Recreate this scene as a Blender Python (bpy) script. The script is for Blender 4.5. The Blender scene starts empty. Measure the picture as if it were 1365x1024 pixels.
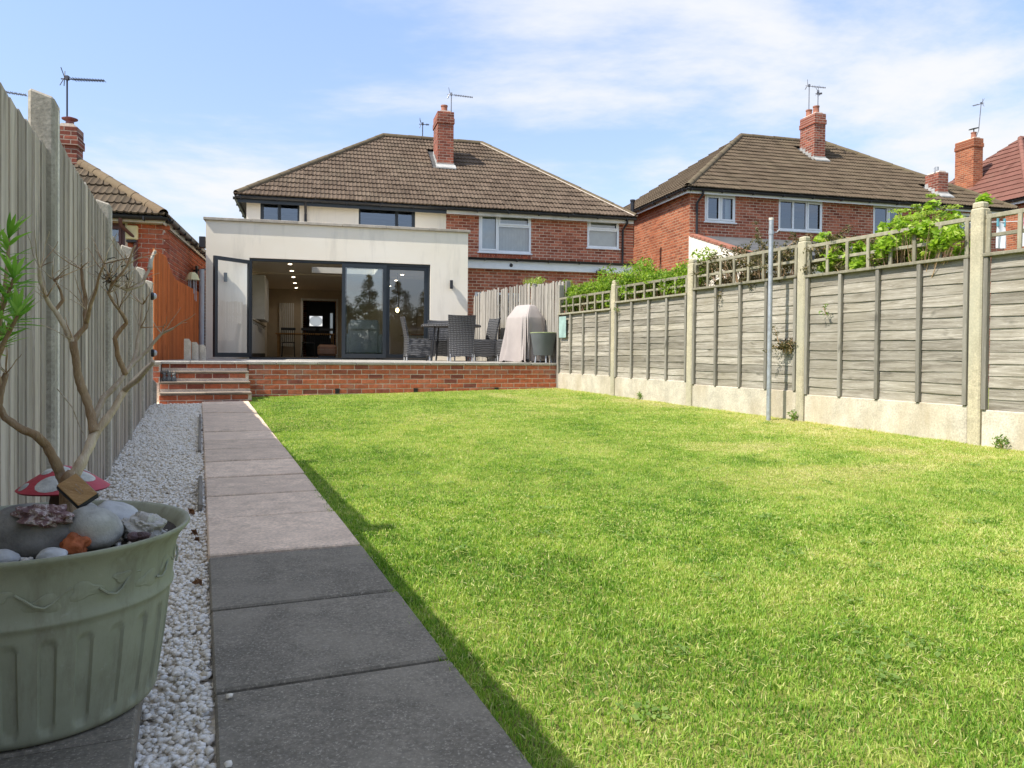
import bpy, bmesh, math, random
import numpy as np
from mathutils import Vector, Matrix, noise as mnoise

random.seed(7)
rng = np.random.default_rng(7)
SC = bpy.context.scene
COL = SC.collection
R = math.radians

# ------------------------------------------------------------------ camera
ZC = 0.87
cam_d = bpy.data.cameras.new('camera')
cam = bpy.data.objects.new('camera', cam_d)
COL.objects.link(cam)
SC.camera = cam
cam_d.sensor_width = 36.0
cam_d.lens = 36.0 * 1025 / 1365
cam_d.clip_start = 0.05
cam_d.clip_end = 2000
cam_d.shift_y = -23.0 / 1365
cam.location = (0, 0, ZC)
cam.rotation_euler = (Matrix.Rotation(R(90) - 15 / 1025, 3, 'X') @ Matrix.Rotation(0.009, 3, 'Z')).to_euler()

# ------------------------------------------------------------------ sun and sky
SUN_EL, SUN_AZ = R(52.0), R(30)          # elevation; heading of the light, from +X towards +Y
sv = Vector((math.cos(SUN_AZ) * math.cos(SUN_EL), math.sin(SUN_AZ) * math.cos(SUN_EL), -math.sin(SUN_EL)))
sun_d = bpy.data.lights.new('sun', 'SUN')
sun_d.energy = 2.85
sun_d.angle = R(0.53)
sun_d.color = (1.0, 0.95, 0.87)
sun = bpy.data.objects.new('sun', sun_d)
COL.objects.link(sun)
sun.rotation_euler = sv.to_track_quat('-Z', 'Y').to_euler()
sun.location = (-20, -10, 30)

world = bpy.data.worlds.new('World')
SC.world = world
world.use_nodes = True
nt = world.node_tree
nt.nodes.clear()
def wn(t, **k):
    n = nt.nodes.new(t)
    for a_, b_ in k.items():
        setattr(n, a_, b_)
    return n
w_out = wn('ShaderNodeOutputWorld')
w_bg = wn('ShaderNodeBackground')
w_bg.inputs[1].default_value = 0.15
w_sky = wn('ShaderNodeTexSky', sky_type='NISHITA', sun_disc=False)
w_sky.sun_elevation = SUN_EL
w_sky.sun_rotation = math.atan2(-sv.x, -sv.y)
w_sky.air_density = 1.0
w_sky.dust_density = 0.3
w_sky.ozone_density = 1.2
w_tc = wn('ShaderNodeTexCoord')
w_sep = wn('ShaderNodeSeparateXYZ')
nt.links.new(w_tc.outputs['Generated'], w_sep.inputs[0])
def wmath(op, a_, b_=None, clamp=False):
    n = wn('ShaderNodeMath', operation=op, use_clamp=clamp)
    for i, v in enumerate((a_, b_)):
        if v is None:
            continue
        if isinstance(v, (int, float)):
            n.inputs[i].default_value = v
        else:
            nt.links.new(v, n.inputs[i])
    return n.outputs[0]
zc = wmath('MAXIMUM', w_sep.outputs[2], 0.0)
den = wmath('ADD', zc, 0.16)
cx = wmath('DIVIDE', w_sep.outputs[0], den)
cy = wmath('DIVIDE', w_sep.outputs[1], den)
w_cmb = wn('ShaderNodeCombineXYZ')
nt.links.new(cx, w_cmb.inputs[0]); nt.links.new(cy, w_cmb.inputs[1])
w_map = wn('ShaderNodeMapping')
w_map.inputs['Location'].default_value = (4.6, 5.5, 0.0)
w_map.inputs['Scale'].default_value = (0.75, 0.8, 1)
nt.links.new(w_cmb.outputs[0], w_map.inputs[0])
w_n1 = wn('ShaderNodeTexNoise')
w_n1.inputs['Scale'].default_value = 0.8
w_n1.inputs['Detail'].default_value = 9
w_n1.inputs['Roughness'].default_value = 0.60
w_n1.inputs['Distortion'].default_value = 0.35
nt.links.new(w_map.outputs[0], w_n1.inputs['Vector'])
w_ramp = wn('ShaderNodeValToRGB')
w_ramp.color_ramp.elements[0].position = 0.45
w_ramp.color_ramp.elements[1].position = 0.64
w_ramp.color_ramp.interpolation = 'EASE'
nt.links.new(w_n1.outputs['Fac'], w_ramp.inputs[0])
# a little whitening low down, where one looks through more air
haze = wmath('POWER', wmath('SUBTRACT', 1.0, zc, True), 6.0)
cf = wmath('ADD', wmath('MULTIPLY', w_ramp.outputs[0], 0.90), wmath('ADD', wmath('MULTIPLY', haze, 0.26), 0.06), True)
w_gain = wn('ShaderNodeMix', data_type='RGBA', blend_type='MULTIPLY')
w_gain.inputs[0].default_value = 1
nt.links.new(w_sky.outputs[0], w_gain.inputs[6])
w_el = wn('ShaderNodeValToRGB')
w_el.color_ramp.elements[0].position = 0.0
w_el.color_ramp.elements[0].color = (0.50, 0.455, 0.49, 1)
w_el.color_ramp.elements[1].position = 0.5
w_el.color_ramp.elements[1].color = (0.90, 0.88, 0.92, 1)
nt.links.new(zc, w_el.inputs[0])
nt.links.new(w_el.outputs[0], w_gain.inputs[7])
w_mix = wn('ShaderNodeMix', data_type='RGBA')
nt.links.new(cf, w_mix.inputs[0])
nt.links.new(w_gain.outputs[2], w_mix.inputs[6])
w_mix.inputs[7].default_value = (2.8, 2.85, 2.95, 1)
nt.links.new(w_mix.outputs[2], w_bg.inputs[0])
nt.links.new(w_bg.outputs[0], w_out.inputs[0])

SC.view_settings.view_transform = 'Standard'
SC.view_settings.look = 'None'
SC.view_settings.gamma = 1
SC.view_settings.exposure = 1.18
SC.render.engine = 'CYCLES'
SC.cycles.use_denoising = True
SC.cycles.max_bounces = 8
SC.cycles.transparent_max_bounces = 16
SC.cycles.caustics_reflective = False
SC.cycles.caustics_refractive = False
SC.cycles.sample_clamp_indirect = 6

# ------------------------------------------------------------------ frames of the place
GA, HA = R(22.6), R(14.5)
def gxy(s, t):
    c, q = math.cos(GA), math.sin(GA)
    return (s * c - t * q, s * q + t * c)
def to_st(x, y):
    c, q = math.cos(GA), math.sin(GA)
    return (x * c + y * q, -x * q + y * c)
HP = (-6.46, 16.2)
def hxy(l, d):
    c, q = math.cos(HA), math.sin(HA)
    return (HP[0] + l * c - d * q, HP[1] + l * q + d * c)
def gz(x, y):
    s, t = to_st(x, y)
    return 0.0189 * y + 0.012 * max(0.0, min(s, 6.2) - 0.7)
def gzst(s, t):
    return gz(*gxy(s, t))
TZ = 0.745      # terrace level

# ------------------------------------------------------------------ mesh helpers
class MB:
    def __init__(self):
        self.v, self.f, self.tint = [], [], []
    def add(self, v, f, tint=0.0):
        o = len(self.v)
        self.v += [tuple(p) for p in v]
        self.f += [tuple(i + o for i in q) for q in f]
        self.tint += [tint] * len(v)
        return self
    def box(self, x0, x1, y0, y1, z0, z1, tint=0.0, m=None):
        v = [(x, y, z) for x in (x0, x1) for y in (y0, y1) for z in (z0, z1)]
        if m is not None:
            v = [m @ Vector(p) for p in v]
        f = [(0, 1, 3, 2), (4, 6, 7, 5), (0, 4, 5, 1), (2, 3, 7, 6), (0, 2, 6, 4), (1, 5, 7, 3)]
        return self.add(v, f, tint)
    def cbox(self, x0, x1, y0, y1, z0, z1, c=0.004, tint=0.0, m=None):
        v, f = cbox_vf(x0, x1, y0, y1, z0, z1, c)
        if m is not None:
            v = [m @ Vector(p) for p in v]
        return self.add(v, f, tint)
    def tube(self, pts, rad, n=8, cap=True, tint=0.0, twist=None):
        pts = [Vector(p) for p in pts]
        if isinstance(rad, (int, float)):
            rad = [rad] * len(pts)
        vs, fs = [], []
        up = None
        for i, p in enumerate(pts):
            d = (pts[min(i + 1, len(pts) - 1)] - pts[max(i - 1, 0)])
            d = d.normalized() if d.length > 1e-9 else Vector((0, 0, 1))
            if up is None:
                up = Vector((0, 0, 1)) if abs(d.z) < 0.9 else Vector((1, 0, 0))
            x = up - d * up.dot(d)
            x = x.normalized() if x.length > 1e-6 else d.orthogonal().normalized()
            up = x
            y = d.cross(x)
            for k in range(n):
                a_ = 2 * math.pi * k / n
                vs.append(p + (x * math.cos(a_) + y * math.sin(a_)) * rad[i])
        for i in range(len(pts) - 1):
            for k in range(n):
                fs.append((i * n + k, i * n + (k + 1) % n, (i + 1) * n + (k + 1) % n, (i + 1) * n + k))
        if cap:
            fs.append(tuple(range(n - 1, -1, -1)))
            fs.append(tuple(range((len(pts) - 1) * n, len(pts) * n)))
        return self.add(vs, fs, tint)
    def lathe(self, prof, n=24, c=(0, 0, 0), fn=None, tint=0.0, close=False):
        vs, fs = [], []
        for r_, z in prof:
            for k in range(n):
                a_ = 2 * math.pi * k / n
                rr = fn(a_, r_, z) if fn else r_
                vs.append((c[0] + rr * math.cos(a_), c[1] + rr * math.sin(a_), c[2] + z))
        for i in range(len(prof) - 1):
            for k in range(n):
                fs.append((i * n + k, i * n + (k + 1) % n, (i + 1) * n + (k + 1) % n, (i + 1) * n + k))
        if close:
            fs.append(tuple(range(n - 1, -1, -1)))
            fs.append(tuple(range((len(prof) - 1) * n, len(prof) * n)))
        return self.add(vs, fs, tint)
    def prism(self, poly, y0, y1, axis='y', tint=0.0):
        """poly is a list of (u, z); extruded along the other horizontal axis."""
        n = len(poly)
        if axis == 'y':
            v = [(u, y0, z) for u, z in poly] + [(u, y1, z) for u, z in poly]
        else:
            v = [(y0, u, z) for u, z in poly] + [(y1, u, z) for u, z in poly]
        f = [tuple(range(n)), tuple(range(2 * n - 1, n - 1, -1))]
        for i in range(n):
            j = (i + 1) % n
            f.append((j, i, i + n, j + n))
        return self.add(v, f, tint)

_cb = {}
def cbox_vf(x0, x1, y0, y1, z0, z1, c):
    cx_, cy_, cz_ = (x0 + x1) / 2, (y0 + y1) / 2, (z0 + z1) / 2
    hx, hy, hz = (x1 - x0) / 2, (y1 - y0) / 2, (z1 - z0) / 2
    idx, v = {}, []
    for sx in (-1, 1):
        for sy in (-1, 1):
            for sz in (-1, 1):
                for ax in range(3):
                    p = [sx * (hx - c), sy * (hy - c), sz * (hz - c)]
                    p[ax] = (sx * hx, sy * hy, sz * hz)[ax]
                    idx[(sx, sy, sz, ax)] = len(v)
                    v.append((cx_ + p[0], cy_ + p[1], cz_ + p[2]))
    if 'f' not in _cb:
        f = []
        for ax in range(3):
            o1, o2 = [k for k in range(3) if k != ax]
            for s_ in (-1, 1):
                q = []
                for a_, b_ in ((-1, -1), (1, -1), (1, 1), (-1, 1)):
                    k = [0, 0, 0]; k[ax] = s_; k[o1] = a_; k[o2] = b_
                    q.append(idx[(*k, ax)])
                f.append(q)
            for s1 in (-1, 1):
                for s2 in (-1, 1):      # edge parallel to ax
                    q = []
                    for s_, w in ((-1, o1), (1, o1), (1, o2), (-1, o2)):
                        k = [0, 0, 0]; k[ax] = s_; k[o1] = s1; k[o2] = s2
                        q.append(idx[(*k, w)])
                    f.append(q)
        for sx in (-1, 1):
            for sy in (-1, 1):
                for sz in (-1, 1):
                    f.append([idx[(sx, sy, sz, k)] for k in range(3)])
        out = []
        for q in f:                     # wind outwards
            ps = [Vector(v[i]) - Vector((cx_, cy_, cz_)) for i in q]
            nn = (ps[1] - ps[0]).cross(ps[2] - ps[0])
            ct = sum(ps, Vector()) / len(ps)
            ct = Vector((ct.x / hx, ct.y / hy, ct.z / hz))
            out.append(tuple(q) if nn.dot(ct) > 0 else tuple(reversed(q)))
        _cb['f'] = out
    return v, _cb['f']

def mesh_of(name, mb, mat=None, smooth=False, sharp=35):
    me = bpy.data.meshes.new(name)
    me.from_pydata(mb.v, [], mb.f)
    if any(mb.tint):
        at_ = me.attributes.new('tint', 'FLOAT', 'POINT')
        at_.data.foreach_set('value', mb.tint)
    if smooth:
        me.polygons.foreach_set('use_smooth', [True] * len(me.polygons))
        if sharp:
            me.set_sharp_from_angle(angle=R(sharp))
    if mat is not None:
        me.materials.append(mat)
    me.update()
    return me

def fast_mesh(name, V, F, mat, tint=None, smooth=False):
    """V (n,3) numpy, F (m,k) numpy of equal-size faces"""
    me = bpy.data.meshes.new(name)
    me.vertices.add(len(V)); me.vertices.foreach_set('co', np.ascontiguousarray(V, dtype=np.float32).ravel())
    k = F.shape[1]
    me.loops.add(F.size); me.loops.foreach_set('vertex_index', np.ascontiguousarray(F, dtype=np.int32).ravel())
    me.polygons.add(len(F)); me.polygons.foreach_set('loop_start', np.arange(0, F.size, k, dtype=np.int32))
    if tint is not None:
        at_ = me.attributes.new('tint', 'FLOAT', 'POINT')
        at_.data.foreach_set('value', np.ascontiguousarray(tint, dtype=np.float32))
    me.materials.append(mat)
    me.update(calc_edges=True)
    if smooth:
        me.polygons.foreach_set('use_smooth', np.ones(len(F), dtype=bool))
    return me

def put(name, me, parent=None, loc=(0, 0, 0), rz=0.0, m=None, **props):
    o = bpy.data.objects.new(name, me)
    COL.objects.link(o)
    if parent is not None:
        o.parent = parent
    if m is not None:
        o.matrix_basis = m
    else:
        o.location = loc
        if rz:
            o.rotation_euler = (0, 0, rz)
    for k, v in props.items():
        o[k] = v
    return o

def obj(name, mb, mat, parent=None, loc=(0, 0, 0), rz=0.0, smooth=False, sharp=35, m=None, **props):
    return put(name, mesh_of(name, mb, mat, smooth, sharp), parent, loc, rz, m, **props)

def thing(name, label, cat, loc=(0, 0, 0), rz=0.0, group=None):
    p = dict(label=label, category=cat)
    if group:
        p['group'] = group
    return put(name, None, None, loc, rz, **p)

def struct(name, loc=(0, 0, 0), rz=0.0, label=None, cat=None):
    p = dict(kind='structure')
    if label:
        p['label'] = label
        p['category'] = cat
    return put(name, None, None, loc, rz, **p)

# ------------------------------------------------------------------ materials
MT = {}
class NT:
    def __init__(self, name):
        self.m = bpy.data.materials.new(name)
        self.m.use_nodes = True
        self.t = self.m.node_tree
        self.t.nodes.clear()
        self.out = self.n('ShaderNodeOutputMaterial')
        MT[name] = self.m
    def n(self, typ, inp=None, **k):
        nd = self.t.nodes.new(typ)
        for a_, b_ in k.items():
            setattr(nd, a_, b_)
        for a_, b_ in (inp or {}).items():
            self.set(nd.inputs[a_], b_)
        return nd
    def set(self, sock, v):
        if isinstance(v, bpy.types.NodeSocket):
            self.t.links.new(v, sock)
        elif isinstance(v, (tuple, list)) and len(v) == 3 and sock.type == 'RGBA':
            sock.default_value = (*v, 1)
        else:
            sock.default_value = v
    def math(self, op, a_, b_=0.0, clamp=False):
        return self.n('ShaderNodeMath', {0: a_, 1: b_}, operation=op, use_clamp=clamp).outputs[0]
    def mix(self, f, a_, b_, blend='MIX'):
        return self.n('ShaderNodeMix', {0: f, 6: a_, 7: b_}, data_type='RGBA', blend_type=blend).outputs[2]
    def noise(self, vec, scale, detail=6, rough=0.6, dist=0.0):
        return self.n('ShaderNodeTexNoise', {'Vector': vec, 'Scale': scale, 'Detail': detail, 'Roughness': rough, 'Distortion': dist}).outputs['Fac']
    def ramp(self, f, stops, interp='LINEAR'):
        nd = self.n('ShaderNodeValToRGB', {0: f})
        cr = nd.color_ramp
        cr.interpolation = interp
        while len(cr.elements) < len(stops):
            cr.elements.new(0.5)
        for e_, (p, c) in zip(cr.elements, stops):
            e_.position = p
            e_.color = (*c, 1) if isinstance(c, tuple) else (c, c, c, 1)
        return nd.outputs[0]
    def step(self, f, lo, hi):
        nd = self.n('ShaderNodeMapRange', {0: f, 1: lo, 2: hi, 3: 0.0, 4: 1.0})
        return nd.outputs[0]
    def coords(self, stretch=(1, 1, 1), world=False):
        if world:
            v = self.n('ShaderNodeNewGeometry').outputs['Position']
        else:
            v = self.n('ShaderNodeTexCoord').outputs['Object']
            rn = self.n('ShaderNodeObjectInfo').outputs['Random']
            off = self.n('ShaderNodeVectorMath', {0: (37.0, 53.0, 71.0), 'Scale': rn}, operation='SCALE').outputs[0]
            v = self.n('ShaderNodeVectorMath', {0: v, 1: off}, operation='ADD').outputs[0]
        return self.n('ShaderNodeMapping', {'Vector': v, 'Scale': stretch}).outputs[0]
    def rnd(self):
        """one random number per object, or per piece of a joined mesh"""
        a_ = self.n('ShaderNodeObjectInfo').outputs['Random']
        b_ = self.n('ShaderNodeAttribute', attribute_name='tint').outputs['Fac']
        return self.math('FRACT', self.math('ADD', a_, b_))
    def bsdf(self, col, rough=0.8, bump=None, bs=0.3, bd=0.01, **k):
        inp = {'Base Color': col, 'Roughness': rough}
        inp.update({kk.replace('_', ' '): vv for kk, vv in k.items()})
        nd = self.n('ShaderNodeBsdfPrincipled', inp)
        if bump is not None:
            b_ = self.n('ShaderNodeBump', {'Strength': bs, 'Distance': bd, 'Height': bump})
            self.t.links.new(b_.outputs[0], nd.inputs['Normal'])
        return nd.outputs[0]
    def done(self, sh):
        self.t.links.new(sh, self.out.inputs[0])
        return self.m

def plain(name, c, rough=0.5, metallic=0.0, var=0.12, scale=6, bump=0.15, bd=0.004, spec=0.5, world=False):
    n = NT(name)
    v = n.coords(world=world)
    f = n.noise(v, scale, 5)
    d = tuple(x * (1 - var * 2) for x in c); l = tuple(min(1, x * (1 + var)) for x in c)
    col = n.mix(n.step(f, 0.3, 0.7), d, l)
    f2 = n.noise(v, scale * 9, 3)
    return n.done(n.bsdf(col, rough, f2, bump, bd, Metallic=metallic, Specular_IOR_Level=spec))

def wood(name, c1, c2, c3, stretch, rough=0.85, knots=True, rnd=0.25, green=None, bs=0.5):
    n = NT(name)
    v = n.coords(stretch)
    g = n.noise(v, 1.0, 8, 0.65, 0.6)
    fine = n.noise(v, 5.0, 5, 0.7)
    col = n.mix(n.step(g, 0.32, 0.68), c1, c2)
    col = n.mix(n.step(fine, 0.55, 0.8), col, c3)
    if knots:
        v2 = n.coords(tuple(max(1.0, s_ ** 0.5) * 1.6 for s_ in stretch))
        k = n.noise(v2, 1.3, 3, 0.5, 0.3)
        col = n.mix(n.math('MULTIPLY', n.step(k, 0.64, 0.74), 0.7), col, tuple(x * 0.35 for x in c1))
    if green:
        w = n.noise(n.coords(world=True), 1.7, 5)
        col = n.mix(n.math('MULTIPLY', n.step(w, 0.42, 0.7), 0.6), col, green)
    r_ = n.rnd()
    col = n.mix(1.0, col, n.ramp(r_, [(0, 1 - rnd), (1, 1 + rnd * 0.6)]), 'MULTIPLY')
    h = n.math('ADD', g, n.math('MULTIPLY', fine, 0.6))
    return n.done(n.bsdf(col, rough, h, bs, 0.006, Specular_IOR_Level=0.25))

wood('fence_grey', (0.36, 0.295, 0.225), (0.74, 0.645, 0.53), (0.88, 0.80, 0.69), (17, 17, 1.1), green=(0.56, 0.47, 0.36), rnd=0.38, bs=0.9)
wood('lap_board', (0.19, 0.165, 0.125), (0.47, 0.43, 0.355), (0.68, 0.63, 0.54), (20, 2.2, 34), rnd=0.30, green=(0.27, 0.235, 0.165), bs=0.8)
wood('batten_grey', (0.19, 0.175, 0.14), (0.31, 0.285, 0.235), (0.42, 0.39, 0.33), (30, 30, 2))
wood('trellis_wood', (0.21, 0.19, 0.13), (0.36, 0.33, 0.24), (0.46, 0.43, 0.33), (16, 16, 6), knots=False)
wood('slat_pale', (0.26, 0.235, 0.195), (0.45, 0.415, 0.355), (0.58, 0.54, 0.48), (30, 30, 1.5), rnd=0.35)
wood('orange_wood', (0.46, 0.125, 0.035), (0.72, 0.235, 0.065), (0.80, 0.33, 0.11), (36, 36, 1.5), rough=0.6, knots=True, rnd=0.2)
wood('edging_wood', (0.20, 0.17, 0.13), (0.34, 0.30, 0.24), (0.45, 0.41, 0.35), (30, 2, 30))
wood('bark', (0.34, 0.20, 0.10), (0.62, 0.44, 0.27), (0.76, 0.60, 0.43), (26, 26, 7), knots=False, rnd=0.3, bs=0.9)
wood('bark_pale', (0.46, 0.34, 0.22), (0.74, 0.60, 0.44), (0.84, 0.73, 0.59), (26, 26, 7), knots=False, rnd=0.3, bs=0.9)
wood('oak', (0.30, 0.16, 0.06), (0.46, 0.27, 0.11), (0.55, 0.36, 0.17), (3, 40, 40), rough=0.5, knots=False)
wood('tree_bark', (0.05, 0.035, 0.025), (0.10, 0.075, 0.05), (0.15, 0.12, 0.09), (12, 12, 2), knots=False)

def concrete(name, c, speck, spk_f=0.62, scale=9, rough=0.9, stain=None):
    n = NT(name)
    v = n.coords(world=True)
    f = n.noise(v, scale, 7, 0.65)
    col = n.mix(n.step(f, 0.28, 0.72), tuple(x * 0.72 for x in c), tuple(min(1, x * 1.18) for x in c))
    s = n.n('ShaderNodeTexVoronoi', {'Vector': v, 'Scale': 95.0}, feature='F1').outputs['Distance']
    s2 = n.noise(v, 150.0, 3, 0.7)
    s3 = n.noise(v, 75.0, 4, 0.75)
    col = n.mix(1.0, col, n.ramp(s3, [(0.32, 0.70), (0.68, 1.28)]), 'MULTIPLY')
    col = n.mix(n.math('MULTIPLY', n.step(s2, spk_f - 0.02, spk_f + 0.06), 0.65), col, speck)
    if stain:
        w = n.noise(n.coords((1, 1, 0.35), world=True), 2.6, 6, 0.6)
        col = n.mix(n.math('MULTIPLY', n.step(w, 0.46, 0.68), 0.75), col, stain)
    r_ = n.rnd()
    col = n.mix(1.0, col, n.ramp(r_, [(0, 0.88), (1, 1.1)]), 'MULTIPLY')
    return n.done(n.bsdf(col, rough, n.math('ADD', n.math('MULTIPLY', f, 0.6), n.math('MULTIPLY', s, 0.5)), 0.30, 0.003, Specular_IOR_Level=0.25))
concrete('post_yellow', (0.50, 0.44, 0.30), (0.16, 0.14, 0.10), stain=(0.40, 0.38, 0.28))
concrete('gravel_board', (0.64, 0.575, 0.455), (0.36, 0.29, 0.20), 0.64, 5, stain=(0.46, 0.375, 0.25))
concrete('post_grey', (0.52, 0.46, 0.37), (0.2, 0.18, 0.14), stain=(0.38, 0.34, 0.26))
concrete('post_front', (0.78, 0.72, 0.62), (0.2, 0.2, 0.18))
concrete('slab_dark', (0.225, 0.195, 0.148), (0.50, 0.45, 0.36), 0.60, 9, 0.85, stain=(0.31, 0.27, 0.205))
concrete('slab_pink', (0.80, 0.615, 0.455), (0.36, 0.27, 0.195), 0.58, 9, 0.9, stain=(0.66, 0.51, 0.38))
concrete('paving', (0.40, 0.37, 0.32), (0.3, 0.29, 0.26), 0.66, 5)
concrete('coping', (0.46, 0.41, 0.34), (0.25, 0.24, 0.2), 0.6, 8, stain=(0.30, 0.27, 0.215))
concrete('tread', (0.34, 0.27, 0.205), (0.2, 0.17, 0.14), 0.6, 8, stain=(0.24, 0.19, 0.145))
concrete('mortar', (0.74, 0.62, 0.50), (0.30, 0.24, 0.2))
concrete('flashing', (0.46, 0.45, 0.42), (0.4, 0.4, 0.4))
concrete('soil', (0.055, 0.042, 0.03), (0.15, 0.12, 0.09))

def brick_piece(name, cols, dirt=0.5):
    n = NT(name)
    v = n.coords(world=True)
    r_ = n.rnd()
    col = n.ramp(r_, cols)
    f = n.noise(v, 22.0, 6, 0.65)
    col = n.mix(1.0, col, n.ramp(f, [(0.25, 0.62), (0.75, 1.25)]), 'MULTIPLY')
    w = n.noise(v, 3.2, 6, 0.7)
    col = n.mix(n.math('MULTIPLY', n.step(w, 0.52, 0.75), dirt), col, (0.42, 0.34, 0.28))
    w2 = n.noise(v, 6.0, 4, 0.6)
    col = n.mix(n.math('MULTIPLY', n.step(w2, 0.62, 0.78), 0.55), col, (0.09, 0.055, 0.045))
    return n.done(n.bsdf(col, 0.88, n.noise(v, 60.0, 4), 0.5, 0.006, Specular_IOR_Level=0.25))
BR = [(0, (0.42, 0.115, 0.058)), (0.22, (0.58, 0.165, 0.075)), (0.45, (0.50, 0.135, 0.062)), (0.7, (0.62, 0.20, 0.10)), (0.88, (0.36, 0.10, 0.06)), (1.0, (0.22, 0.075, 0.055))]
brick_piece('brick_terrace', BR)
brick_piece('brick_step', [(p, tuple(c * 0.85 for c in k)) for p, k in BR], 0.3)
brick_piece('brick_house', [(0, (0.38, 0.095, 0.044)), (0.3, (0.48, 0.13, 0.058)), (0.6, (0.42, 0.11, 0.055)), (1, (0.29, 0.08, 0.048))], 0.25)

def brick_wall(name, axis, c1, c2, mort, row=0.083, wid=0.228, ms=0.010, dark=(0.17, 0.05, 0.032), patch=None):
    n = NT(name)
    o = n.n('ShaderNodeTexCoord').outputs['Object']
    sp = n.n('ShaderNodeSeparateXYZ', {0: o})
    vec = n.n('ShaderNodeCombineXYZ', {0: sp.outputs[axis], 1: sp.outputs[2]}).outputs[0]
    b = n.n('ShaderNodeTexBrick', {'Vector': vec, 'Color1': (0, 0, 0), 'Color2': (1, 1, 1), 'Mortar': (0.5, 0.5, 0.5), 'Scale': 1.0,
            'Mortar Size': ms, 'Mortar Smooth': 0.25, 'Bias': 0.0, 'Brick Width': wid, 'Row Height': row}, offset=0.5)
    f = n.noise(o, 1.6, 5); f2 = n.noise(o, 26.0, 4)
    k = n.math('ADD', n.math('MULTIPLY', b.outputs['Color'], 0.75), n.math('MULTIPLY', f, 0.45))
    col = n.ramp(k, [(0.12, dark), (0.32, c1), (0.7, c2), (1.0, tuple(min(1, x * 1.25) for x in c2))])
    col = n.mix(1.0, col, n.ramp(f2, [(0.25, 0.7), (0.75, 1.2)]), 'MULTIPLY')
    m = n.mix(n.step(f2, 0.3, 0.7), tuple(x * 0.75 for x in mort), mort)
    mf = b.outputs['Fac']
    fade = n.noise(o, 0.9, 4)
    mf = n.math('MULTIPLY', mf, n.step(fade, 0.15, 0.55))
    col = n.mix(mf, col, m)
    h = n.math('SUBTRACT', n.math('MULTIPLY', f2, 0.3), b.outputs['Fac'])
    return n.done(n.bsdf(col, 0.9, h, 0.8, 0.012, Specular_IOR_Level=0.2))
for ax, sfx in ((0, 'x'), (1, 'y')):
    brick_wall('brick_red_' + sfx, ax, (0.30, 0.088, 0.050), (0.43, 0.145, 0.082), (0.72, 0.54, 0.39))
    brick_wall('brick_orange_' + sfx, ax, (0.28, 0.085, 0.042), (0.38, 0.125, 0.060), (0.50, 0.34, 0.22), dark=(0.19, 0.06, 0.034))
    brick_wall('brick_stack_' + sfx, ax, (0.20, 0.062, 0.042), (0.30, 0.095, 0.06), (0.50, 0.40, 0.32), row=0.083, ms=0.009, dark=(0.09, 0.045, 0.035))

def render_mat():
    n = NT('cream_render')
    v = n.coords(world=True)
    f = n.noise(v, 0.9, 5); f2 = n.noise(v, 60.0, 4, 0.7); f3 = n.noise(v, 9.0, 4)
    col = n.mix(n.step(f, 0.3, 0.7), (0.84, 0.755, 0.605), (0.88, 0.81, 0.68))
    col = n.mix(n.math('MULTIPLY', n.step(n.noise(n.coords((3, 3, 0.5), world=True), 1.4, 5), 0.54, 0.75), 0.40), col, (0.54, 0.49, 0.40))
    h = n.math('ADD', f2, n.math('MULTIPLY', f3, 0.6))
    return n.done(n.bsdf(col, 0.92, h, 0.35, 0.006, Specular_IOR_Level=0.2))
render_mat()

def tile_mat(name, c1, c2, lich, dark, lf=0.58):
    n = NT(name)
    v = n.coords(world=True)
    r_ = n.rnd()
    col = n.ramp(r_, [(0, tuple(x * 0.8 for x in c1)), (0.10, c1), (1.0, tuple(x * 0.95 for x in c2))])
    f = n.noise(v, 1.3, 6, 0.65)
    col = n.mix(n.math('MULTIPLY', n.step(f, lf - 0.1, lf + 0.15), 0.45), col, lich)
    f2 = n.noise(v, 14.0, 6, 0.7)
    col = n.mix(n.math('MULTIPLY', n.step(f2, 0.52, 0.72), 0.6), col, dark)
    col = n.mix(n.math('MULTIPLY', n.step(n.noise(v, 34.0, 3), 0.70, 0.76), 0.6), col, (0.42, 0.40, 0.30))
    return n.done(n.bsdf(col, 0.92, n.noise(v, 50.0, 4), 0.4, 0.006, Specular_IOR_Level=0.2))
tile_mat('tile_brown', (0.105, 0.075, 0.052), (0.165, 0.12, 0.085), (0.18, 0.145, 0.10), (0.05, 0.036, 0.026))
tile_mat('tile_olive', (0.095, 0.070, 0.045), (0.135, 0.10, 0.066), (0.155, 0.125, 0.078), (0.05, 0.035, 0.023))
tile_mat('tile_red', (0.17, 0.075, 0.055), (0.22, 0.10, 0.075), (0.20, 0.115, 0.085), (0.10, 0.045, 0.034))
tile_mat('hip_tile', (0.125, 0.092, 0.06), (0.165, 0.125, 0.08), (0.17, 0.145, 0.08), (0.06, 0.043, 0.028), 0.45)
tile_mat('hip_tile_tan', (0.17, 0.115, 0.07), (0.22, 0.15, 0.09), (0.20, 0.165, 0.10), (0.09, 0.06, 0.04), 0.45)
tile_mat('hip_tile_red', (0.22, 0.10, 0.075), (0.27, 0.125, 0.095), (0.26, 0.15, 0.11), (0.14, 0.06, 0.045), 0.6)

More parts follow.
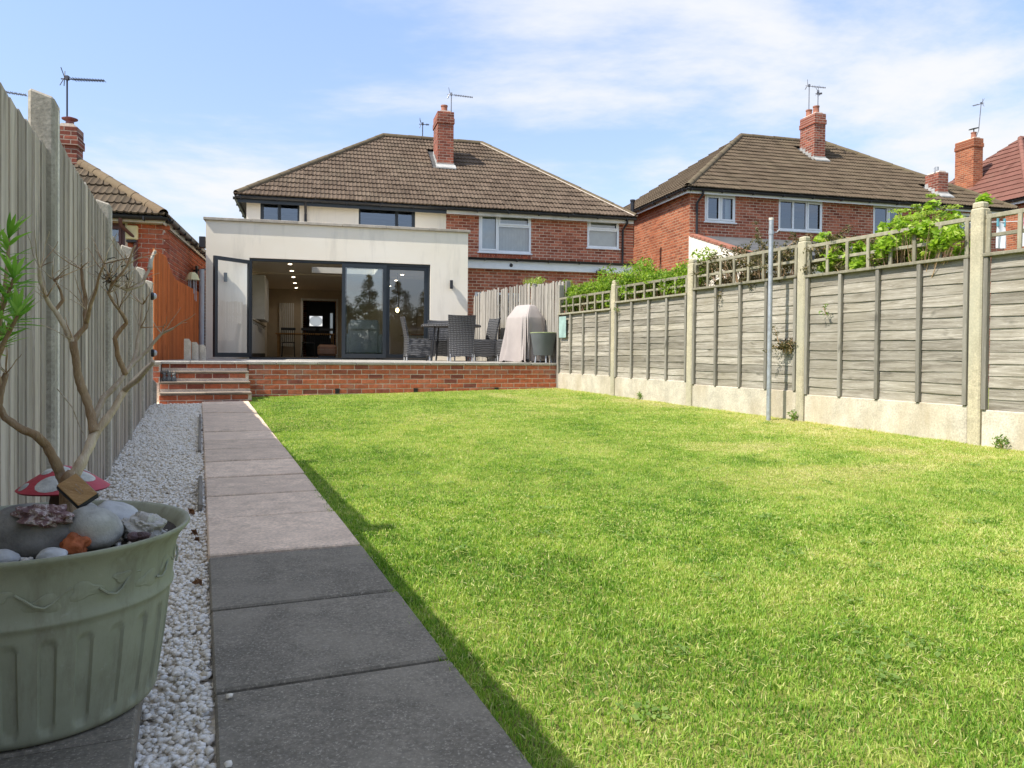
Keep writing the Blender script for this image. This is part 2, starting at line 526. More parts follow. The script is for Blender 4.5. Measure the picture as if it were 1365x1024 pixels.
plain('anthracite', (0.022, 0.028, 0.034), 0.38, var=0.05, bump=0.02)
plain('black_plastic', (0.018, 0.018, 0.020), 0.4, var=0.1, bump=0.05)
plain('white_upvc', (0.80, 0.81, 0.80), 0.35, var=0.03, bump=0.03)
plain('white_paint', (0.74, 0.73, 0.69), 0.5, var=0.05)
plain('grime_paint', (0.64, 0.61, 0.54), 0.6, var=0.14, scale=3)
plain('brown_frame', (0.10, 0.035, 0.025), 0.45, var=0.1)
plain('terracotta', (0.36, 0.145, 0.09), 0.85, var=0.15)
plain('cowl_red', (0.20, 0.06, 0.055), 0.5, var=0.2)
plain('aerial_metal', (0.22, 0.22, 0.24), 0.45, 0.6, 0.1)
plain('aerial_dark', (0.05, 0.045, 0.06), 0.5, 0.2, 0.1)
plain('galvanised', (0.46, 0.48, 0.50), 0.5, 0.5, 0.15, 12)
plain('grey_pipe', (0.46, 0.47, 0.48), 0.45, 0.0, 0.06)
plain('felt_roof', (0.10, 0.10, 0.10), 0.95, var=0.2, scale=3)
plain('wicker_fill', (0.05, 0.05, 0.052), 0.7)
plain('table_glass', (0.03, 0.033, 0.037), 0.12, var=0.05, bump=0.0)
plain('cover_cloth', (0.41, 0.36, 0.33), 0.85, var=0.06, scale=3, bump=0.1)
plain('cover_trim', (0.70, 0.66, 0.62), 0.8, var=0.06)
plain('planter_grey', (0.15, 0.165, 0.165), 0.7, var=0.1, scale=3)
plain('planter_rim', (0.36, 0.41, 0.20), 0.7, var=0.15)
plain('lamp_yellow', (0.72, 0.64, 0.33), 0.5, var=0.05)
plain('cream_plastic', (0.70, 0.66, 0.48), 0.5, var=0.05)
plain('chrome', (0.6, 0.6, 0.6), 0.2, 1.0, 0.03)
def pot_mat():
    n = NT('pot_green')
    v = n.coords(world=True)
    f = n.noise(v, 6.0, 6)
    col = n.mix(n.step(f, 0.3, 0.7), (0.30, 0.305, 0.205), (0.41, 0.41, 0.29))
    w = n.noise(n.coords((9, 9, 1.6), world=True), 2.2, 6, 0.7)
    col = n.mix(n.math('MULTIPLY', n.step(w, 0.50, 0.72), 0.55), col, (0.17, 0.145, 0.095))
    sc = n.noise(v, 46.0, 4, 0.7)
    col = n.mix(n.math('MULTIPLY', n.step(sc, 0.62, 0.74), 0.45), col, (0.46, 0.45, 0.36))
    n.done(n.bsdf(col, n.ramp(w, [(0.3, 0.5), (0.7, 0.85)]), sc, 0.15, 0.003))
pot_mat()
plain('stone_grey', (0.30, 0.275, 0.235), 0.8, var=0.25, scale=14, bump=0.5)
plain('stone_pale', (0.50, 0.48, 0.42), 0.8, var=0.24, scale=16, bump=0.45)
plain('stone_blue', (0.56, 0.55, 0.52), 0.75, var=0.12, scale=12, bump=0.3)
plain('stone_white', (0.60, 0.56, 0.49), 0.8, var=0.2, scale=22, bump=0.7)
plain('stone_purple', (0.14, 0.085, 0.085), 0.7, var=0.3, scale=30, bump=0.7)
plain('stone_orange', (0.50, 0.135, 0.04), 0.75, var=0.2, scale=20, bump=0.4)
plain('toad_red', (0.52, 0.05, 0.07), 0.55, var=0.15, scale=14, bump=0.2)
plain('toad_white', (0.66, 0.64, 0.57), 0.8, var=0.2, scale=30, bump=0.4)
plain('toad_stem', (0.15, 0.10, 0.06), 0.8, var=0.25, scale=20)
plain('teal_paint', (0.33, 0.47, 0.42), 0.8, var=0.15)
plain('wall_plaster', (0.52, 0.44, 0.33), 0.9, var=0.04)
plain('ceiling_white', (0.78, 0.71, 0.60), 0.9, var=0.02)
plain('floor_dark', (0.12, 0.095, 0.07), 0.5, var=0.2)
plain('unit_white', (0.70, 0.68, 0.62), 0.45, var=0.04)
plain('black_wood', (0.015, 0.014, 0.014), 0.4)
plain('sofa_tan', (0.34, 0.16, 0.075), 0.55, var=0.1)
plain('armchair_grey', (0.50, 0.51, 0.48), 0.95, var=0.06, scale=10)
plain('cushion_cream', (0.60, 0.52, 0.38), 0.9)
plain('cloth_white', (0.82, 0.82, 0.82), 0.9, var=0.03)
plain('peg_blue', (0.12, 0.36, 0.42), 0.5)
plain('peg_pink', (0.55, 0.20, 0.25), 0.5)
plain('red_box', (0.5, 0.03, 0.03), 0.5)
plain('statue_grey', (0.16, 0.16, 0.15), 0.8, var=0.25, scale=25)
plain('dry_leaf', (0.22, 0.10, 0.035), 0.8, var=0.3, scale=20)
plain('house_core', (0.30, 0.24, 0.2), 0.95)

def amethyst():
    n = NT('amethyst')
    v = n.coords()
    f = n.noise(v, 38.0, 6, 0.75)
    col = n.ramp(f, [(0.32, (0.08, 0.035, 0.035)), (0.50, (0.24, 0.13, 0.12)), (0.57, (0.62, 0.52, 0.47)), (0.66, (0.14, 0.07, 0.065))])
    n.done(n.bsdf(col, 0.55, f, 0.8, 0.01))
amethyst()

def wicker():
    n = NT('wicker')
    v = n.coords((1, 1, 1))
    w = n.n('ShaderNodeTexWave', {'Vector': v, 'Scale': 9.0, 'Distortion': 3.0, 'Detail': 2.0}, bands_direction='Z').outputs['Fac']
    w2 = n.n('ShaderNodeTexWave', {'Vector': v, 'Scale': 11.0, 'Distortion': 2.5, 'Detail': 2.0}, bands_direction='X').outputs['Fac']
    f = n.math('MULTIPLY', w, w2)
    col = n.mix(n.step(f, 0.05, 0.5), (0.022, 0.022, 0.024), (0.16, 0.157, 0.155))
    n.done(n.bsdf(col, 0.5, f, 0.9, 0.01))
wicker()

def glass(name, tint, refl=0.10, rough=0.0, mult=1.5):
    n = NT(name)
    fr = n.n('ShaderNodeFresnel', {'IOR': 1.5}).outputs[0]
    fac = n.math('ADD', n.math('MULTIPLY', fr, mult), refl, True)
    tr = n.n('ShaderNodeBsdfTransparent', {'Color': tint}).outputs[0]
    gl = n.n('ShaderNodeBsdfGlossy', {'Color': (0.95, 0.97, 1.0), 'Roughness': rough}).outputs[0]
    return n.done(n.n('ShaderNodeMixShader', {0: fac, 1: tr, 2: gl}).outputs[0])
glass('glass_door', (0.90, 0.94, 0.92), 0.11)
glass('glass_clear', (0.97, 0.98, 0.97), 0.0, mult=0.3)
glass('glass_window', (0.80, 0.87, 0.90), 0.13)
def frosted():
    n = NT('glass_frosted')
    a_ = n.n('ShaderNodeBsdfTranslucent', {'Color': (0.85, 0.88, 0.88)}).outputs[0]
    b_ = n.n('ShaderNodeBsdfTransparent', {'Color': (0.5, 0.5, 0.5)}).outputs[0]
    n.done(n.n('ShaderNodeMixShader', {0: 0.5, 1: a_, 2: b_}).outputs[0])
frosted()
def emit(name, c, s):
    n = NT(name)
    n.done(n.n('ShaderNodeEmission', {'Color': c, 'Strength': s}).outputs[0])
emit('downlight', (1.0, 0.86, 0.66), 9)
emit('bulb', (1.0, 0.75, 0.35), 6)

def leaf_mat(name, stops, trans=0.35, rough=0.5):
    n = NT(name)
    r_ = n.n('ShaderNodeAttribute', attribute_name='tint').outputs['Fac']
    col = n.ramp(r_, stops)
    p = n.bsdf(col, rough, Specular_IOR_Level=0.3)
    tcol = n.mix(1.0, col, (1.35, 1.45, 0.7), 'MULTIPLY')
    tr = n.n('ShaderNodeBsdfTranslucent', {'Color': tcol}).outputs[0]
    return n.done(n.n('ShaderNodeMixShader', {0: trans, 1: p, 2: tr}).outputs[0])
leaf_mat('grass_blade', [(0, (0.070, 0.15, 0.016)), (0.25, (0.18, 0.345, 0.038)), (0.50, (0.375, 0.51, 0.088)), (0.78, (0.60, 0.60, 0.21)), (1.0, (0.74, 0.65, 0.38))], 0.42)
leaf_mat('leaf_privet', [(0, (0.10, 0.18, 0.02)), (0.5, (0.22, 0.35, 0.035)), (1, (0.40, 0.50, 0.08))], 0.42)
leaf_mat('leaf_bright', [(0, (0.18, 0.30, 0.03)), (0.5, (0.32, 0.47, 0.06)), (1, (0.52, 0.60, 0.15))], 0.42)
leaf_mat('leaf_elder', [(0, (0.20, 0.30, 0.06)), (0.5, (0.36, 0.45, 0.10)), (1, (0.52, 0.58, 0.20))], 0.4)
leaf_mat('leaf_dusky', [(0, (0.06, 0.06, 0.03)), (0.5, (0.13, 0.12, 0.05)), (1, (0.24, 0.19, 0.09))], 0.25)
leaf_mat('leaf_lance', [(0, (0.13, 0.28, 0.05)), (0.5, (0.24, 0.46, 0.08)), (1, (0.42, 0.62, 0.20))], 0.45, 0.65)
leaf_mat('leaf_conifer', [(0, (0.020, 0.035, 0.010)), (0.6, (0.05, 0.075, 0.02)), (1, (0.09, 0.12, 0.03))], 0.2)
leaf_mat('leaf_weed', [(0, (0.12, 0.21, 0.04)), (1, (0.27, 0.38, 0.10))], 0.4)

def lawn_soil():
    n = NT('lawn_soil')
    v = n.coords(world=True)
    f = n.noise(v, 0.8, 6); f2 = n.noise(v, 40.0, 5, 0.7)
    col = n.mix(n.step(f, 0.35, 0.7), (0.20, 0.25, 0.045), (0.34, 0.32, 0.11))
    col = n.mix(n.step(f2, 0.45, 0.75), col, (0.06, 0.05, 0.025))
    n.done(n.bsdf(col, 0.95, f2, 0.8, 0.02, Specular_IOR_Level=0.1))
lawn_soil()
def gravel_mat():
    n = NT('gravel_white')
    r_ = n.rnd()
    col = n.ramp(r_, [(0, (0.62, 0.50, 0.34)), (0.06, (0.88, 0.79, 0.64)), (0.4, (0.96, 0.87, 0.73)), (0.7, (0.98, 0.91, 0.79)), (1, (0.94, 0.88, 0.78))])
    f = n.noise(n.coords(world=True), 90.0, 4)
    col = n.mix(1.0, col, n.ramp(f, [(0.3, 0.8), (0.7, 1.05)]), 'MULTIPLY')
    n.done(n.bsdf(col, 0.75, f, 0.3, 0.003))
gravel_mat()
def gravel_bed():
    n = NT('gravel_bed')
    v = n.coords(world=True)
    s = n.n('ShaderNodeTexVoronoi', {'Vector': v, 'Scale': 55.0})
    col = n.ramp(s.outputs['Distance'], [(0.1, (0.95, 0.87, 0.74)), (0.55, (0.88, 0.79, 0.65)), (0.85, (0.60, 0.52, 0.40))])
    n.done(n.bsdf(col, 0.9, n.math('MULTIPLY', s.outputs['Distance'], -1.0), 0.8, 0.015))
gravel_bed()
plain('ground_earth', (0.11, 0.12, 0.05), 0.95, var=0.25, scale=0.6, world=True)

# ================================================================== THE GROUND
g = MB(); g.box(-400, 400, -400, 400, -1.0, -0.36)
obj('ground', g, MT['ground_earth'], kind='structure')

def strip(name, s0, s1, t0, t1, ns, nt_, dz, mat, slope=None):
    mb = MB(); V = []
    for j in range(nt_ + 1):
        t = t0 + (t1 - t0) * j / nt_
        a_, b_ = (s0(t) if callable(s0) else s0), (s1(t) if callable(s1) else s1)
        for i in range(ns + 1):
            s = a_ + (b_ - a_) * i / ns
            x, y = gxy(s, t)
            V.append((x, y, gz(x, y) + dz))
    F_ = [(j * (ns + 1) + i, j * (ns + 1) + i + 1, (j + 1) * (ns + 1) + i + 1, (j + 1) * (ns + 1) + i) for j in range(nt_) for i in range(ns)]
    mb.add(V, F_)
    return obj(name, mb, mat, kind='structure')
pl = lambda t: 0.035 + 0.008 * t
prr = lambda t: pl(t) + 0.595
strip('lawn', lambda t: prr(t) - 0.03, 6.6, -9.5, 12.1, 24, 60, -0.004, MT['lawn_soil'])
strip('gravel_bed', -0.75, lambda t: pl(t) + 0.02, -9.5, 12.1, 2, 40, -0.016, MT['gravel_bed'])
strip('side_ground', -9.0, -0.74, -9.5, 11.0, 8, 20, -0.05, MT['ground_earth'])
strip('neighbour_lawn', 6.59, 14.0, -9.5, 13.0, 4, 20, -0.01, MT['lawn_soil'])

# ---- path of slabs
path = struct('path', label='straight path of square concrete slabs beside the lawn', cat='path')
joints = [0.10, 0.73, 1.35, 1.975, 2.57, 3.20, 3.885, 4.46, 5.04, 5.70, 6.32, 6.90, 7.52, 8.13, 8.80, 9.45, 10.10, 10.72, 11.14]
for i in range(len(joints) - 1):
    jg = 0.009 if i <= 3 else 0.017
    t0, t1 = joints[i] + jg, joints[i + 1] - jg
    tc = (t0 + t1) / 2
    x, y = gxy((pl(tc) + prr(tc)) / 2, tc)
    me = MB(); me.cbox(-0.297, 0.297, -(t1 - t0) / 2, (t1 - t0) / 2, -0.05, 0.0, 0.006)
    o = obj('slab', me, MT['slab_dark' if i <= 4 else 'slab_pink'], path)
    o.location = (x, y, gz(x, y) + 0.016 + random.uniform(-0.004, 0.004))
    o.rotation_euler = (math.atan(0.0189) + random.uniform(-0.005, 0.005), random.uniform(-0.006, 0.006), GA - 0.008 + random.uniform(-0.004, 0.004))

strip('path_bed', lambda t: pl(t) + 0.004, lambda t: prr(t) - 0.004, 0.1, 11.14, 2, 20, -0.012, MT['soil'])
# timber edging beside the path
def edging(t0, t1, label, dz):
    mb = MB()
    n_ = 6
    for k in range(n_):
        pass
    L = t1 - t0
    mb.cbox(-0.011, 0.011, -L / 2, L / 2, -0.04, 0.035, 0.004)
    tc = (t0 + t1) / 2
    x, y = gxy(pl(tc) - 0.028, tc)
    o = obj('timber_edging', mb, MT['edging_wood'], None, label=label, category='edging')
    o.location = (x, y, gz(x, y) + dz); o.rotation_euler = (0.02, 0.04, GA - 0.01)
edging(6.25, 9.1, 'long weathered timber edging board between white gravel and pink slabs', 0.0)
edging(4.15, 5.0, 'short broken timber edging board in the gravel near the green planter', 0.004)

# ---- gravel
def gravel():
    base = []
    for k in range(6):
        bm = bmesh.new()
        bmesh.ops.create_icosphere(bm, subdivisions=1, radius=1.0)
        for v in bm.verts:
            v.co *= 1 + 0.50 * mnoise.noise(v.co * 1.5 + Vector((k * 7.1, 0, 0)))
        base.append((np.array([v.co[:] for v in bm.verts]), np.array([[q.index for q in f.verts] for f in bm.faces])))
        bm.free()
    Vs, Fs, Ts = [], [], []
    off = 0
    N = 29000
    t = 0.6 + (11.05 - 0.6) * rng.random(N * 3) ** 1.7
    s = -0.57 + rng.random(N * 3) * (0.57 + 0.14)
    keep = (s < 0.033 + 0.008 * t - 0.004) & ~((t < 2.15) & (s < -0.115) & (t > -1))
    t, s = t[keep][:N], s[keep][:N]
    for i in range(len(t)):
        v, f = base[i % 6]
        x, y = gxy(s[i], t[i])
        far = min(1.0, max(0.0, (t[i] - 3.0) / 6.0))
        r_ = rng.uniform(0.005, 0.0108) * (1 + 0.5 * far)
        sc = np.array([r_ * rng.uniform(0.8, 1.35), r_ * rng.uniform(0.8, 1.3), r_ * rng.uniform(0.5, 0.8)])
        a_ = rng.uniform(0, 6.28); c_, q_ = math.cos(a_), math.sin(a_)
        p = v * sc
        p = np.stack([p[:, 0] * c_ - p[:, 1] * q_, p[:, 0] * q_ + p[:, 1] * c_, p[:, 2] + p[:, 0] * rng.uniform(-.4, .4)], 1)
        Vs.append(p + [x, y, gz(x, y) - 0.010 + abs(rng.normal(0, 0.007))])
        Fs.append(f + off); off += len(v)
        Ts.append(np.full(len(v), rng.random()))
    me = fast_mesh('gravel', np.concatenate(Vs), np.concatenate(Fs), MT['gravel_white'], np.concatenate(Ts), smooth=False)
    put('gravel', me, kind='stuff', label='white and cream decorative gravel between the grey fence and the path', category='gravel')
    # a few stray chippings kicked on to the path
    for (s_, t_) in ((0.085, 1.93), (0.07, 1.62)):
        v, f = base[random.randrange(6)]
        x, y = gxy(s_, t_)
        mb = MB(); mb.add(v * [0.011, 0.008, 0.006], f.tolist())
        obj('pebble', mb, MT['gravel_white'], None, (x, y, gz(x, y) + 0.022), random.random() * 3, True, 60,
            label='loose white chipping lying on the dark path slabs', category='pebble', group='chippings strayed on to the path')
gravel()

# ---- grass
def vnoise(x, y, seed, freq):
    r_ = np.random.default_rng(seed); tab = r_.random((64, 64))
    X, Y = x * freq, y * freq
    xi, yi = np.floor(X).astype(int), np.floor(Y).astype(int)
    fx, fy = X - xi, Y - yi
    fx, fy = fx * fx * (3 - 2 * fx), fy * fy * (3 - 2 * fy)
    g_ = lambda i, j: tab[(xi + i) % 64, (yi + j) % 64]
    return (g_(0, 0) * (1 - fx) + g_(1, 0) * fx) * (1 - fy) + (g_(0, 1) * (1 - fx) + g_(1, 1) * fx) * fy

def grass():
    ca, sa = math.cos(GA), math.sin(GA)
    S, T = [], []
    for t0, t1, dens in ((-1.2, 0.8, 14000), (0.8, 2.2, 38000), (2.2, 3.6, 32000), (3.6, 5.2, 24000), (5.2, 7.5, 15000), (7.5, 10.0, 7500), (10.0, 12.08, 6000)):
        n_ = int((t1 - t0) * 5.5 * dens)
        t = t0 + rng.random(n_) * (t1 - t0)
        s = 0.55 + rng.random(n_) * 5.42
        S.append(s); T.append(t)
    s, t = np.concatenate(S), np.concatenate(T)
    edge = 0.035 + 0.008 * t + 0.595 + 0.012 - 0.045 * (0.6 * vnoise(s * 0 + 3, t, 3, 9) + 0.6 * vnoise(s * 0 + 3, t, 4, 2.3) + rng.random(len(t)) * .5 - 0.4)
    x, y = s * ca - t * sa, s * sa + t * ca
    keep = (s > edge) & (y > 0.4) & ((np.abs(x / np.maximum(y, .1)) < 0.72) | ((x < 0.75 * y + 2.2) & (x > 0) & (rng.random(len(x)) < 0.42))) & (s < 5.83 + 0.03 * vnoise(s * 0, t, 5, 6))
    keep &= ~((t > 12.02) & (s < 6.0))
    s, t, x, y = s[keep], t[keep], x[keep], y[keep]
    n_ = len(s)
    z = 0.0189 * y + 0.012 * np.maximum(0, s - 0.7)
    dry = 0.5 * vnoise(s, t, 11, 0.9) + 0.3 * vnoise(s, t, 12, 2.3) + 0.2 * vnoise(s, t, 13, 6.0)
    stripe = vnoise(s, t, 17, 1.4)
    near_fence = np.clip((s - 4.6) / 1.2, 0, 1)
    lush = vnoise(s, t, 21, 0.5)
    tint = 0.15 + 0.46 * dry + 0.28 * (vnoise(s, t, 14, 19) - 0.5) + 0.20 * (vnoise(s, t, 15, 6) - 0.5) + 0.14 * (vnoise(s, t, 16, 2.5) - 0.5) + near_fence * (0.10 + 0.28 * vnoise(s, t, 19, 1.1)) + 0.12 * np.clip((s - 0.7) / 5, 0, 1)
    bare = np.clip((vnoise(s, t, 23, 1.6) - 0.66) * 5, 0, 1) * np.clip((s - 2.2) / 2.2, 0, 1)
    tint += 0.30 * bare
    tint = np.clip(tint + rng.normal(0, 0.17, n_), 0.02, 0.97)
    tint = np.where(rng.random(n_) < 0.04 + 0.07 * near_fence, rng.uniform(0.75, 0.98, n_), tint)
    dist = np.hypot(x, y)
    edgy = np.clip(1 - (s - edge[keep]) / 0.10, 0, 1)
    fen = np.clip((s - 5.68) / 0.12, 0, 1)
    h = (0.009 + 0.012 * rng.random(n_) ** 1.6) * (0.85 + 0.3 * vnoise(s, t, 31, 5.1)) * (1 - 0.45 * bare) * (1 + 0.35 * edgy + 0.8 * fen * vnoise(s, t, 33, 4))
    w = (0.0010 + 0.0009 * rng.random(n_)) * (1 + np.clip((dist - 1.8) / 4, 0, 2.2))
    az = rng.random(n_) * 6.283
    lean = rng.uniform(0.1, 1.0, n_) * h
    flow = vnoise(s, t, 41, 3.0) * 6.28
    dx, dy = np.cos(az) * lean + 0.10 * h * np.cos(flow), np.sin(az) * lean + 0.10 * h * np.sin(flow)
    pa = az + 1.57 + rng.normal(0, 0.6, n_)
    wx, wy = np.cos(pa) * w, np.sin(pa) * w
    B = np.stack([x, y, z - 0.006], 1)
    W = np.stack([wx, wy, 0 * w], 1)
    flat = rng.random(n_) < 0.025          # clippings lying on top
    h = np.where(flat, 0.012, h); tint = np.where(flat, rng.uniform(0.5, 0.92, n_), tint)
    dx, dy = np.where(flat, np.cos(az) * 0.03, dx), np.where(flat, np.sin(az) * 0.03, dy)
    B[:, 2] += np.where(flat, 0.012, 0)
    mid = B + np.stack([dx * 0.35, dy * 0.35, h * np.where(flat, 0.3, 0.62)], 1)
    tip = B + np.stack([dx, dy, h * np.where(flat, 0.2, 1.0)], 1)
    V = np.stack([B - W, B + W, mid + W * 0.8, mid - W * 0.8, tip], 1).reshape(-1, 3)
    i0 = np.arange(n_) * 5
    nr, fr_ = i0[dist < 4.3], i0[dist >= 4.3]      # far blades are single leaves
    F_ = np.concatenate([np.stack([nr, nr + 1, nr + 2], 1), np.stack([nr, nr + 2, nr + 3], 1), np.stack([nr + 3, nr + 2, nr + 4], 1), np.stack([fr_, fr_ + 1, fr_ + 4], 1)])
    me = fast_mesh('grass', V, F_, MT['grass_blade'], np.repeat(tint * 0.999, 5))
    put('grass', me, kind='stuff', label='short mown green lawn grass with dry yellow patches', category='grass')
grass()

# ---- foliage helper
def leaves(blobs, size, asp=0.5, per=None, up=0.3, seed=1, jitter=0.35, fold=0.15):
    """blobs: (x,y,z,rx,ry,rz,count). returns numpy V,F,tint of folded leaves"""
    r_ = np.random.default_rng(seed)
    P = []
    for (bx, by, bz, rx, ry, rz_, n_) in blobs:
        d = r_.normal(size=(n_, 3)); d /= np.linalg.norm(d, axis=1)[:, None]
        rad = r_.random(n_) ** 0.45
        P.append(d * rad[:, None] * [rx, ry, rz_] + [bx, by, bz])
    P = np.concatenate(P); n_ = len(P)
    nrm = r_.normal(size=(n_, 3)); nrm[:, 2] = np.abs(nrm[:, 2]) + up; nrm /= np.linalg.norm(nrm, axis=1)[:, None]
    a_ = r_.normal(size=(n_, 3)); a_ -= nrm * (a_ * nrm).sum(1)[:, None]; a_ /= np.linalg.norm(a_, axis=1)[:, None]
    b_ = np.cross(nrm, a_)
    L = (size * (1 + jitter * r_.normal(size=n_)).clip(0.4, 1.8))[:, None]
    Wd = L * asp * 0.5
    base, tip = P - a_ * L * 0.5, P + a_ * L * 0.5 - nrm * L * 0.12
    m1 = P + b_ * Wd + nrm * L * fold; m2 = P - b_ * Wd + nrm * L * fold
    V = np.stack([base, m1, tip, m2], 1).reshape(-1, 3)
    i0 = np.arange(n_) * 4
    F_ = np.concatenate([np.stack([i0, i0 + 1, i0 + 2], 1), np.stack([i0, i0 + 2, i0 + 3], 1)])
    return V, F_, np.repeat(r_.random(n_) * 0.999, 4)

def leaf_obj(name, blobs, size, mat, parent, **k):
    V, F_, T_ = leaves(blobs, size, **k)
    return put(name, fast_mesh(name, V, F_, MT[mat], T_), parent)

# ================================================================== TERRACE AND STEPS
terrace = struct('terrace', (0, 0, 0), GA, 'raised paved terrace behind a low red brick retaining wall', 'terrace')
TS0, TS1, TT = 0.775, 5.985, 12.05
core = MB(); core.box(TS0 + 0.004, TS1, TT + 0.0055, TT + 0.20, -0.1, TZ - 0.042)
core.box(TS0 + 0.02, TS1 - 0.02, TT + 0.20, TT + 0.3, -0.1, TZ - 0.042)
obj('wall_core', core, MT['mortar'], terrace)
def brick_mesh(l, w, h, nm='brick'):
    out = []
    for k in range(4):
        mb = MB(); mb.cbox(0, l, 0, w, 0, h, 0.0045)
        mb.v = [(x + random.uniform(-.0016, .0016), y + random.uniform(-.0016, .0016), z + random.uniform(-.0016, .0016)) for x, y, z in mb.v]
        out.append(mesh_of(nm, mb))
    return out
def mats(mesh_list, mat):
    res = []
    for me in mesh_list:
        m2 = me.copy(); m2.materials.clear(); m2.materials.append(mat); res.append(m2)
    return res
full = brick_mesh(0.215, 0.10, 0.064)
half = brick_mesh(0.103, 0.10, 0.064)
def lay(parent, s0, s1, z0, rows, y, mat, pitch=0.0755, first=0, skip=()):
    fm, hm = mats(full, mat), mats(half, mat)
    for r_ in range(rows):
        s = s0; z = z0 + r_ * pitch
        k = 0
        if (r_ + first) % 2:
            put('brick', random.choice(hm), parent, (s, y + random.uniform(-.002, .004), z)); s += 0.113
        while s + 0.215 <= s1 + 1e-6:
            if (r_, k) not in skip:
                o = put('brick', random.choice(fm), parent, (s, y + random.uniform(-.003, .0005), z + random.uniform(-.0015, .0015)))
                o.rotation_euler = (0, random.uniform(-.004, .004), random.uniform(-.004, .004))
            s += 0.2255; k += 1
        rest = s1 - s
        if rest > 0.04:
            mb = MB(); mb.cbox(0, min(rest, 0.21), 0, 0.10, 0, 0.064, 0.0045)
            obj('brick', mb, mat, parent, (s, y, z))
lay(terrace, TS0, TS1, TZ - 0.042 - 0.0755 * 7 + 0.006, 7, TT, MT['brick_terrace'])
# lowest course partly in the ground
lay(terrace, TS0, TS1, TZ - 0.042 - 0.0755 * 8 + 0.006, 1, TT, MT['brick_terrace'], first=1)
for s in (2.05, 3.30, 4.70):
    mb = MB(); mb.box(s, s + 0.07, TT - 0.006, TT + 0.03, TZ - 0.042 - 0.0755 * 6 + 0.004, TZ - 0.042 - 0.0755 * 5)
    obj('drain_hole', mb, MT['black_plastic'], terrace)
# paving: edge slabs then the field
for j in range(9):
    for i in range(12):
        s0, s1 = TS0 - 0.02 + i * 0.60 - 1.2 * (0 if j else 0), 0
        s0 = -0.62 + i * 0.60; s1 = s0 + 0.592
        t0 = TT - 0.022 + j * 0.60; t1 = t0 + 0.592
        if s1 > 6.02: s1 = 6.02
        if s0 > 5.9: continue
        mb = MB(); mb.cbox(s0, s1, t0, t1, TZ - 0.040, TZ + random.uniform(-0.002, 0.001), 0.004)
        obj('paving_slab', mb, MT['paving'], terrace)
base = MB(); base.box(-0.6, 5.98, TT + 0.3, TT + 5.3, -0.1, TZ - 0.045)
obj('terrace_fill', base, MT['soil'], terrace)

steps = struct('steps', (0, 0, 0), GA, 'four red brick steps with pale slab treads up to the terrace', 'steps')
SS0, SS1 = -0.40, 0.765
G0 = 0.195
rise = (TZ - G0) / 4
for k in range(4):
    t0 = 11.15 + 0.30 * k
    zt = G0 + rise * (k + 1)
    zb = G0 + rise * k
    mb = MB(); mb.box(SS0 + 0.003, SS1 - 0.003, t0 + 0.0255, t0 + 0.34, -0.1, zt - 0.030)
    obj('riser_core', mb, MT['mortar'], steps)
    lay(steps, SS0, SS1, zt - 0.030 - 0.0755 + 0.007, 1, t0 + 0.020, MT['brick_step'], first=k)
    if k == 0:
        lay(steps, SS0, SS1, zt - 0.030 - 0.151 + 0.007, 1, t0 + 0.020, MT['brick_step'], first=1)
    if k < 3:
        for i in range(2):
            w = (SS1 - SS0) / 2
            mb = MB(); mb.cbox(SS0 + i * w + 0.002, SS0 + (i + 1) * w - 0.002, t0 - 0.005, t0 + 0.318, zt - 0.022, zt, 0.003)
            obj('tread_slab', mb, MT['tread'], steps)
# brick pier at the fence side of the steps
mb = MB(); mb.box(-0.513, -0.407, 11.52, 12.02, 0.1, TZ - 0.045)
obj('pier_core', mb, MT['mortar'], steps)
lay(steps, -0.522, -0.402, 0.46, 3, 11.51, MT['brick_terrace'], first=1)
mb = MB(); mb.cbox(-0.54, -0.395, 11.49, 12.02, TZ - 0.045, TZ - 0.005, 0.004)
obj('pier_cap', mb, MT['coping'], steps)

# slanted concrete stub beside the lowest step
mb = MB(); mb.prism([(-0.55, 0.15), (-0.425, 0.15), (-0.425, 0.46), (-0.455, 0.50), (-0.55, 0.585)], 11.02, 11.10)
obj('concrete_stub', mb, MT['post_grey'], None, (0, 0, 0), GA, label='grey concrete stub post with slanted top beside the lowest step', category='post')

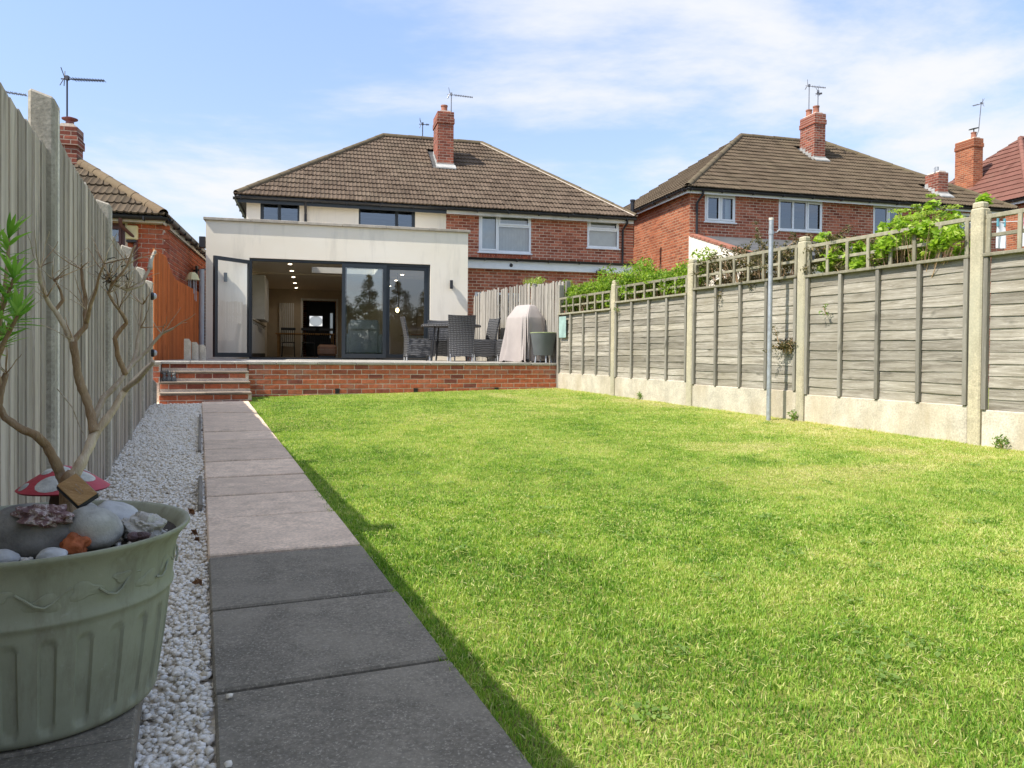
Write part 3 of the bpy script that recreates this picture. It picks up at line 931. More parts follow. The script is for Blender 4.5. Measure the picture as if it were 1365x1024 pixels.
# ================================================================== FENCES
def closeboard():
    fz = thing('closeboard_fence', 'tall grey vertical board fence with concrete posts beside the white gravel', 'fence', (0, 0, 0), GA)
    FS = -0.505
    t_posts = [5.42 + 1.86 * k for k in range(-4, 4)]
    t_posts[3] = 3.33; t_posts[2] = 1.45; t_posts[1] = -0.42; t_posts[0] = -2.3
    tops = [1.61, 1.61, 1.61, 1.71, 1.65, 1.66, 1.68]
    ptop = [1.62, 1.62, 1.62, 1.83, 1.81, 1.77, 1.78, 1.80]
    bmesh_cache = {}
    for i, t in enumerate(t_posts):
        zg = gzst(FS, t)
        mb = MB()
        mb.cbox(FS - 0.05, FS + 0.035, t - 0.055, t + 0.055, zg - 0.3, ptop[i] - 0.02, 0.010)
        mb.v = [(x, y, z + (0.02 if z > 1 and x < FS else 0)) for x, y, z in mb.v]
        p = obj('post', mb, MT['post_grey'], fz)
        mb = MB(); mb.box(FS - 0.01, FS + 0.037, t + 0.056, t + 0.0575, zg, ptop[i] - 0.03)
        mb.box(FS + 0.0352, FS + 0.0362, t + 0.02, t + 0.0555, zg, ptop[i] - 0.05)
        obj('post_edge', mb, MT['post_front'], p)
    for i in range(len(t_posts) - 1):
        a_, b_ = t_posts[i] + 0.060, t_posts[i + 1] - 0.060
        top = tops[i]
        zg = gzst(FS, (a_ + b_) / 2)
        n_ = 14
        w = (b_ - a_) / n_
        for k in range(n_):
            key = (i, k % 3)
            mb = MB()
            # feather edged board: thick edge overlaps the next thin edge
            z0, z1 = zg + 0.02, top + random.uniform(-0.006, 0.006)
            sk = random.uniform(-0.002, 0.002)
            poly = [(0.000, 0.0), (0.0135 + sk, 0.0), (0.0075 + sk, w + 0.006), (0.000, w + 0.006)]
            v = [(x, y, z) for z in (z0, z1) for x, y in poly]
            mb.add(v, [(3, 2, 1, 0), (4, 5, 6, 7), (0, 1, 5, 4), (1, 2, 6, 5), (2, 3, 7, 6), (3, 0, 4, 7)])
            o = obj('board', mb, MT['fence_grey'], fz, (FS + random.uniform(0, .002), a_ + k * w, 0))
        for zr in (zg + 0.25, zg + 0.9, top - 0.25):
            mb = MB(); mb.box(FS - 0.04, FS - 0.002, a_, b_, zr, zr + 0.07)
            obj('rail', mb, MT['fence_grey'], fz)
        mb = MB(); mb.box(FS - 0.02, FS + 0.012, a_, b_, zg - 0.15, zg + 0.02)
        obj('gravel_board', mb, MT['post_grey'], fz)
closeboard()

def bulkhead(t, z, label):
    th = thing('fence_lamp', label, 'lamp', (*gxy(-0.478, t), z), GA, 'solar lamps on the grey fence')
    mb = MB()
    mb.lathe([(0.0, 0), (0.045, 0), (0.05, 0.01), (0.05, 0.03), (0.04, 0.04), (0, 0.04)], 18)
    rot = Matrix.Rotation(R(90), 4, 'Y')
    obj('back', mb, MT['black_plastic'], th, smooth=True, m=rot)
    mb = MB(); mb.lathe([(0.04, 0.04), (0.036, 0.055), (0.02, 0.068), (0, 0.072)], 18)
    obj('dome', mb, MT['galvanised'], th, smooth=True, m=rot)
bulkhead(10.6, 1.57, 'small round wall lamp high on the grey fence near the orange panel')
bulkhead(10.75, 0.86, 'small round wall lamp low on the grey fence near the brick steps')

def lap_fence():
    fs = thing('lap_fence', 'weathered grey lap panel fence with trellis and concrete posts along the lawn', 'fence', (0, 0, 0), GA)
    FS = 5.87
    tp = [4.30 + 1.93 * k for k in range(-2, 5)]
    ptop = [1.30, 1.28, 1.27, 1.26, 1.24, 1.14, 1.10]
    ptop = [p + ZC for p in ptop]
    bay_top = [0.82, 0.82, 0.825, 0.84, 0.79, 0.70]
    bay_bot = [-0.42, -0.40, -0.375, -0.345, -0.31, -0.29]
    tre = [1.16, 1.16, 1.165, 1.19, 1.05, 1.0]
    for i, t in enumerate(tp[:-1]):
        zg = gzst(FS, t)
        mb = MB()
        mb.cbox(FS - 0.045, FS + 0.055, t - 0.055, t + 0.055, zg - 0.3, ptop[i] - 0.05, 0.012)
        mb.cbox(FS - 0.036, FS + 0.046, t - 0.047, t + 0.047, ptop[i] - 0.055, ptop[i] - 0.006 + 0.006, 0.012)
        p = obj('post', mb, MT['post_yellow'], fs)
        mb2 = MB(); mb2.cbox(FS - 0.006, FS + 0.05, t - 0.062, t - 0.0555, zg - 0.2, ptop[i] - 0.08, 0.001)
        obj('post_flange', mb2, MT['post_yellow'], p)
    t_end = tp[-1] + 0.02
    for i in range(len(tp) - 1):
        a_, b_ = tp[i] + 0.060, tp[i + 1] - 0.063
        zt, zb, zr = bay_top[i] + ZC, bay_bot[i] + ZC, tre[i] + ZC
        zg = gzst(FS, (a_ + b_) / 2)
        mb = MB(); mb.cbox(FS - 0.03, FS + 0.02, a_ + 0.001, b_ - 0.001, zg - 0.2, zb, 0.006)
        obj('gravel_board', mb, MT['gravel_board'], fs)
        # lap boards: each overlaps the one beneath, wavy lower edge
        n_ = 13
        hgt = (zt - zb) / n_
        for k in range(n_):
            z0 = zb + k * hgt + 0.004
            m_ = 12
            L = b_ - a_ - 0.09
            V, F_ = [], []
            ph = random.uniform(0, 6)
            dipx = random.uniform(0.2, 0.8)
            for j in range(m_ + 1):
                u = j / m_
                y = a_ + 0.045 + u * L
                wv = 0.0025 * math.sin(u * 9 + ph) + 0.0015 * math.sin(u * 23 + ph * 2) - random.choice((0, 0.002, 0.006)) * math.exp(-((u - dipx) / 0.09) ** 2)
                bow = 0.003 * math.sin(u * 7 + ph)
                V += [(FS - 0.004 + bow, y, z0 - 0.012 + wv), (FS - 0.0125 + bow, y, z0 - 0.011 + wv), (FS - 0.004 + bow * 0.4, y, z0 + hgt + 0.006), (FS + 0.004, y, z0 + hgt + 0.006)]
            for j in range(m_):
                o_ = j * 4
                F_ += [(o_, o_ + 4, o_ + 5, o_ + 1), (o_ + 1, o_ + 5, o_ + 6, o_ + 2), (o_ + 2, o_ + 6, o_ + 7, o_ + 3), (o_ + 3, o_ + 7, o_ + 4, o_)]
            mb = MB(); mb.add(V, F_)
            cy_ = (a_ + b_) / 2
            mb.v = [(x - FS, y - cy_, z - z0) for x, y, z in mb.v]
            obj('board', mb, MT['lap_board'], fs, (FS, cy_, z0))
        # battens: the two edge ones and three between
        for k in range(5):
            u = k / 4
            y = a_ + 0.022 + (b_ - a_ - 0.044) * u
            mb = MB(); mb.cbox(-0.016, 0.016, -0.019, 0.019, 0, zt - zb - 0.002, 0.003)
            o = obj('batten', mb, MT['batten_grey'], fs, (FS - 0.030, y, zb + 0.001)); o.rotation_euler = (0, random.uniform(-.004, .004), 0)
        mb = MB(); mb.cbox(FS - 0.055, FS + 0.02, a_, b_, zt, zt + 0.028, 0.004)
        obj('capping', mb, MT['trellis_wood'], fs)
        # trellis
        tr = obj('trellis', MB().cbox(FS - 0.018, FS + 0.018, a_, b_, zr - 0.035, zr, 0.003), MT['trellis_wood'], fs)
        mb = MB(); mb.cbox(FS - 0.010, FS + 0.010, a_, b_, (zt + zr) / 2 - 0.015, (zt + zr) / 2 + 0.015, 0.003)
        obj('lath', mb, MT['trellis_wood'], tr)
        for k in range(8):
            y = a_ + 0.03 + (b_ - a_ - 0.06) * k / 7
            mb = MB(); mb.cbox(-0.009, 0.009, -0.017, 0.017, 0, zr - zt - 0.03 - 0.036, 0.003)
            o = obj('lath', mb, MT['trellis_wood'], tr, (FS - 0.022, y, zt + 0.030)); o.rotation_euler = (random.uniform(-.012, .012), 0, 0)
    # end post: timber
    mb = MB(); mb.cbox(FS - 0.02, FS + 0.075, tp[-1] - 0.055, tp[-1] + 0.03, 0.0, 1.33 + ZC - 0.10, 0.008)
    obj('timber_post', mb, MT['slat_pale'], fs)
    return fs
lap_fence()

def slat_fence():
    fs = thing('slat_fence', 'pale weathered vertical slat fence stepping up beside the terrace', 'fence', (0, 0, 0), GA)
    bays = [(12.08, 13.46, 1.34), (13.50, 15.0, 1.41), (15.04, 16.25, 1.43), (16.29, 16.62, 1.37)]
    for a_, b_, top in bays:
        n_ = max(3, int((b_ - a_) / 0.062))
        w = (b_ - a_) / n_
        for k in range(n_):
            y = a_ + (k + 0.5) * w
            mb = MB(); mb.cbox(-0.010, 0.010, -w / 2 + 0.007, w / 2 - 0.005, 0, top + ZC - TZ + random.uniform(-0.03, 0.02), 0.003)
            o = obj('slat', mb, MT['slat_pale'], fs, (6.005 - 0.012 * (y - 12) + random.uniform(-.006, .006), y, TZ - 0.02))
            o.rotation_euler = (random.uniform(-.006, .006), random.uniform(-.01, .01), 0)
        for zr in (0.3, 0.75, 1.15):
            mb = MB(); mb.cbox(6.025, 6.06, a_, b_, TZ + zr, TZ + zr + 0.06, 0.003)
            o = obj('rail', mb, MT['slat_pale'], fs); 
        mb = MB(); mb.cbox(6.02, 6.10, a_ - 0.055, a_ - 0.001, TZ - 0.5, top + ZC - 0.03, 0.005)
        obj('post', mb, MT['slat_pale'], fs)
slat_fence()

def orange_fence():
    x0, y0 = -5.40, 11.55
    fs = thing('orange_fence', 'orange stained close board fence with scooped top beside the brick house', 'fence', (x0, y0, 0), HA)
    n_ = 46
    L = 4.75
    w = L / n_
    for k in range(n_):
        y = k * w
        u = y
        if u < 1.0: top = 1.56
        elif u < 2.0: top = 1.27 + 0.29 * (1 - math.sin((u - 1.0) * math.pi / 2))
        else: top = 1.27
        tp_ = lambda q: 1.56 if q < 1.0 else (1.27 + 0.29 * (1 - math.sin((q - 1.0) * math.pi / 2)) if q < 2.0 else 1.27)
        z0, z1, z2 = 0.5, tp_(y) + ZC, tp_(y + w) + ZC
        mb = MB()
        d0, d1 = 0.020, 0.008
        v = [(0, 0, z0), (d0, 0, z0), (d1, w + 0.01, z0), (0, w + 0.01, z0), (0, 0, z1), (d0, 0, z1), (d1, w + 0.01, z2), (0, w + 0.01, z2)]
        mb.add(v, [(3, 2, 1, 0), (4, 5, 6, 7), (0, 1, 5, 4), (1, 2, 6, 5), (2, 3, 7, 6), (3, 0, 4, 7)])
        obj('board', mb, MT['orange_wood'], fs, (0, y, 0))
    mb = MB(); mb.cbox(-0.04, 0.028, L + 0.001, L + 0.06, 0.4, 1.27 + ZC, 0.004)
    obj('end_post', mb, MT['orange_wood'], fs)
    for zr in (0.9, 1.6):
        mb = MB(); mb.box(-0.05, -0.002, 0, L, zr, zr + 0.07)
        obj('rail', mb, MT['orange_wood'], fs)
orange_fence()

# stub panel of grey boards in front of the orange fence
st_p = thing('stub_fence', 'three short grey boards standing at the foot of the orange fence', 'fence', (-5.10, 11.95, TZ - 0.02), HA)
for k, h in enumerate((0.36, 0.31, 0.27)):
    mb = MB(); mb.prism([(0, 0), (0.10, 0), (0.10, h - 0.05), (0.07, h), (0.0, h)], 0, 0.03)
    obj('board', mb, MT['post_grey'], st_p, (k * 0.105, 0.05 * k, 0))

# ================================================================== HOUSES
def wall_open(u0, u1, z0, z1, ops, y0, y1, axis='x'):
    """a wall slab with rectangular openings (u0,u1,z0,z1); axis x: u is x and depth is y"""
    us = sorted({u0, u1, *[q for o in ops for q in o[:2]]}); zs = sorted({z0, z1, *[q for o in ops for q in o[2:]]})
    solid = lambda i, j: 0 <= i < len(us) - 1 and 0 <= j < len(zs) - 1 and not any(
        o[0] - 1e-6 <= us[i] and us[i + 1] <= o[1] + 1e-6 and o[2] - 1e-6 <= zs[j] and zs[j + 1] <= o[3] + 1e-6 for o in ops)
    mb = MB()
    P = (lambda u, d, z: (u, d, z)) if axis == 'x' else (lambda u, d, z: (d, u, z))
    fl = (axis == 'y')
    def quad(a_, b_, c_, d_):
        mb.add([a_, b_, c_, d_], [(3, 2, 1, 0) if fl else (0, 1, 2, 3)])
    for i in range(len(us) - 1):
        for j in range(len(zs) - 1):
            if not solid(i, j): continue
            a_, b_, c_, d_ = us[i], us[i + 1], zs[j], zs[j + 1]
            quad(P(a_, y0, c_), P(b_, y0, c_), P(b_, y0, d_), P(a_, y0, d_))
            quad(P(b_, y1, c_), P(a_, y1, c_), P(a_, y1, d_), P(b_, y1, d_))
            if not solid(i - 1, j): quad(P(a_, y1, c_), P(a_, y0, c_), P(a_, y0, d_), P(a_, y1, d_))
            if not solid(i + 1, j): quad(P(b_, y0, c_), P(b_, y1, c_), P(b_, y1, d_), P(b_, y0, d_))
            if not solid(i, j - 1): quad(P(a_, y1, c_), P(b_, y1, c_), P(b_, y0, c_), P(a_, y0, c_))
            if not solid(i, j + 1): quad(P(a_, y0, d_), P(b_, y0, d_), P(b_, y1, d_), P(a_, y1, d_))
    return mb

def window(parent, x0, x1, z0, z1, y, fmat, lights, fw=0.055, dep=0.07, glassm='glass_window', blind=None, sill=True, proud=0.0, trim=None):
    """lights: list of (x0,x1,z0,z1) panes as fractions; frame between; opening casements get their own inner sash"""
    mb = MB()
    W, Hh = x1 - x0, z1 - z0
    yy = y - proud
    ops = []
    for (a_, b_, c_, d_, *op) in lights:
        ops.append((x0 + a_ * W + fw * (1 if a_ == 0 else 0.5), x0 + b_ * W - fw * (1 if b_ == 1 else 0.5),
                    z0 + c_ * Hh + fw * (1 if c_ == 0 else 0.5), z0 + d_ * Hh - fw * (1 if d_ == 1 else 0.5), bool(op)))
    fr = wall_open(x0, x1, z0, z1, [o[:4] for o in ops], yy, yy + dep)
    w = obj('window', fr, MT[fmat], parent)
    for (a_, b_, c_, d_, op) in ops:
        if op:      # a proud opening sash
            sw = 0.045
            sm = wall_open(a_ - 0.012, b_ + 0.012, c_ - 0.012, d_ + 0.012, [(a_ + sw - 0.012, b_ - sw + 0.012, c_ + sw - 0.012, d_ - sw + 0.012)], yy - 0.022, yy - 0.001)
            obj('sash', sm, MT[fmat], w)
        gp = MB(); gp.add([(a_ - 0.004, yy + 0.034, c_ - 0.004), (b_ + 0.004, yy + 0.034, c_ - 0.004), (b_ + 0.004, yy + 0.034, d_ + 0.004), (a_ - 0.004, yy + 0.034, d_ + 0.004)], [(0, 1, 2, 3)])
        obj('pane', gp, MT[glassm], w)
    if sill:
        mb = MB(); mb.cbox(x0 - 0.04, x1 + 0.04, yy - 0.06, yy + 0.03, z0 - 0.04, z0 - 0.001, 0.006)
        obj('sill', mb, MT[fmat], w)
    return w

def tile_mesh(wid, gauge, K=8, lift=0.036, roll=0.022):
    """double roman style tile in local u (across), v (up the slope), w (normal)"""
    V, F_ = [], []
    def prof(u):
        q = (u / wid * 2) % 1.0
        return roll * max(0.0, math.cos((q - 0.5) * math.pi * 2.2)) if abs(q - 0.5) < 0.23 else 0.0
    us = [wid * k / K for k in range(K + 1)]
    for u in us: V.append((u, -0.012, prof(u) + lift - 0.030))
    for u in us: V.append((u, -0.012, prof(u) + lift))
    for u in us: V.append((u, gauge + 0.01, prof(u) + 0.004))
    n_ = K + 1
    for r_ in range(2):
        for k in range(K):
            F_.append((r_ * n_ + k, r_ * n_ + k + 1, (r_ + 1) * n_ + k + 1, (r_ + 1) * n_ + k))
    return V, F_

def tile_plane(parent, O, U, V_, slope, uL, uR, mat, wid=0.30, rows=16, limit=0, eye=None, flat=False, cut=None):
    """O origin at the eave, U along the eave, V_ up the slope (unit). uL,uR: (at eave, at top). individual full tiles up to limit, the rest joined"""
    U, V_, O = Vector(U), Vector(V_), Vector(O)
    W = U.cross(V_).normalized()
    gauge = slope / rows
    tv, tf = tile_mesh(wid, gauge, 4 if flat else 8, roll=0.008 if flat else 0.020)
    me = None
    full_, part_ = [], []
    for i in range(rows):
        v0 = i * gauge
        f0, f1 = max(0.0, (v0 - 0.012) / slope), min(1.0, (v0 + gauge) / slope)
        L0, L1 = uL[0] + (uL[1] - uL[0]) * f0, uL[0] + (uL[1] - uL[0]) * f1
        R0, R1 = uR[0] + (uR[1] - uR[0]) * f0, uR[0] + (uR[1] - uR[0]) * f1
        u = min(L0, L1) - ((min(L0, L1)) % wid)
        off = 0.0
        while u < max(R0, R1):
            if u >= max(L0, L1) and u + wid <= min(R0, R1): full_.append((u, v0))
            elif u + wid > min(L0, L1) and u < max(R0, R1): part_.append((u, v0))
            u += wid
    if cut:
        full_ = [q for q in full_ if not cut(*q)]
    mb = MB()
    rot = Matrix((U, V_, W)).transposed().to_4x4()
    if limit and full_:
        if eye is not None:
            full_.sort(key=lambda q: (O + U * q[0] + V_ * q[1] - eye).length)
        tmb = MB(); tmb.add(tv, tf)
        me = mesh_of('roof_tile', tmb, mat, True, 40)
        for (u, v0) in full_[:limit]:
            p = O + U * u + V_ * v0 + W * random.uniform(-0.004, 0.008)
            m = Matrix.Translation(p) @ rot @ Matrix.Rotation(random.uniform(-.022, .022), 4, 'Z')
            put('roof_tile', me, parent, m=m)
        full_ = full_[limit:]
    for (u, v0) in full_ + part_:
        pts = []
        for (a_, b_, c_) in tv:
            uu, vv = u + a_, v0 + b_
            f_ = min(1.0, max(0.0, vv / slope))
            lo, hi = uL[0] + (uL[1] - uL[0]) * f_, uR[0] + (uR[1] - uR[0]) * f_
            uu = min(max(uu, lo), max(hi, lo))
            pts.append(O + U * uu + V_ * vv + W * c_)
        mb.add(pts, tf, random.uniform(0.01, 0.99))
    if mb.v:
        o = obj('tile_courses', mb, mat, parent, smooth=True, sharp=40, kind='stuff')
    return W

def ridge_run(parent, A, B, mat, r_=0.10, ln=0.42, mortar=None):
    A, B = Vector(A), Vector(B)
    d = B - A; L = d.length; n_ = max(1, round(L / ln)); d.normalize()
    x = d.cross(Vector((0, 0, 1))).normalized(); up = x.cross(d).normalized()
    seg = L / n_
    mb = MB(); K = 8
    V, F_ = [], []
    for y in (0.0, seg - 0.006):
        for k in range(K + 1):
            a_ = math.pi * (k / K) * 1.15 - 0.075 * math.pi
            rr = r_ * (1.0 if y == 0 else 0.96)
            V.append((rr * math.cos(a_), y, rr * math.sin(a_) - r_ * 0.35))
    for k in range(K):
        F_.append((k + 1, k, K + 1 + k, K + 2 + k))
    mb.add(V, F_)
    me = mesh_of('ridge_tile', mb, mat, True, 60)
    rot = Matrix((x, d, up)).transposed().to_4x4()
    for k in range(n_):
        m = Matrix.Translation(A + d * seg * k + up * random.uniform(-.004, .006)) @ rot @ Matrix.Rotation(random.uniform(-.01, .01), 4, 'Z')
        put('ridge_tile', me, parent, m=m)
    if mortar:
        mb = MB(); mb.tube([A - up * 0.015 + x * r_ * 0.93 * mortar, B - up * 0.015 + x * r_ * 0.93 * mortar], 0.016, 6)
        obj('bedding', mb, MT['mortar'], parent)

def hip_roof(parent, x0, x1, y0, y1, ze, xa, xb, yr, zr, tmat, hmat, eye, limit, rows=16, left=True, right=True, flat=False, mortar=None, cut=None):
    """roof over eaves rectangle with ridge from (xa,yr) to (xb,yr)"""
    mb = MB()
    d = 0.05
    V = [(x0, y0, ze - d), (x1, y0, ze - d), (x1, y1, ze - d), (x0, y1, ze - d), (xa, yr, zr - d), (xb, yr, zr - d)]
    mb.add(V, [(0, 1, 5, 4), (1, 2, 5), (2, 3, 4, 5), (3, 0, 4), (3, 2, 1, 0)])
    rf = obj('roof', mb, MT['felt_roof'], parent)
    sl = math.hypot(yr - y0, zr - ze)
    Vv = Vector((0, yr - y0, zr - ze)).normalized()
    tile_plane(rf, (x0, y0, ze), (1, 0, 0), Vv, sl, (0, xa - x0), (x1 - x0, xb - x0), MT[tmat], wid=0.22, rows=rows, limit=limit, eye=eye, flat=flat, cut=cut)
    if left:
        sl2 = math.hypot(xa - x0, zr - ze)
        tile_plane(rf, (x0, y1, ze), (0, -1, 0), Vector((xa - x0, 0, zr - ze)).normalized(), sl2, (0, y1 - yr), (y1 - y0, y1 - yr), MT[tmat], rows=rows, flat=flat)
    if right:
        sl2 = math.hypot(x1 - xb, zr - ze)
        tile_plane(rf, (x1, y0, ze), (0, 1, 0), Vector((xb - x1, 0, zr - ze)).normalized(), sl2, (0, yr - y0), (y1 - y0, yr - y0), MT[tmat], rows=rows, flat=flat)
    e_ = 0.045
    ridge_run(rf, (x0 + .03, y0 + .03, ze + e_), (xa, yr, zr + e_), MT[hmat])
    ridge_run(rf, (x1 - .03, y0 + .03, ze + e_), (xb, yr, zr + e_), MT[hmat], mortar=mortar)
    ridge_run(rf, (xa, yr, zr + e_), (xb, yr, zr + e_), MT[hmat])
    return rf

def gutter(parent, A, B, mat='black_plastic', r_=0.055, br=0.9):
    A, B = Vector(A), Vector(B)
    d = (B - A); L = d.length; d.normalize(); x = d.cross(Vector((0, 0, 1)))
    mb = MB(); K = 8
    V, F_ = [], []
    for p in (A, B):
        for k in range(K + 1):
            a_ = math.pi + math.pi * k / K
            V.append(p + x * (r_ * math.cos(a_)) + Vector((0, 0, r_ * math.sin(a_))))
    for k in range(K): F_.append((k, k + 1, K + 2 + k, K + 1 + k))
    mb.add(V, F_)
    gt = obj('gutter', mb, MT[mat], parent, smooth=True)
    n_ = int(L / br)
    for k in range(n_ + 1):
        p = A + d * min(L - 0.02, 0.15 + k * br)
        m = Matrix.Translation(p) @ Matrix((x, d, Vector((0, 0, 1)))).transposed().to_4x4()
        mb = MB(); mb.box(-r_ - 0.006, r_ + 0.004, -0.012, 0.012, -r_ - 0.012, 0.004, m=m)
        obj('gutter_bracket', mb, MT[mat], gt)

def chimney(parent, cx_, cy_, w, dpt, zb, zt, sfx='stack', pots=((0, 0),), corbel=True, flash=True, slope=0.0, pot_h=0.24, pot_mat='terracotta', zf=None):
    """stack with corbelled head, pots and flashing; slope: roof rise per metre along y"""
    ch = obj('chimney', wall_open(cx_ - w / 2, cx_ + w / 2, zb, zt, [], cy_ - dpt / 2, cy_ + dpt / 2), MT['brick_%s_x' % sfx], parent)
    # side skins carry their own coursing, 3 mm proud
    for sgn in (-1, 1):
        xx = cx_ + sgn * w / 2
        sd = MB(); sd.box(min(xx, xx + sgn * 0.003), max(xx, xx + sgn * 0.003), cy_ - dpt / 2 + 0.001, cy_ + dpt / 2 - 0.001, zb, zt - 0.002)
        obj('flank', sd, MT['brick_%s_y' % sfx], ch)
    if corbel:
        for k, (z0, z1, o_) in enumerate(((zt - 0.36, zt - 0.20, 0.030), (zt - 0.20, zt + 0.001, 0.012))):
            hd = MB(); hd.cbox(cx_ - w / 2 - o_, cx_ + w / 2 + o_, cy_ - dpt / 2 - o_, cy_ + dpt / 2 + o_, z0 + 0.001, z1, 0.006)
            obj('corbel', hd, MT['brick_%s_x' % sfx], ch)
    fl = MB(); fl.prism([(-w * 0.42, 0), (w * 0.42, 0), (w * 0.3, 0.06), (-w * 0.3, 0.06)], -dpt * 0.42, dpt * 0.42)
    obj('flaunching', fl, MT['mortar'], ch, (cx_, cy_, zt))
    for (px, py) in pots:
        pm = MB(); pm.lathe([(0.105, 0), (0.11, 0.03), (0.10, 0.05), (0.095, pot_h - 0.05), (0.11, pot_h - 0.04), (0.11, pot_h), (0.085, pot_h), (0.08, 0.05)], 18)
        obj('chimney_pot', pm, MT[pot_mat], ch, (cx_ + px, cy_ + py, zt + 0.04), smooth=True, sharp=40)
    if flash and zf is not None:
        o_ = 0.035
        # stepped lead and mortar fillet: front apron and two stepped flanks
        ap = MB(); ap.cbox(cx_ - w / 2 - 0.03, cx_ + w / 2 + 0.03, cy_ - dpt / 2 - 0.012, cy_ - dpt / 2 - 0.003, zf - 0.05, zf + 0.09, 0.003)
        ap.prism([(cy_ - dpt / 2 - 0.20, zf - 0.115), (cy_ - dpt / 2, zf + 0.03), (cy_ - dpt / 2, zf + 0.06), (cy_ - dpt / 2 - 0.20, zf - 0.075)], cx_ - w / 2 - 0.06, cx_ + w / 2 + 0.06, axis='x')
        obj('flashing', ap, MT['flashing'], ch)
        n_ = max(2, int(dpt / 0.14))
        for sgn in (-1, 1):
            sm = MB()
            for k in range(n_):
                y0_ = cy_ - dpt / 2 + k * dpt / n_
                zz = zf + slope * (k * dpt / n_)
                xx = cx_ + sgn * (w / 2 + 0.005)
                sm.box(min(xx, xx + sgn * 0.01), max(xx, xx + sgn * 0.01), y0_, y0_ + dpt / n_ - 0.004, zz - 0.02, zz + 0.11 + 0.03 * (k % 2))
            obj('flashing', sm, MT['flashing'], ch)
    return ch

def aerial(x, y, z, h, heading, boom, label, mat='aerial_metal', n_el=11, tilt=0.0, bend=None, up_end=False):
    th = thing('tv_aerial', label, 'aerial', (x, y, z), 0)
    mb = MB()
    if bend:
        mb.tube([(0, 0, 0), (0, 0, h * 0.25), (bend[0] * 0.6, bend[1], h * 0.42), (bend[0], bend[1], h)], 0.017, 8)
        top = Vector((bend[0], bend[1], h))
    else:
        mb.tube([(0, 0, 0), (0.0, 0, h)], 0.016, 8); top = Vector((0, 0, h))
    obj('mast', mb, MT[mat], th, smooth=True)
    d = Vector((math.cos(heading), math.sin(heading), tilt)).normalized()
    sd = d.cross(Vector((0, 0, 1))).normalized(); up = sd.cross(d)
    mb = MB(); mb.tube([top - d * 0.12 - Vector((0, 0, .03)), top + d * boom - Vector((0, 0, .03))], 0.012, 6)
    bo = obj('boom', mb, MT[mat], th)
    for k in range(n_el):
        p = top + d * (0.12 + (boom - 0.14) * k / (n_el - 1)) - Vector((0, 0, .03))
        ln = 0.11 - 0.035 * k / n_el
        mb = MB(); mb.tube([p - sd * ln, p + sd * ln], 0.006, 5); mb.tube([p - up * 0.03, p + up * 0.03], 0.005, 5)
        obj('element', mb, MT[mat], bo)
    mb = MB()
    for q in (-1, 1):
        mb.tube([top - d * 0.05, top - d * 0.10 + up * 0.17 * q + sd * 0.05], 0.008, 5)
        mb.tube([top - d * 0.05, top - d * 0.10 + up * 0.14 * q - sd * 0.07], 0.008, 5)
    mb.box(-0.03, 0.03, -0.03, 0.03, -0.05, 0.03, m=Matrix.Translation(top))
    obj('reflector', mb, MT[mat], bo)
    return th
EYE = Vector((0, 0, ZC))
def house_local_eye(P, ang):
    d = EYE - Vector((P[0], P[1], 0))
    return Vector((d.x * math.cos(ang) + d.y * math.sin(ang), -d.x * math.sin(ang) + d.y * math.cos(ang), EYE.z))

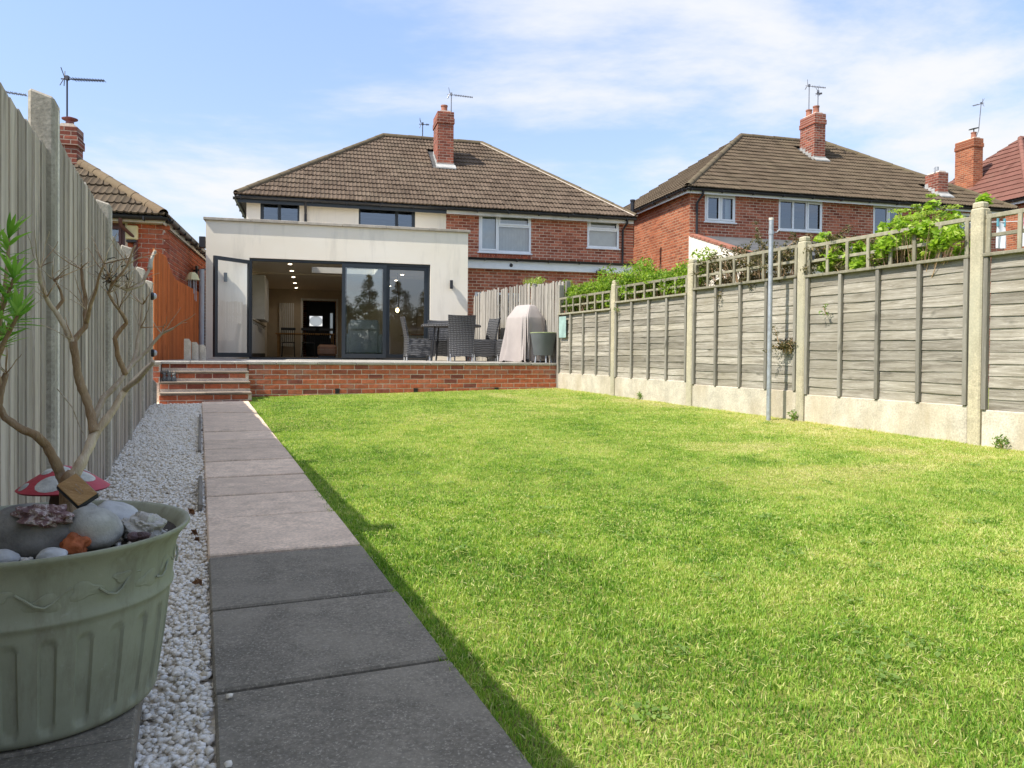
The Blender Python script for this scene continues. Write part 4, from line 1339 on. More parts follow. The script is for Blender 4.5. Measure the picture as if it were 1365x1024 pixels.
# ------------------------------------------------------------------ the semi-detached pair with the extension
def pair():
    h = thing('semi_detached_pair', 'pair of semi-detached houses under one brown hipped roof, cream rendered half with flat extension', 'house', (*HP, 0), HA)
    eye = house_local_eye(HP, HA)
    cr, fl = MT['cream_render'], 0.765
    WX0, WX1, PX = 0.47, 11.25, 5.80
    EZ = 5.00                       # eaves
    # ---- main walls
    up_l = (0.82, 1.82, 3.85, 4.93); up_r = (3.385, 4.93, 3.85, 4.93)
    obj('rendered_wall', wall_open(WX0, PX, 3.0, 4.96, [up_l, up_r], 4.2, 4.44), cr, h)
    w1 = (6.75, 8.29, 3.82, 4.92); w2 = (10.02, 11.02, 4.08, 4.92)
    obj('brick_wall', wall_open(PX + 0.002, WX1, 0.0, 4.96, [w1, w2], 4.2, 4.44), MT['brick_red_x'], h)
    obj('side_wall', wall_open(4.201, 12.2, 0.0, 4.96, [], WX1 + 0.001, WX1 + 0.24, 'y'), MT['brick_red_y'], h)
    obj('side_wall', wall_open(4.441, 12.2, 0.0, 4.96, [], WX0, WX0 + 0.24, 'y'), cr, h)
    door = (1.95, 2.98, 0.77, 2.80)
    obj('street_wall', wall_open(WX0, WX1 + 0.24, 0.0, 4.96, [door], 12.2, 12.42), MT['brick_red_x'], h)
    obj('party_wall', wall_open(4.441, 12.2, 0.0, 4.96, [], PX - 0.1, PX + 0.1, 'y'), MT['wall_plaster'], h)
    mb = MB(); mb.box(WX0 + 0.24, WX1, 4.441, 12.2, 3.02, 3.30); obj('upper_floor', mb, MT['ceiling_white'], h)
    # ---- windows
    window(h, up_l[0], up_l[1], up_l[2], up_l[3], 4.22, 'anthracite', [(0, .5, 0, 1, 1), (.5, 1, 0, 1)], 0.05)
    window(h, up_r[0], up_r[1], up_r[2], up_r[3], 4.22, 'anthracite', [(0, .66, 0, 1), (.66, 1, 0, 1, 1)], 0.05)
    a_ = window(h, *w1, 4.215, 'white_upvc', [(0, .36, 0, 1, 1), (.36, 1, 0, .70), (.36, 1, .70, 1, 1)], 0.06, proud=0.02)
    b_ = window(h, *w2, 4.215, 'white_upvc', [(0, 1, 0, .64), (0, 1, .64, 1, 1)], 0.06, proud=0.02)
    n_ = 17
    for k in range(n_):
        mb = MB(); wd = 1.46 / n_
        mb.box(-wd / 2 - 0.004, wd / 2 + 0.004, -0.0012, 0.0012, 3.86, 4.88)
        o = obj('blind_slat', mb, MT['white_paint'], a_, (6.80 + wd * (k + .5), 4.36, 0)); o.rotation_euler = (0, 0, 0.28)
    mb = MB(); mb.box(10.06, 10.98, 4.35, 4.354, 4.1, 4.9); obj('net_curtain', mb, MT['white_paint'], b_)
    # soldier course under the white window
    bm_ = mats(brick_mesh(0.064, 0.09, 0.10), MT['brick_house'])
    for k in range(20):
        put('soldier_brick', random.choice(bm_), h, (6.76 + k * 0.0765, 4.193, 3.672))
    # ---- roof
    zr = 7.12 + ZC
    cut = lambda u, v: abs(0.20 + u + 0.15 - 6.12) < 0.36 and 2.78 < v < 4.05
    rf = hip_roof(h, 0.20, 11.47, 3.88, 12.55, EZ, 4.38, 7.66, 8.2, zr, 'tile_brown', 'hip_tile', eye, 290, rows=17, mortar=-1, cut=cut)
    # fascia, soffit, gutters
    for (x0, x1, m) in ((0.28, 5.78, 'anthracite'), (5.781, 11.40, 'grime_paint')):
        mb = MB(); mb.cbox(x0, x1, 3.985, 4.008, EZ - 0.19, EZ - 0.03, 0.003); obj('fascia', mb, MT[m], h)
        mb = MB(); mb.box(x0, x1, 4.009, 4.20, EZ - 0.09, EZ - 0.075); obj('soffit', mb, MT[m], h)
    mb = MB(); mb.cbox(0.262, 0.279, 3.985, 12.4, EZ - 0.19, EZ - 0.03, 0.003); obj('fascia', mb, MT['anthracite'], h)
    gutter(h, (0.2, 3.92, EZ - 0.045), (11.46, 3.92, EZ - 0.045))
    gutter(h, (0.205, 3.90, EZ - 0.045), (0.205, 12.3, EZ - 0.045))
    mb = MB(); mb.tube([(1.98, 3.93, EZ - 0.07), (1.98, 3.95, EZ - 0.2), (1.98, 4.14, EZ - 0.38), (1.98, 4.14, 3.4)], 0.034, 10); obj('downpipe', mb, MT['black_plastic'], h, smooth=True)
    mb = MB(); mb.tube([(11.18, 3.93, EZ - 0.07), (11.18, 3.95, EZ - 0.18), (11.12, 4.14, EZ - 0.36), (11.12, 4.14, 3.5)], 0.034, 10); obj('downpipe', mb, MT['black_plastic'], h, smooth=True)
    mb = MB(); mb.tube([(11.62, 4.6, 4.2), (11.62, 4.6, 5.62)], 0.06, 14); mb.tube([(11.62, 4.6, 5.60), (11.62, 4.6, 5.66)], 0.075, 14)
    mb.tube([(11.5, 4.6, 4.9), (11.62, 4.6, 4.9)], 0.03, 8)
    obj('flue', mb, MT['black_plastic'], h, smooth=True)
    # chimney stack on the front slope
    sl = (zr - EZ) / (8.2 - 3.88)
    chimney(h, 6.12, 6.72, 0.49, 0.86, EZ + 0.6, 7.50 + ZC, 'stack', ((0.0, -0.12),), slope=sl, zf=EZ + (6.72 - 0.43 - 3.88) * sl + 0.02)
    # ---- neighbour's ground floor projection
    wy = 3.25
    obj('brick_wall', wall_open(5.64, 11.22, 0.0, 3.22, [(6.45, 7.7, 1.0, 2.6)], wy, wy + 0.22), MT['brick_red_x'], h)
    window(h, 6.45, 7.7, 1.0, 2.6, wy + 0.02, 'white_upvc', [(0, .5, 0, 1), (.5, 1, 0, 1)], 0.07, sill=False)
    mb = MB(); mb.cbox(5.64, 11.24, wy - 0.16, wy + 0.02, 3.221, 3.44, 0.004); fsc = obj('fascia', mb, MT['white_upvc'], h)
    mb = MB(); mb.box(5.64, 11.24, wy + 0.021, 4.199, 3.36, 3.52); obj('flat_roof', mb, MT['felt_roof'], h)
    gutter(h, (5.63, wy - 0.22, 3.50), (11.26, wy - 0.22, 3.50), r_=0.06)
    for x in (6.02, 7.42):
        mb = MB(); mb.lathe([(0, 0), (0.045, 0), (0.05, 0.01), (0.03, 0.02), (0, 0.02)], 14)
        obj('vent', mb, MT['black_plastic'], fsc, m=Matrix.Translation((x, wy - 0.161, 3.335)) @ Matrix.Rotation(R(90), 4, 'X'))
    mb = MB(); mb.cbox(10.0, 10.12, wy - 0.34, wy - 0.2, 3.22, 3.30, 0.01); mb.tube([(10.06, wy - 0.3, 3.26), (10.06, wy - 0.15, 3.30)], 0.02, 8)
    mb.lathe([(0.0, 0), (0.07, 0.0), (0.08, 0.06), (0.05, 0.11), (0, 0.12)], 14, (9.92, wy - 0.28, 3.18))
    obj('security_lamp', mb, MT['black_plastic'], fsc)

    # ---- the cream extension
    EW = 5.61
    ez = 3.66
    DX0, DX1, DZ = 0.87, 4.75, 2.905
    obj('extension_wall', wall_open(0.0, EW, 0.0, ez, [(DX0, DX1, fl - 0.02, DZ)], 0.0, 0.30), cr, h)
    obj('extension_flank', wall_open(0.301, 4.199, 0.0, ez, [], 0.0, 0.25, 'y'), cr, h)
    obj('extension_flank', wall_open(0.301, 4.199, 0.0, ez, [], EW - 0.25, EW, 'y'), cr, h)
    for k in range(6):
        w = (EW + 0.10) / 6
        mb = MB(); mb.cbox(-0.05 + k * w + 0.003, -0.05 + (k + 1) * w - 0.003, -0.058, 0.35, ez + 0.001, ez + 0.062 + random.uniform(-.003, .003), 0.006)
        obj('coping', mb, MT['coping'], h)
    for x in (-0.05, EW - 0.29):
        mb = MB(); mb.cbox(x, x + 0.34, 0.352, 4.19, ez + 0.001, ez + 0.06, 0.006); obj('coping', mb, MT['coping'], h)
    # flat roof slab with rooflight
    kx0, kx1, ky0, ky1 = 2.15, 3.78, 2.4, 3.8
    mb = MB()
    mb.box(0.25, kx0, 0.301, 4.199, 3.02, 3.28); mb.box(kx1, EW - 0.25, 0.301, 4.199, 3.02, 3.28)
    mb.box(kx0, kx1, 0.301, ky0, 3.02, 3.28); mb.box(kx0, kx1, ky1, 4.199, 3.02, 3.28)
    obj('extension_roof', mb, MT['ceiling_white'], h)
    mb = MB(); mb.box(kx0 + 0.01, kx1 - 0.01, ky0 + 0.01, ky1 - 0.01, 3.29, 3.31)
    sk = obj('rooflight', mb, MT['glass_clear'], h)
    mb = MB(); mb.box(kx0 - 0.08, kx0, ky0 - 0.08, ky1 + 0.08, 3.281, 3.34); mb.box(kx1, kx1 + 0.08, ky0 - 0.08, ky1 + 0.08, 3.281, 3.34)
    mb.box(kx0, kx1, ky0 - 0.08, ky0, 3.281, 3.34); mb.box(kx0, kx1, ky1, ky1 + 0.08, 3.281, 3.34)
    obj('rooflight_kerb', mb, MT['anthracite'], sk)
    # floor inside
    mb = MB(); mb.box(0.25, 5.69, 0.31, 12.19, fl - 0.12, fl); obj('interior_floor', mb, MT['floor_dark'], h)
    mb = MB(); mb.box(DX0, DX1, 0.0 - 0.03, 0.309, fl - 0.05, fl - 0.018); obj('door_threshold', mb, MT['anthracite'], h)
    # interior back wall with doorway and architrave
    hw = (1.86, 2.94, fl, 2.66)
    obj('interior_wall', wall_open(0.71, 5.69, fl, 3.02, [hw], 9.5, 9.6), MT['wall_plaster'], h)
    mb = MB()
    mb.box(hw[0] - 0.07, hw[0], 9.47, 9.499, fl, hw[3] + 0.07); mb.box(hw[1], hw[1] + 0.07, 9.47, 9.499, fl, hw[3] + 0.07); mb.box(hw[0], hw[1], 9.47, 9.499, hw[3], hw[3] + 0.07)
    obj('architrave', mb, MT['white_paint'], h)
    # front door to the street seen through the hall
    dm = wall_open(1.95, 2.68, 0.77, 2.80, [(2.06, 2.52, 1.90, 2.27)], 12.25, 12.30)
    fd = obj('front_door', dm, MT['black_wood'], h)
    pg = MB(); V = []
    for k in range(16):
        q = 2 * math.pi * k / 16
        V.append((2.29 + 0.24 * math.cos(q) * (1.0 if abs(math.cos(q)) > .8 else .98), 12.247, 2.085 + 0.19 * math.sin(q)))
    pg.add(V, [tuple(range(16))]); obj('pane', pg, MT['glass_frosted'], fd)
    mb = MB(); mb.box(2.68, 2.80, 12.25, 12.30, 0.77, 2.80); mb.box(2.90, 2.98, 12.25, 12.30, 0.77, 2.80); mb.box(2.80, 2.90, 12.25, 12.30, 0.77, 1.45); mb.box(2.80, 2.90, 12.25, 12.30, 2.40, 2.80)
    obj('door_side_frame', mb, MT['black_wood'], fd)
    mb = MB(); mb.box(2.80, 2.90, 12.27, 12.276, 1.45, 2.40); obj('pane', mb, MT['glass_frosted'], fd)
    # vertical radiator
    mb = MB()
    for k in range(8): mb.cbox(1.10 + k * 0.06, 1.145 + k * 0.06, 9.40, 9.46, 1.1, 2.55, 0.01)
    obj('radiator', mb, MT['white_paint'], h)
    # downlights
    for L_, ds in ((1.65, (1.9, 3.45, 5.1, 7.0, 8.7)), (4.5, (1.9, 3.45, 5.1, 7.0, 8.7))):
        for d in ds:
            mb = MB(); mb.lathe([(0.0, 0), (0.042, 0), (0.05, 0.012)], 16)
            dl = obj('downlight', mb, MT['downlight'], h, (L_, d, 3.004))
            mb = MB(); mb.lathe([(0.043, 0), (0.056, 0.0), (0.06, 0.013)], 16); obj('bezel', mb, MT['white_paint'], dl, (0, 0, 0.002))
            ld = bpy.data.lights.new('downlight_lamp', 'SPOT'); ld.spot_size = R(150); ld.spot_blend = 1.0; ld.energy = 5; ld.color = (1.0, 0.88, 0.72); ld.shadow_soft_size = 0.05
            lo = put('downlight_lamp', ld, dl, (0, 0, -0.02))

    # ---- sliding and opening glass doors
    fr = wall_open(DX0, DX1, fl - 0.017, DZ, [(DX0 + 0.05, DX1 - 0.05, fl + 0.015, DZ - 0.055)], 0.06, 0.17)
    obj('door_frame', fr, MT['anthracite'], h)
    def leaf(x, y, rz, wd, name='glass_door', handle=None, gmat='glass_door'):
        z0, z1 = fl + 0.02, DZ - 0.06
        e = put(name, None, h, (x, y, 0), rz)
        fm = wall_open(0, wd, z0, z1, [(0.075, wd - 0.075, z0 + 0.09, z1 - 0.075)], -0.03, 0.03)
        obj('leaf_frame', fm, MT['anthracite'], e)
        gm = MB(); gm.add([(0.072, 0, z0 + 0.087), (wd - 0.072, 0, z0 + 0.087), (wd - 0.072, 0, z1 - 0.072), (0.072, 0, z1 - 0.072)], [(0, 1, 2, 3)]); obj('pane', gm, MT[gmat], e)
        if handle is not None:
            mb = MB()
            mb.cbox(handle - 0.018, handle + 0.018, -0.042, -0.031, z0 + 0.92, z0 + 1.14, 0.003)
            mb.tube([(handle, -0.04, z0 + 1.05), (handle, -0.085, z0 + 1.05), (handle - 0.12 if handle > 0.4 else handle + 0.12, -0.085, z0 + 1.05)], 0.010, 8)
            obj('handle', mb, MT['chrome'], e)
        return e
    leaf(3.775, 0.112, 0, 0.925)
    leaf(2.835, 0.112, 0, 0.94)
    leaf(2.80, -0.005 - 0.03, 0, 0.965)
    lf = leaf(DX0 + 0.03, 0.03, R(180 + 46), 0.95, handle=0.90, gmat='glass_clear')
    # ---- black up-down wall lights
    for L_ in (0.40, 5.22):
        e = obj('wall_light', MB().tube([(L_, -0.075, 2.37), (L_, -0.075, 2.56)], 0.036, 14), MT['black_plastic'], h, smooth=True)
        mb = MB(); mb.cbox(L_ - 0.025, L_ + 0.025, -0.05, -0.001, 2.42, 2.51, 0.004); obj('bracket', mb, MT['black_plastic'], e)
    mb = MB(); mb.tube([(-0.075, -0.02, TZ), (-0.075, -0.02, 2.62)], 0.055, 14); obj('soil_pipe', mb, MT['grey_pipe'], h, smooth=True)
    mb = MB(); mb.cbox(-0.16, -0.03, 0.18, 0.34, 3.1, 3.34, 0.01); obj('hopper', mb, MT['black_plastic'], h)
    return h
pair()

def interior():
    """furniture that shows through the open doors"""
    fl = 0.765
    def H(l, d, z=fl): return (*hxy(l, d), z)
    k = thing('kitchen_units', 'white kitchen units along the wall inside the open glass doors', 'kitchen units', H(0, 0, 0), HA)
    mb = MB(); mb.box(0.26, 0.86, 1.0, 5.9, fl, fl + 0.10); obj('plinth', mb, MT['black_plastic'], k)
    for i in range(8):
        y0 = 1.0 + i * 0.6
        mb = MB(); mb.cbox(0.26, 0.86, y0 + 0.004, y0 + 0.596, fl + 0.101, fl + 0.86, 0.004); c = obj('base_cabinet', mb, MT['unit_white'], k)
        mb = MB(); mb.cbox(0.861, 0.88, y0 + 0.25, y0 + 0.37, fl + 0.78, fl + 0.795, 0.003); obj('handle', mb, MT['chrome'], c)
    mb = MB(); mb.cbox(0.26, 0.90, 1.0, 5.8, fl + 0.862, fl + 0.90, 0.004); obj('worktop', mb, MT['cushion_cream'], k)
    for i in range(3):
        y0 = 2.8 + i * 0.62
        mb = MB(); mb.cbox(0.72, 1.02, y0 + 0.004, y0 + 0.612, fl + 0.95, fl + 2.05, 0.004); obj('wall_cabinet', mb, MT['unit_white'], k)
    mb = MB(); mb.prism([(0.26, fl + 1.5), (0.8, fl + 1.5), (0.45, fl + 1.75), (0.45, fl + 2.24), (0.26, fl + 2.24)], 1.6, 2.2); obj('cooker_hood', mb, MT['chrome'], k)
    t = thing('dining_table', 'dark dining table with oak edge deep inside the room', 'table', H(1.9, 8.3), HA)
    mb = MB(); mb.cbox(-0.85, 0.95, -0.45, 0.45, 0.71, 0.75, 0.004); obj('tabletop', mb, MT['oak'], t)
    for x in (-0.8, 0.86):
        for y in (-0.40, 0.34):
            mb = MB(); mb.cbox(x, x + 0.07, y, y + 0.07, 0, 0.709, 0.004); obj('leg', mb, MT['oak'], t)
    for i, x in enumerate((-0.45, 0.15, 0.7)):
        c = thing('spindle_chair', 'black spindle-back chair pushed in at the dining table', 'chair', H(1.9 + x, 7.55), HA, 'black chairs at the dining table')
        mb = MB(); mb.cbox(-0.20, 0.20, -0.2, 0.2, 0.43, 0.46, 0.008); obj('seat', mb, MT['black_wood'], c)
        for sx in (-0.17, 0.17):
            for sy in (-0.17, 0.17):
                mb = MB(); mb.tube([(sx * 1.15, sy * 1.15, 0), (sx, sy, 0.43)], 0.014, 7); obj('leg', mb, MT['black_wood'], c)
        mb = MB()
        for q in range(7): mb.tube([(-0.18 + q * 0.06, -0.18, 0.46), (-0.19 + q * 0.063, -0.24, 0.84)], 0.008, 6)
        mb.cbox(-0.22, 0.22, -0.26, -0.22, 0.82, 0.90, 0.008); obj('backrest', mb, MT['black_wood'], c)
    # tan pouffe
    p = thing('footstool', 'tan leather footstool beside the grey armchair', 'footstool', H(2.52, 2.3), HA)
    mb = MB(); mb.cbox(-0.22, 0.24, -0.25, 0.25, 0.06, 0.33, 0.05); obj('cushion', mb, MT['sofa_tan'], p)
    mb = MB(); mb.cbox(-0.225, 0.245, -0.255, 0.255, 0.20, 0.215, 0.004); obj('piping', mb, MT['bark'], p)
    mb = MB(); mb.cbox(-0.2, 0.2, -0.22, 0.22, 0.0, 0.06, 0.005); obj('base', mb, MT['black_wood'], p)
    # armchair seen from behind
    a_ = thing('armchair', 'pale grey fabric armchair seen from behind through the glass door', 'armchair', H(3.34, 1.2), HA)
    mb = MB(); mb.cbox(-0.36, 0.36, -0.30, -0.10, 0.10, 0.86, 0.05); obj('backrest', mb, MT['armchair_grey'], a_)
    mb = MB(); mb.cbox(-0.33, 0.33, -0.36, -0.301, 0.66, 0.90, 0.028); obj('back_cushion', mb, MT['armchair_grey'], a_)
    for sx in (-1, 1):
        mb = MB(); mb.cbox(min(sx * 0.30, sx * 0.46), max(sx * 0.30, sx * 0.46), -0.28, 0.45, 0.10, 0.58, 0.05); obj('armrest', mb, MT['armchair_grey'], a_)
    mb = MB(); mb.cbox(-0.30, 0.30, -0.1, 0.45, 0.12, 0.44, 0.05); obj('seat', mb, MT['armchair_grey'], a_)
    for sx in (-0.36, 0.36):
        for sy in (-0.22, 0.38):
            mb = MB(); mb.tube([(sx, sy, 0), (sx, sy, 0.1)], 0.025, 8); obj('foot', mb, MT['black_wood'], a_)
    c = thing('cream_cabinet', 'low cream cabinet behind the end glass door', 'cabinet', H(4.45, 2.0), HA)
    mb = MB(); mb.cbox(-0.05, 0.55, -0.2, 0.25, 0.02, 0.58, 0.01); bd = obj('body', mb, MT['cushion_cream'], c)
    mb = MB(); mb.cbox(-0.10, 0.60, -0.24, 0.28, 0.581, 0.62, 0.005); obj('top', mb, MT['oak'], c)
    mb = MB(); mb.cbox(0.24, 0.26, -0.215, -0.201, 0.06, 0.54, 0.002); obj('door_gap', mb, MT['oak'], c)
    l = thing('pendant_lamp', 'small glowing pendant lamp hanging inside behind the glass', 'lamp', H(4.35, 3.2, 3.0), HA)
    mb = MB(); mb.tube([(0, 0, 0.02), (0, 0, -0.9)], 0.006, 6); obj('cord', mb, MT['black_plastic'], l)
    mb = MB(); mb.lathe([(0.0, -1.02), (0.035, -1.0), (0.045, -0.96), (0.03, -0.91), (0, -0.9)], 14); obj('bulb', mb, MT['bulb'], l, smooth=True)
interior()

# ------------------------------------------------------------------ low brick house beside the orange fence
def house_low():
    P = (-0.4551 * 13.5, 13.5)
    h = thing('brick_bungalow', 'low red brick house with brown window behind the grey fence', 'house', (*P, 0), HA)
    eye = house_local_eye(P, HA)
    ze = 2.36 + ZC
    wop = (-1.68, -0.60, ze - 1.15, ze - 0.13)
    obj('wall_core', wall_open(-9.0, 0.0, -0.3, ze - 0.1, [wop], 0.012, 0.25), MT['mortar'], h)
    obj('wall_core', wall_open(0.251, 9.5, -0.3, ze - 0.1, [], -0.25, -0.012, 'y'), MT['mortar'], h)
    # bricks
    fm = mats(full, MT['brick_house']); hm = mats(half, MT['brick_house'])
    pitch = 0.0835
    items = []
    rows = int((ze - 0.12 - 0.75) / pitch)
    fm = mats(brick_mesh(0.215, 0.10, 0.072), MT['brick_house'])
    for r_ in range(rows):
        z = ze - 0.12 - (r_ + 1) * pitch
        k = 0
        x = -0.215 if r_ % 2 else -0.105
        while x > -2.4:
            if not (x + 0.215 > wop[0] and x < wop[1] and z + 0.07 > wop[2]): items.append((x, 0.0, z, 0))
            x -= 0.2255
        y = 0.0 if r_ % 2 == 0 else 0.113
        while y < 5.6:
            items.append((0.0, y, z, 1)); y += 0.2255
    wx = lambda q: (Vector((q[0], q[1], q[2])) - eye).length
    items.sort(key=wx)
    rest = MB()
    bv = fm[0]
    for i, (x, y, z, sd) in enumerate(items):
        if i < 295:
            put('brick', random.choice(fm), h, (x, y + random.uniform(-.002, .003), z), 0) if not sd else put('brick', random.choice(fm), h, (x + random.uniform(-.003, .002), y, z), R(90))
        else:
            if sd: rest.cbox(x - 0.1, x, y, y + 0.215, z, z + 0.072, 0.004, tint=random.uniform(.01, .99))
            else: rest.cbox(x, x + 0.215, y, y + 0.1, z, z + 0.072, 0.004, tint=random.uniform(.01, .99))
    obj('brickwork', rest, MT['brick_house'], h, kind='stuff')
    cor = MB()
    for r_ in range(rows):
        if r_ % 2 == 0:
            z = ze - 0.12 - (r_ + 1) * pitch
    window(h, wop[0], wop[1], wop[2], wop[3], 0.03, 'brown_frame', [(0, .40, 0, 1), (.40, 1, 0, .62), (.40, 1, .62, 1, 1)], 0.07)
    mb = MB(); mb.box(-9.0, -0.26, 2.0, 2.05, -0.3, ze - 0.1); obj('room_wall', mb, MT['wall_plaster'], h)
    rf = hip_roof(h, -9.3, 0.09, -0.26, 9.0, ze, -4.7, -4.6, 4.37, ze + 3.1, 'tile_olive', 'hip_tile_tan', eye, 150, rows=15, left=False)
    mb = MB(); mb.cbox(-9.2, 0.05, -0.20, -0.18, ze - 0.13, ze - 0.02, 0.003); obj('fascia', mb, MT['grime_paint'], h)
    mb = MB(); mb.box(-9.2, 0.05, -0.179, -0.001, ze - 0.115, ze - 0.10); obj('soffit', mb, MT['grime_paint'], h)
    mb = MB(); mb.cbox(0.051, 0.07, -0.20, 9.0, ze - 0.15, ze - 0.02, 0.003); obj('fascia', mb, MT['grime_paint'], h)
    gutter(h, (-9.2, -0.25, ze - 0.04), (0.14, -0.25, ze - 0.04), br=0.8)
    gutter(h, (0.14, -0.26, ze - 0.05), (0.14, 9.0, ze - 0.05), br=0.7)
    mb = MB(); mb.tube([(-0.62, -0.25, ze - 0.08), (-0.62, -0.23, ze - 0.2), (-0.42, -0.05, ze - 0.4), (-0.42, -0.05, 0.2)], 0.034, 10); obj('downpipe', mb, MT['brown_frame'], h, smooth=True)
    mb = MB(); mb.cbox(-0.575, -0.33 - 0.05, -0.10, -0.003, ze - 0.42, ze - 0.17, 0.02); al = obj('alarm_box', mb, MT['lamp_yellow'], h)
    mb = MB(); mb.cbox(-0.56, -0.40, -0.105, -0.004, ze - 0.47, ze - 0.421, 0.01); obj('strobe', mb, MT['black_plastic'], al)
    # wall lantern bracket on the flank
    mb = MB(); mb.tube([(0.0, 3.6, ze - 0.55), (0.35, 3.6, ze - 0.50)], 0.02, 8); mb.cbox(0.05, 0.09, 3.5, 3.7, ze - 0.7, ze - 0.45, 0.005); obj('bracket', mb, MT['black_plastic'], h)
    c = chimney(h, -1.90, 1.60, 0.34, 0.40, ze + 0.6, 4.20 + ZC, 'stack', (), slope=0.67, zf=None)
    mb = MB(); mb.lathe([(0.09, 0), (0.09, 0.05), (0.07, 0.06), (0.07, 0.12), (0.135, 0.15), (0.14, 0.17), (0.05, 0.20), (0, 0.205)], 18)
    obj('chimney_cowl', mb, MT['cowl_red'], c, (-1.90, 1.60, 4.20 + ZC + 0.02), smooth=True, sharp=40)
    cx_, cy_ = -1.98, 1.72
    wxy = (P[0] + cx_ * math.cos(HA) - cy_ * math.sin(HA), P[1] + cx_ * math.sin(HA) + cy_ * math.cos(HA))
    aerial(wxy[0], wxy[1], 4.20 + ZC - 0.1, 1.10, R(-4), 0.74, 'dark television aerial with long boom on the chimney with red cowl', 'aerial_dark', 12, tilt=-0.06)
    aerial(-10.0, 14.2, 3.8, 1.95, R(10), 0.95, 'thin television aerial above the top of the grey fence', 'aerial_metal', 12, tilt=-0.10)
house_low()

# ------------------------------------------------------------------ brick house with white windows beyond the trellis
E3 = (4.95, 22.0)
def house_brick():
    h = thing('brick_house', 'red brick house with white windows and brown hipped roof beyond the trellis', 'house', (*E3, 0), HA)
    eye = house_local_eye(E3, HA)
    ze, zr = 4.87 + ZC, 7.77 + ZC
    x0, x1, y0, y1 = 0.22, 11.5, 0.25, 8.2
    wins = [(0.70, 1.68, 3.95 + ZC, 4.74 + ZC, [(0, .5, 0, 1, 1), (.5, 1, 0, 1, 1)]), (3.13, 4.63, 3.82 + ZC, 4.74 + ZC, [(0, .33, 0, 1), (.33, .64, 0, 1), (.64, 1, 0, 1, 1)]),
            (6.45, 7.5, 3.85 + ZC, 4.74 + ZC, [(0, .5, 0, 1), (.5, 1, 0, 1, 1)]), (9.5, 10.4, 4.0 + ZC, 4.70 + ZC, [(0, 1, 0, .6), (0, 1, .6, 1, 1)])]
    obj('brick_wall', wall_open(x0, x1, -0.3, ze - 0.08, [w[:4] for w in wins], y0, y0 + 0.24), MT['brick_red_x'], h)
    obj('flank_wall', wall_open(y0 + 0.001, y1, -0.3, ze - 0.08, [], x0 - 0.003, x0 + 0.24, 'y'), MT['brick_orange_y'], h)
    obj('back_wall', wall_open(x0, x1, -0.3, ze - 0.08, [], y1, y1 + 0.2), MT['brick_red_x'], h)
    obj('far_wall', wall_open(y0 + 0.24, y1, -0.3, ze - 0.08, [], x1 - 0.24, x1, 'y'), MT['brick_red_y'], h)
    mb = MB(); mb.box(x0 + 0.24, x1 - 0.24, y0 + 0.25, y1, 3.3 + ZC, 3.5 + ZC); obj('upper_floor', mb, MT['floor_dark'], h)
    mb = MB(); mb.box(x0 + 0.24, x1 - 0.24, y0 + 2.8, y0 + 2.9, 3.5 + ZC, ze - 0.1); obj('room_wall', mb, MT['wall_plaster'], h)
    for w in wins:
        ww = window(h, *w[:4], y0 + 0.015, 'white_upvc', w[4], 0.06, proud=0.02)
        if w[0] == 0.70:
            mb = MB(); mb.box(1.45, 1.62, y0 + 0.16, y0 + 0.164, w[2] + 0.05, w[3] - 0.05); obj('curtain', mb, MT['white_paint'], ww)
    cut = lambda u, v: (abs(u + 0.15 - 6.30) < 0.32 and 3.0 < v < 4.3) or (abs(u + 0.15 - 9.4) < 0.30 and 0.5 < v < 1.35)
    hip_roof(h, 0, 11.75, 0, 8.4, ze, 4.2, 7.62, 4.2, zr, 'tile_olive', 'hip_tile', eye, 290, rows=16, flat=False, cut=cut)
    for a_, b_ in (((0.06, 0.06, ze - 0.17), (11.7, 0.08, ze - 0.02)),):
        mb = MB(); mb.cbox(0.06, 11.7, 0.06, 0.08, ze - 0.17, ze - 0.02, 0.003); obj('fascia', mb, MT['white_upvc'], h)
    mb = MB(); mb.cbox(0.04, 0.059, 0.06, 8.3, ze - 0.17, ze - 0.02, 0.003); obj('fascia', mb, MT['white_upvc'], h)
    mb = MB(); mb.box(0.06, 11.7, 0.081, 0.249, ze - 0.10, ze - 0.085); obj('soffit', mb, MT['white_upvc'], h)
    mb = MB(); mb.box(0.06, 0.216, 0.251, 8.3, ze - 0.10, ze - 0.085); obj('soffit', mb, MT['white_upvc'], h)
    gutter(h, (-0.02, 0.0, ze - 0.05), (11.75, 0.0, ze - 0.05), br=1.0)
    gutter(h, (-0.02, 8.3, ze - 0.05), (-0.02, 0.0, ze - 0.05), br=1.0)
    mb = MB(); mb.cbox(5.0, 5.18, 0.045, 0.058, ze - 0.10, ze - 0.02, 0.003); obj('tape', mb, MT['red_box'], h)
    mb = MB(); mb.tube([(0.52, 0.0, ze - 0.08), (0.5, 0.02, ze - 0.2), (0.42, 0.20, ze - 0.42), (0.42, 0.20, 3.55 + ZC)], 0.034, 10); obj('downpipe', mb, MT['black_plastic'], h, smooth=True)
    sl = (zr - ze) / 4.2
    chimney(h, 6.30, 3.10, 0.42, 0.80, ze + 1.0, 8.30 + ZC, 'stack', ((-0.02, -0.2), (0.0, 0.22)), slope=sl, zf=ze + 2.70 * sl + 0.02, pot_h=0.26)
    c2 = chimney(h, 9.40, 0.90, 0.38, 0.56, ze - 0.9, 6.05 + ZC, 'stack', (), corbel=False, slope=sl, zf=ze + 0.62 * sl + 0.02)
    mb = MB(); mb.tube([(9.36, 0.86, 6.05 + ZC), (9.36, 0.86, 6.27 + ZC)], 0.06, 12); mb.tube([(9.22, 0.8, 6.05 + ZC), (9.22, 0.8, 6.22 + ZC)], 0.02, 8); obj('vent_pipe', mb, MT['galvanised'], c2)
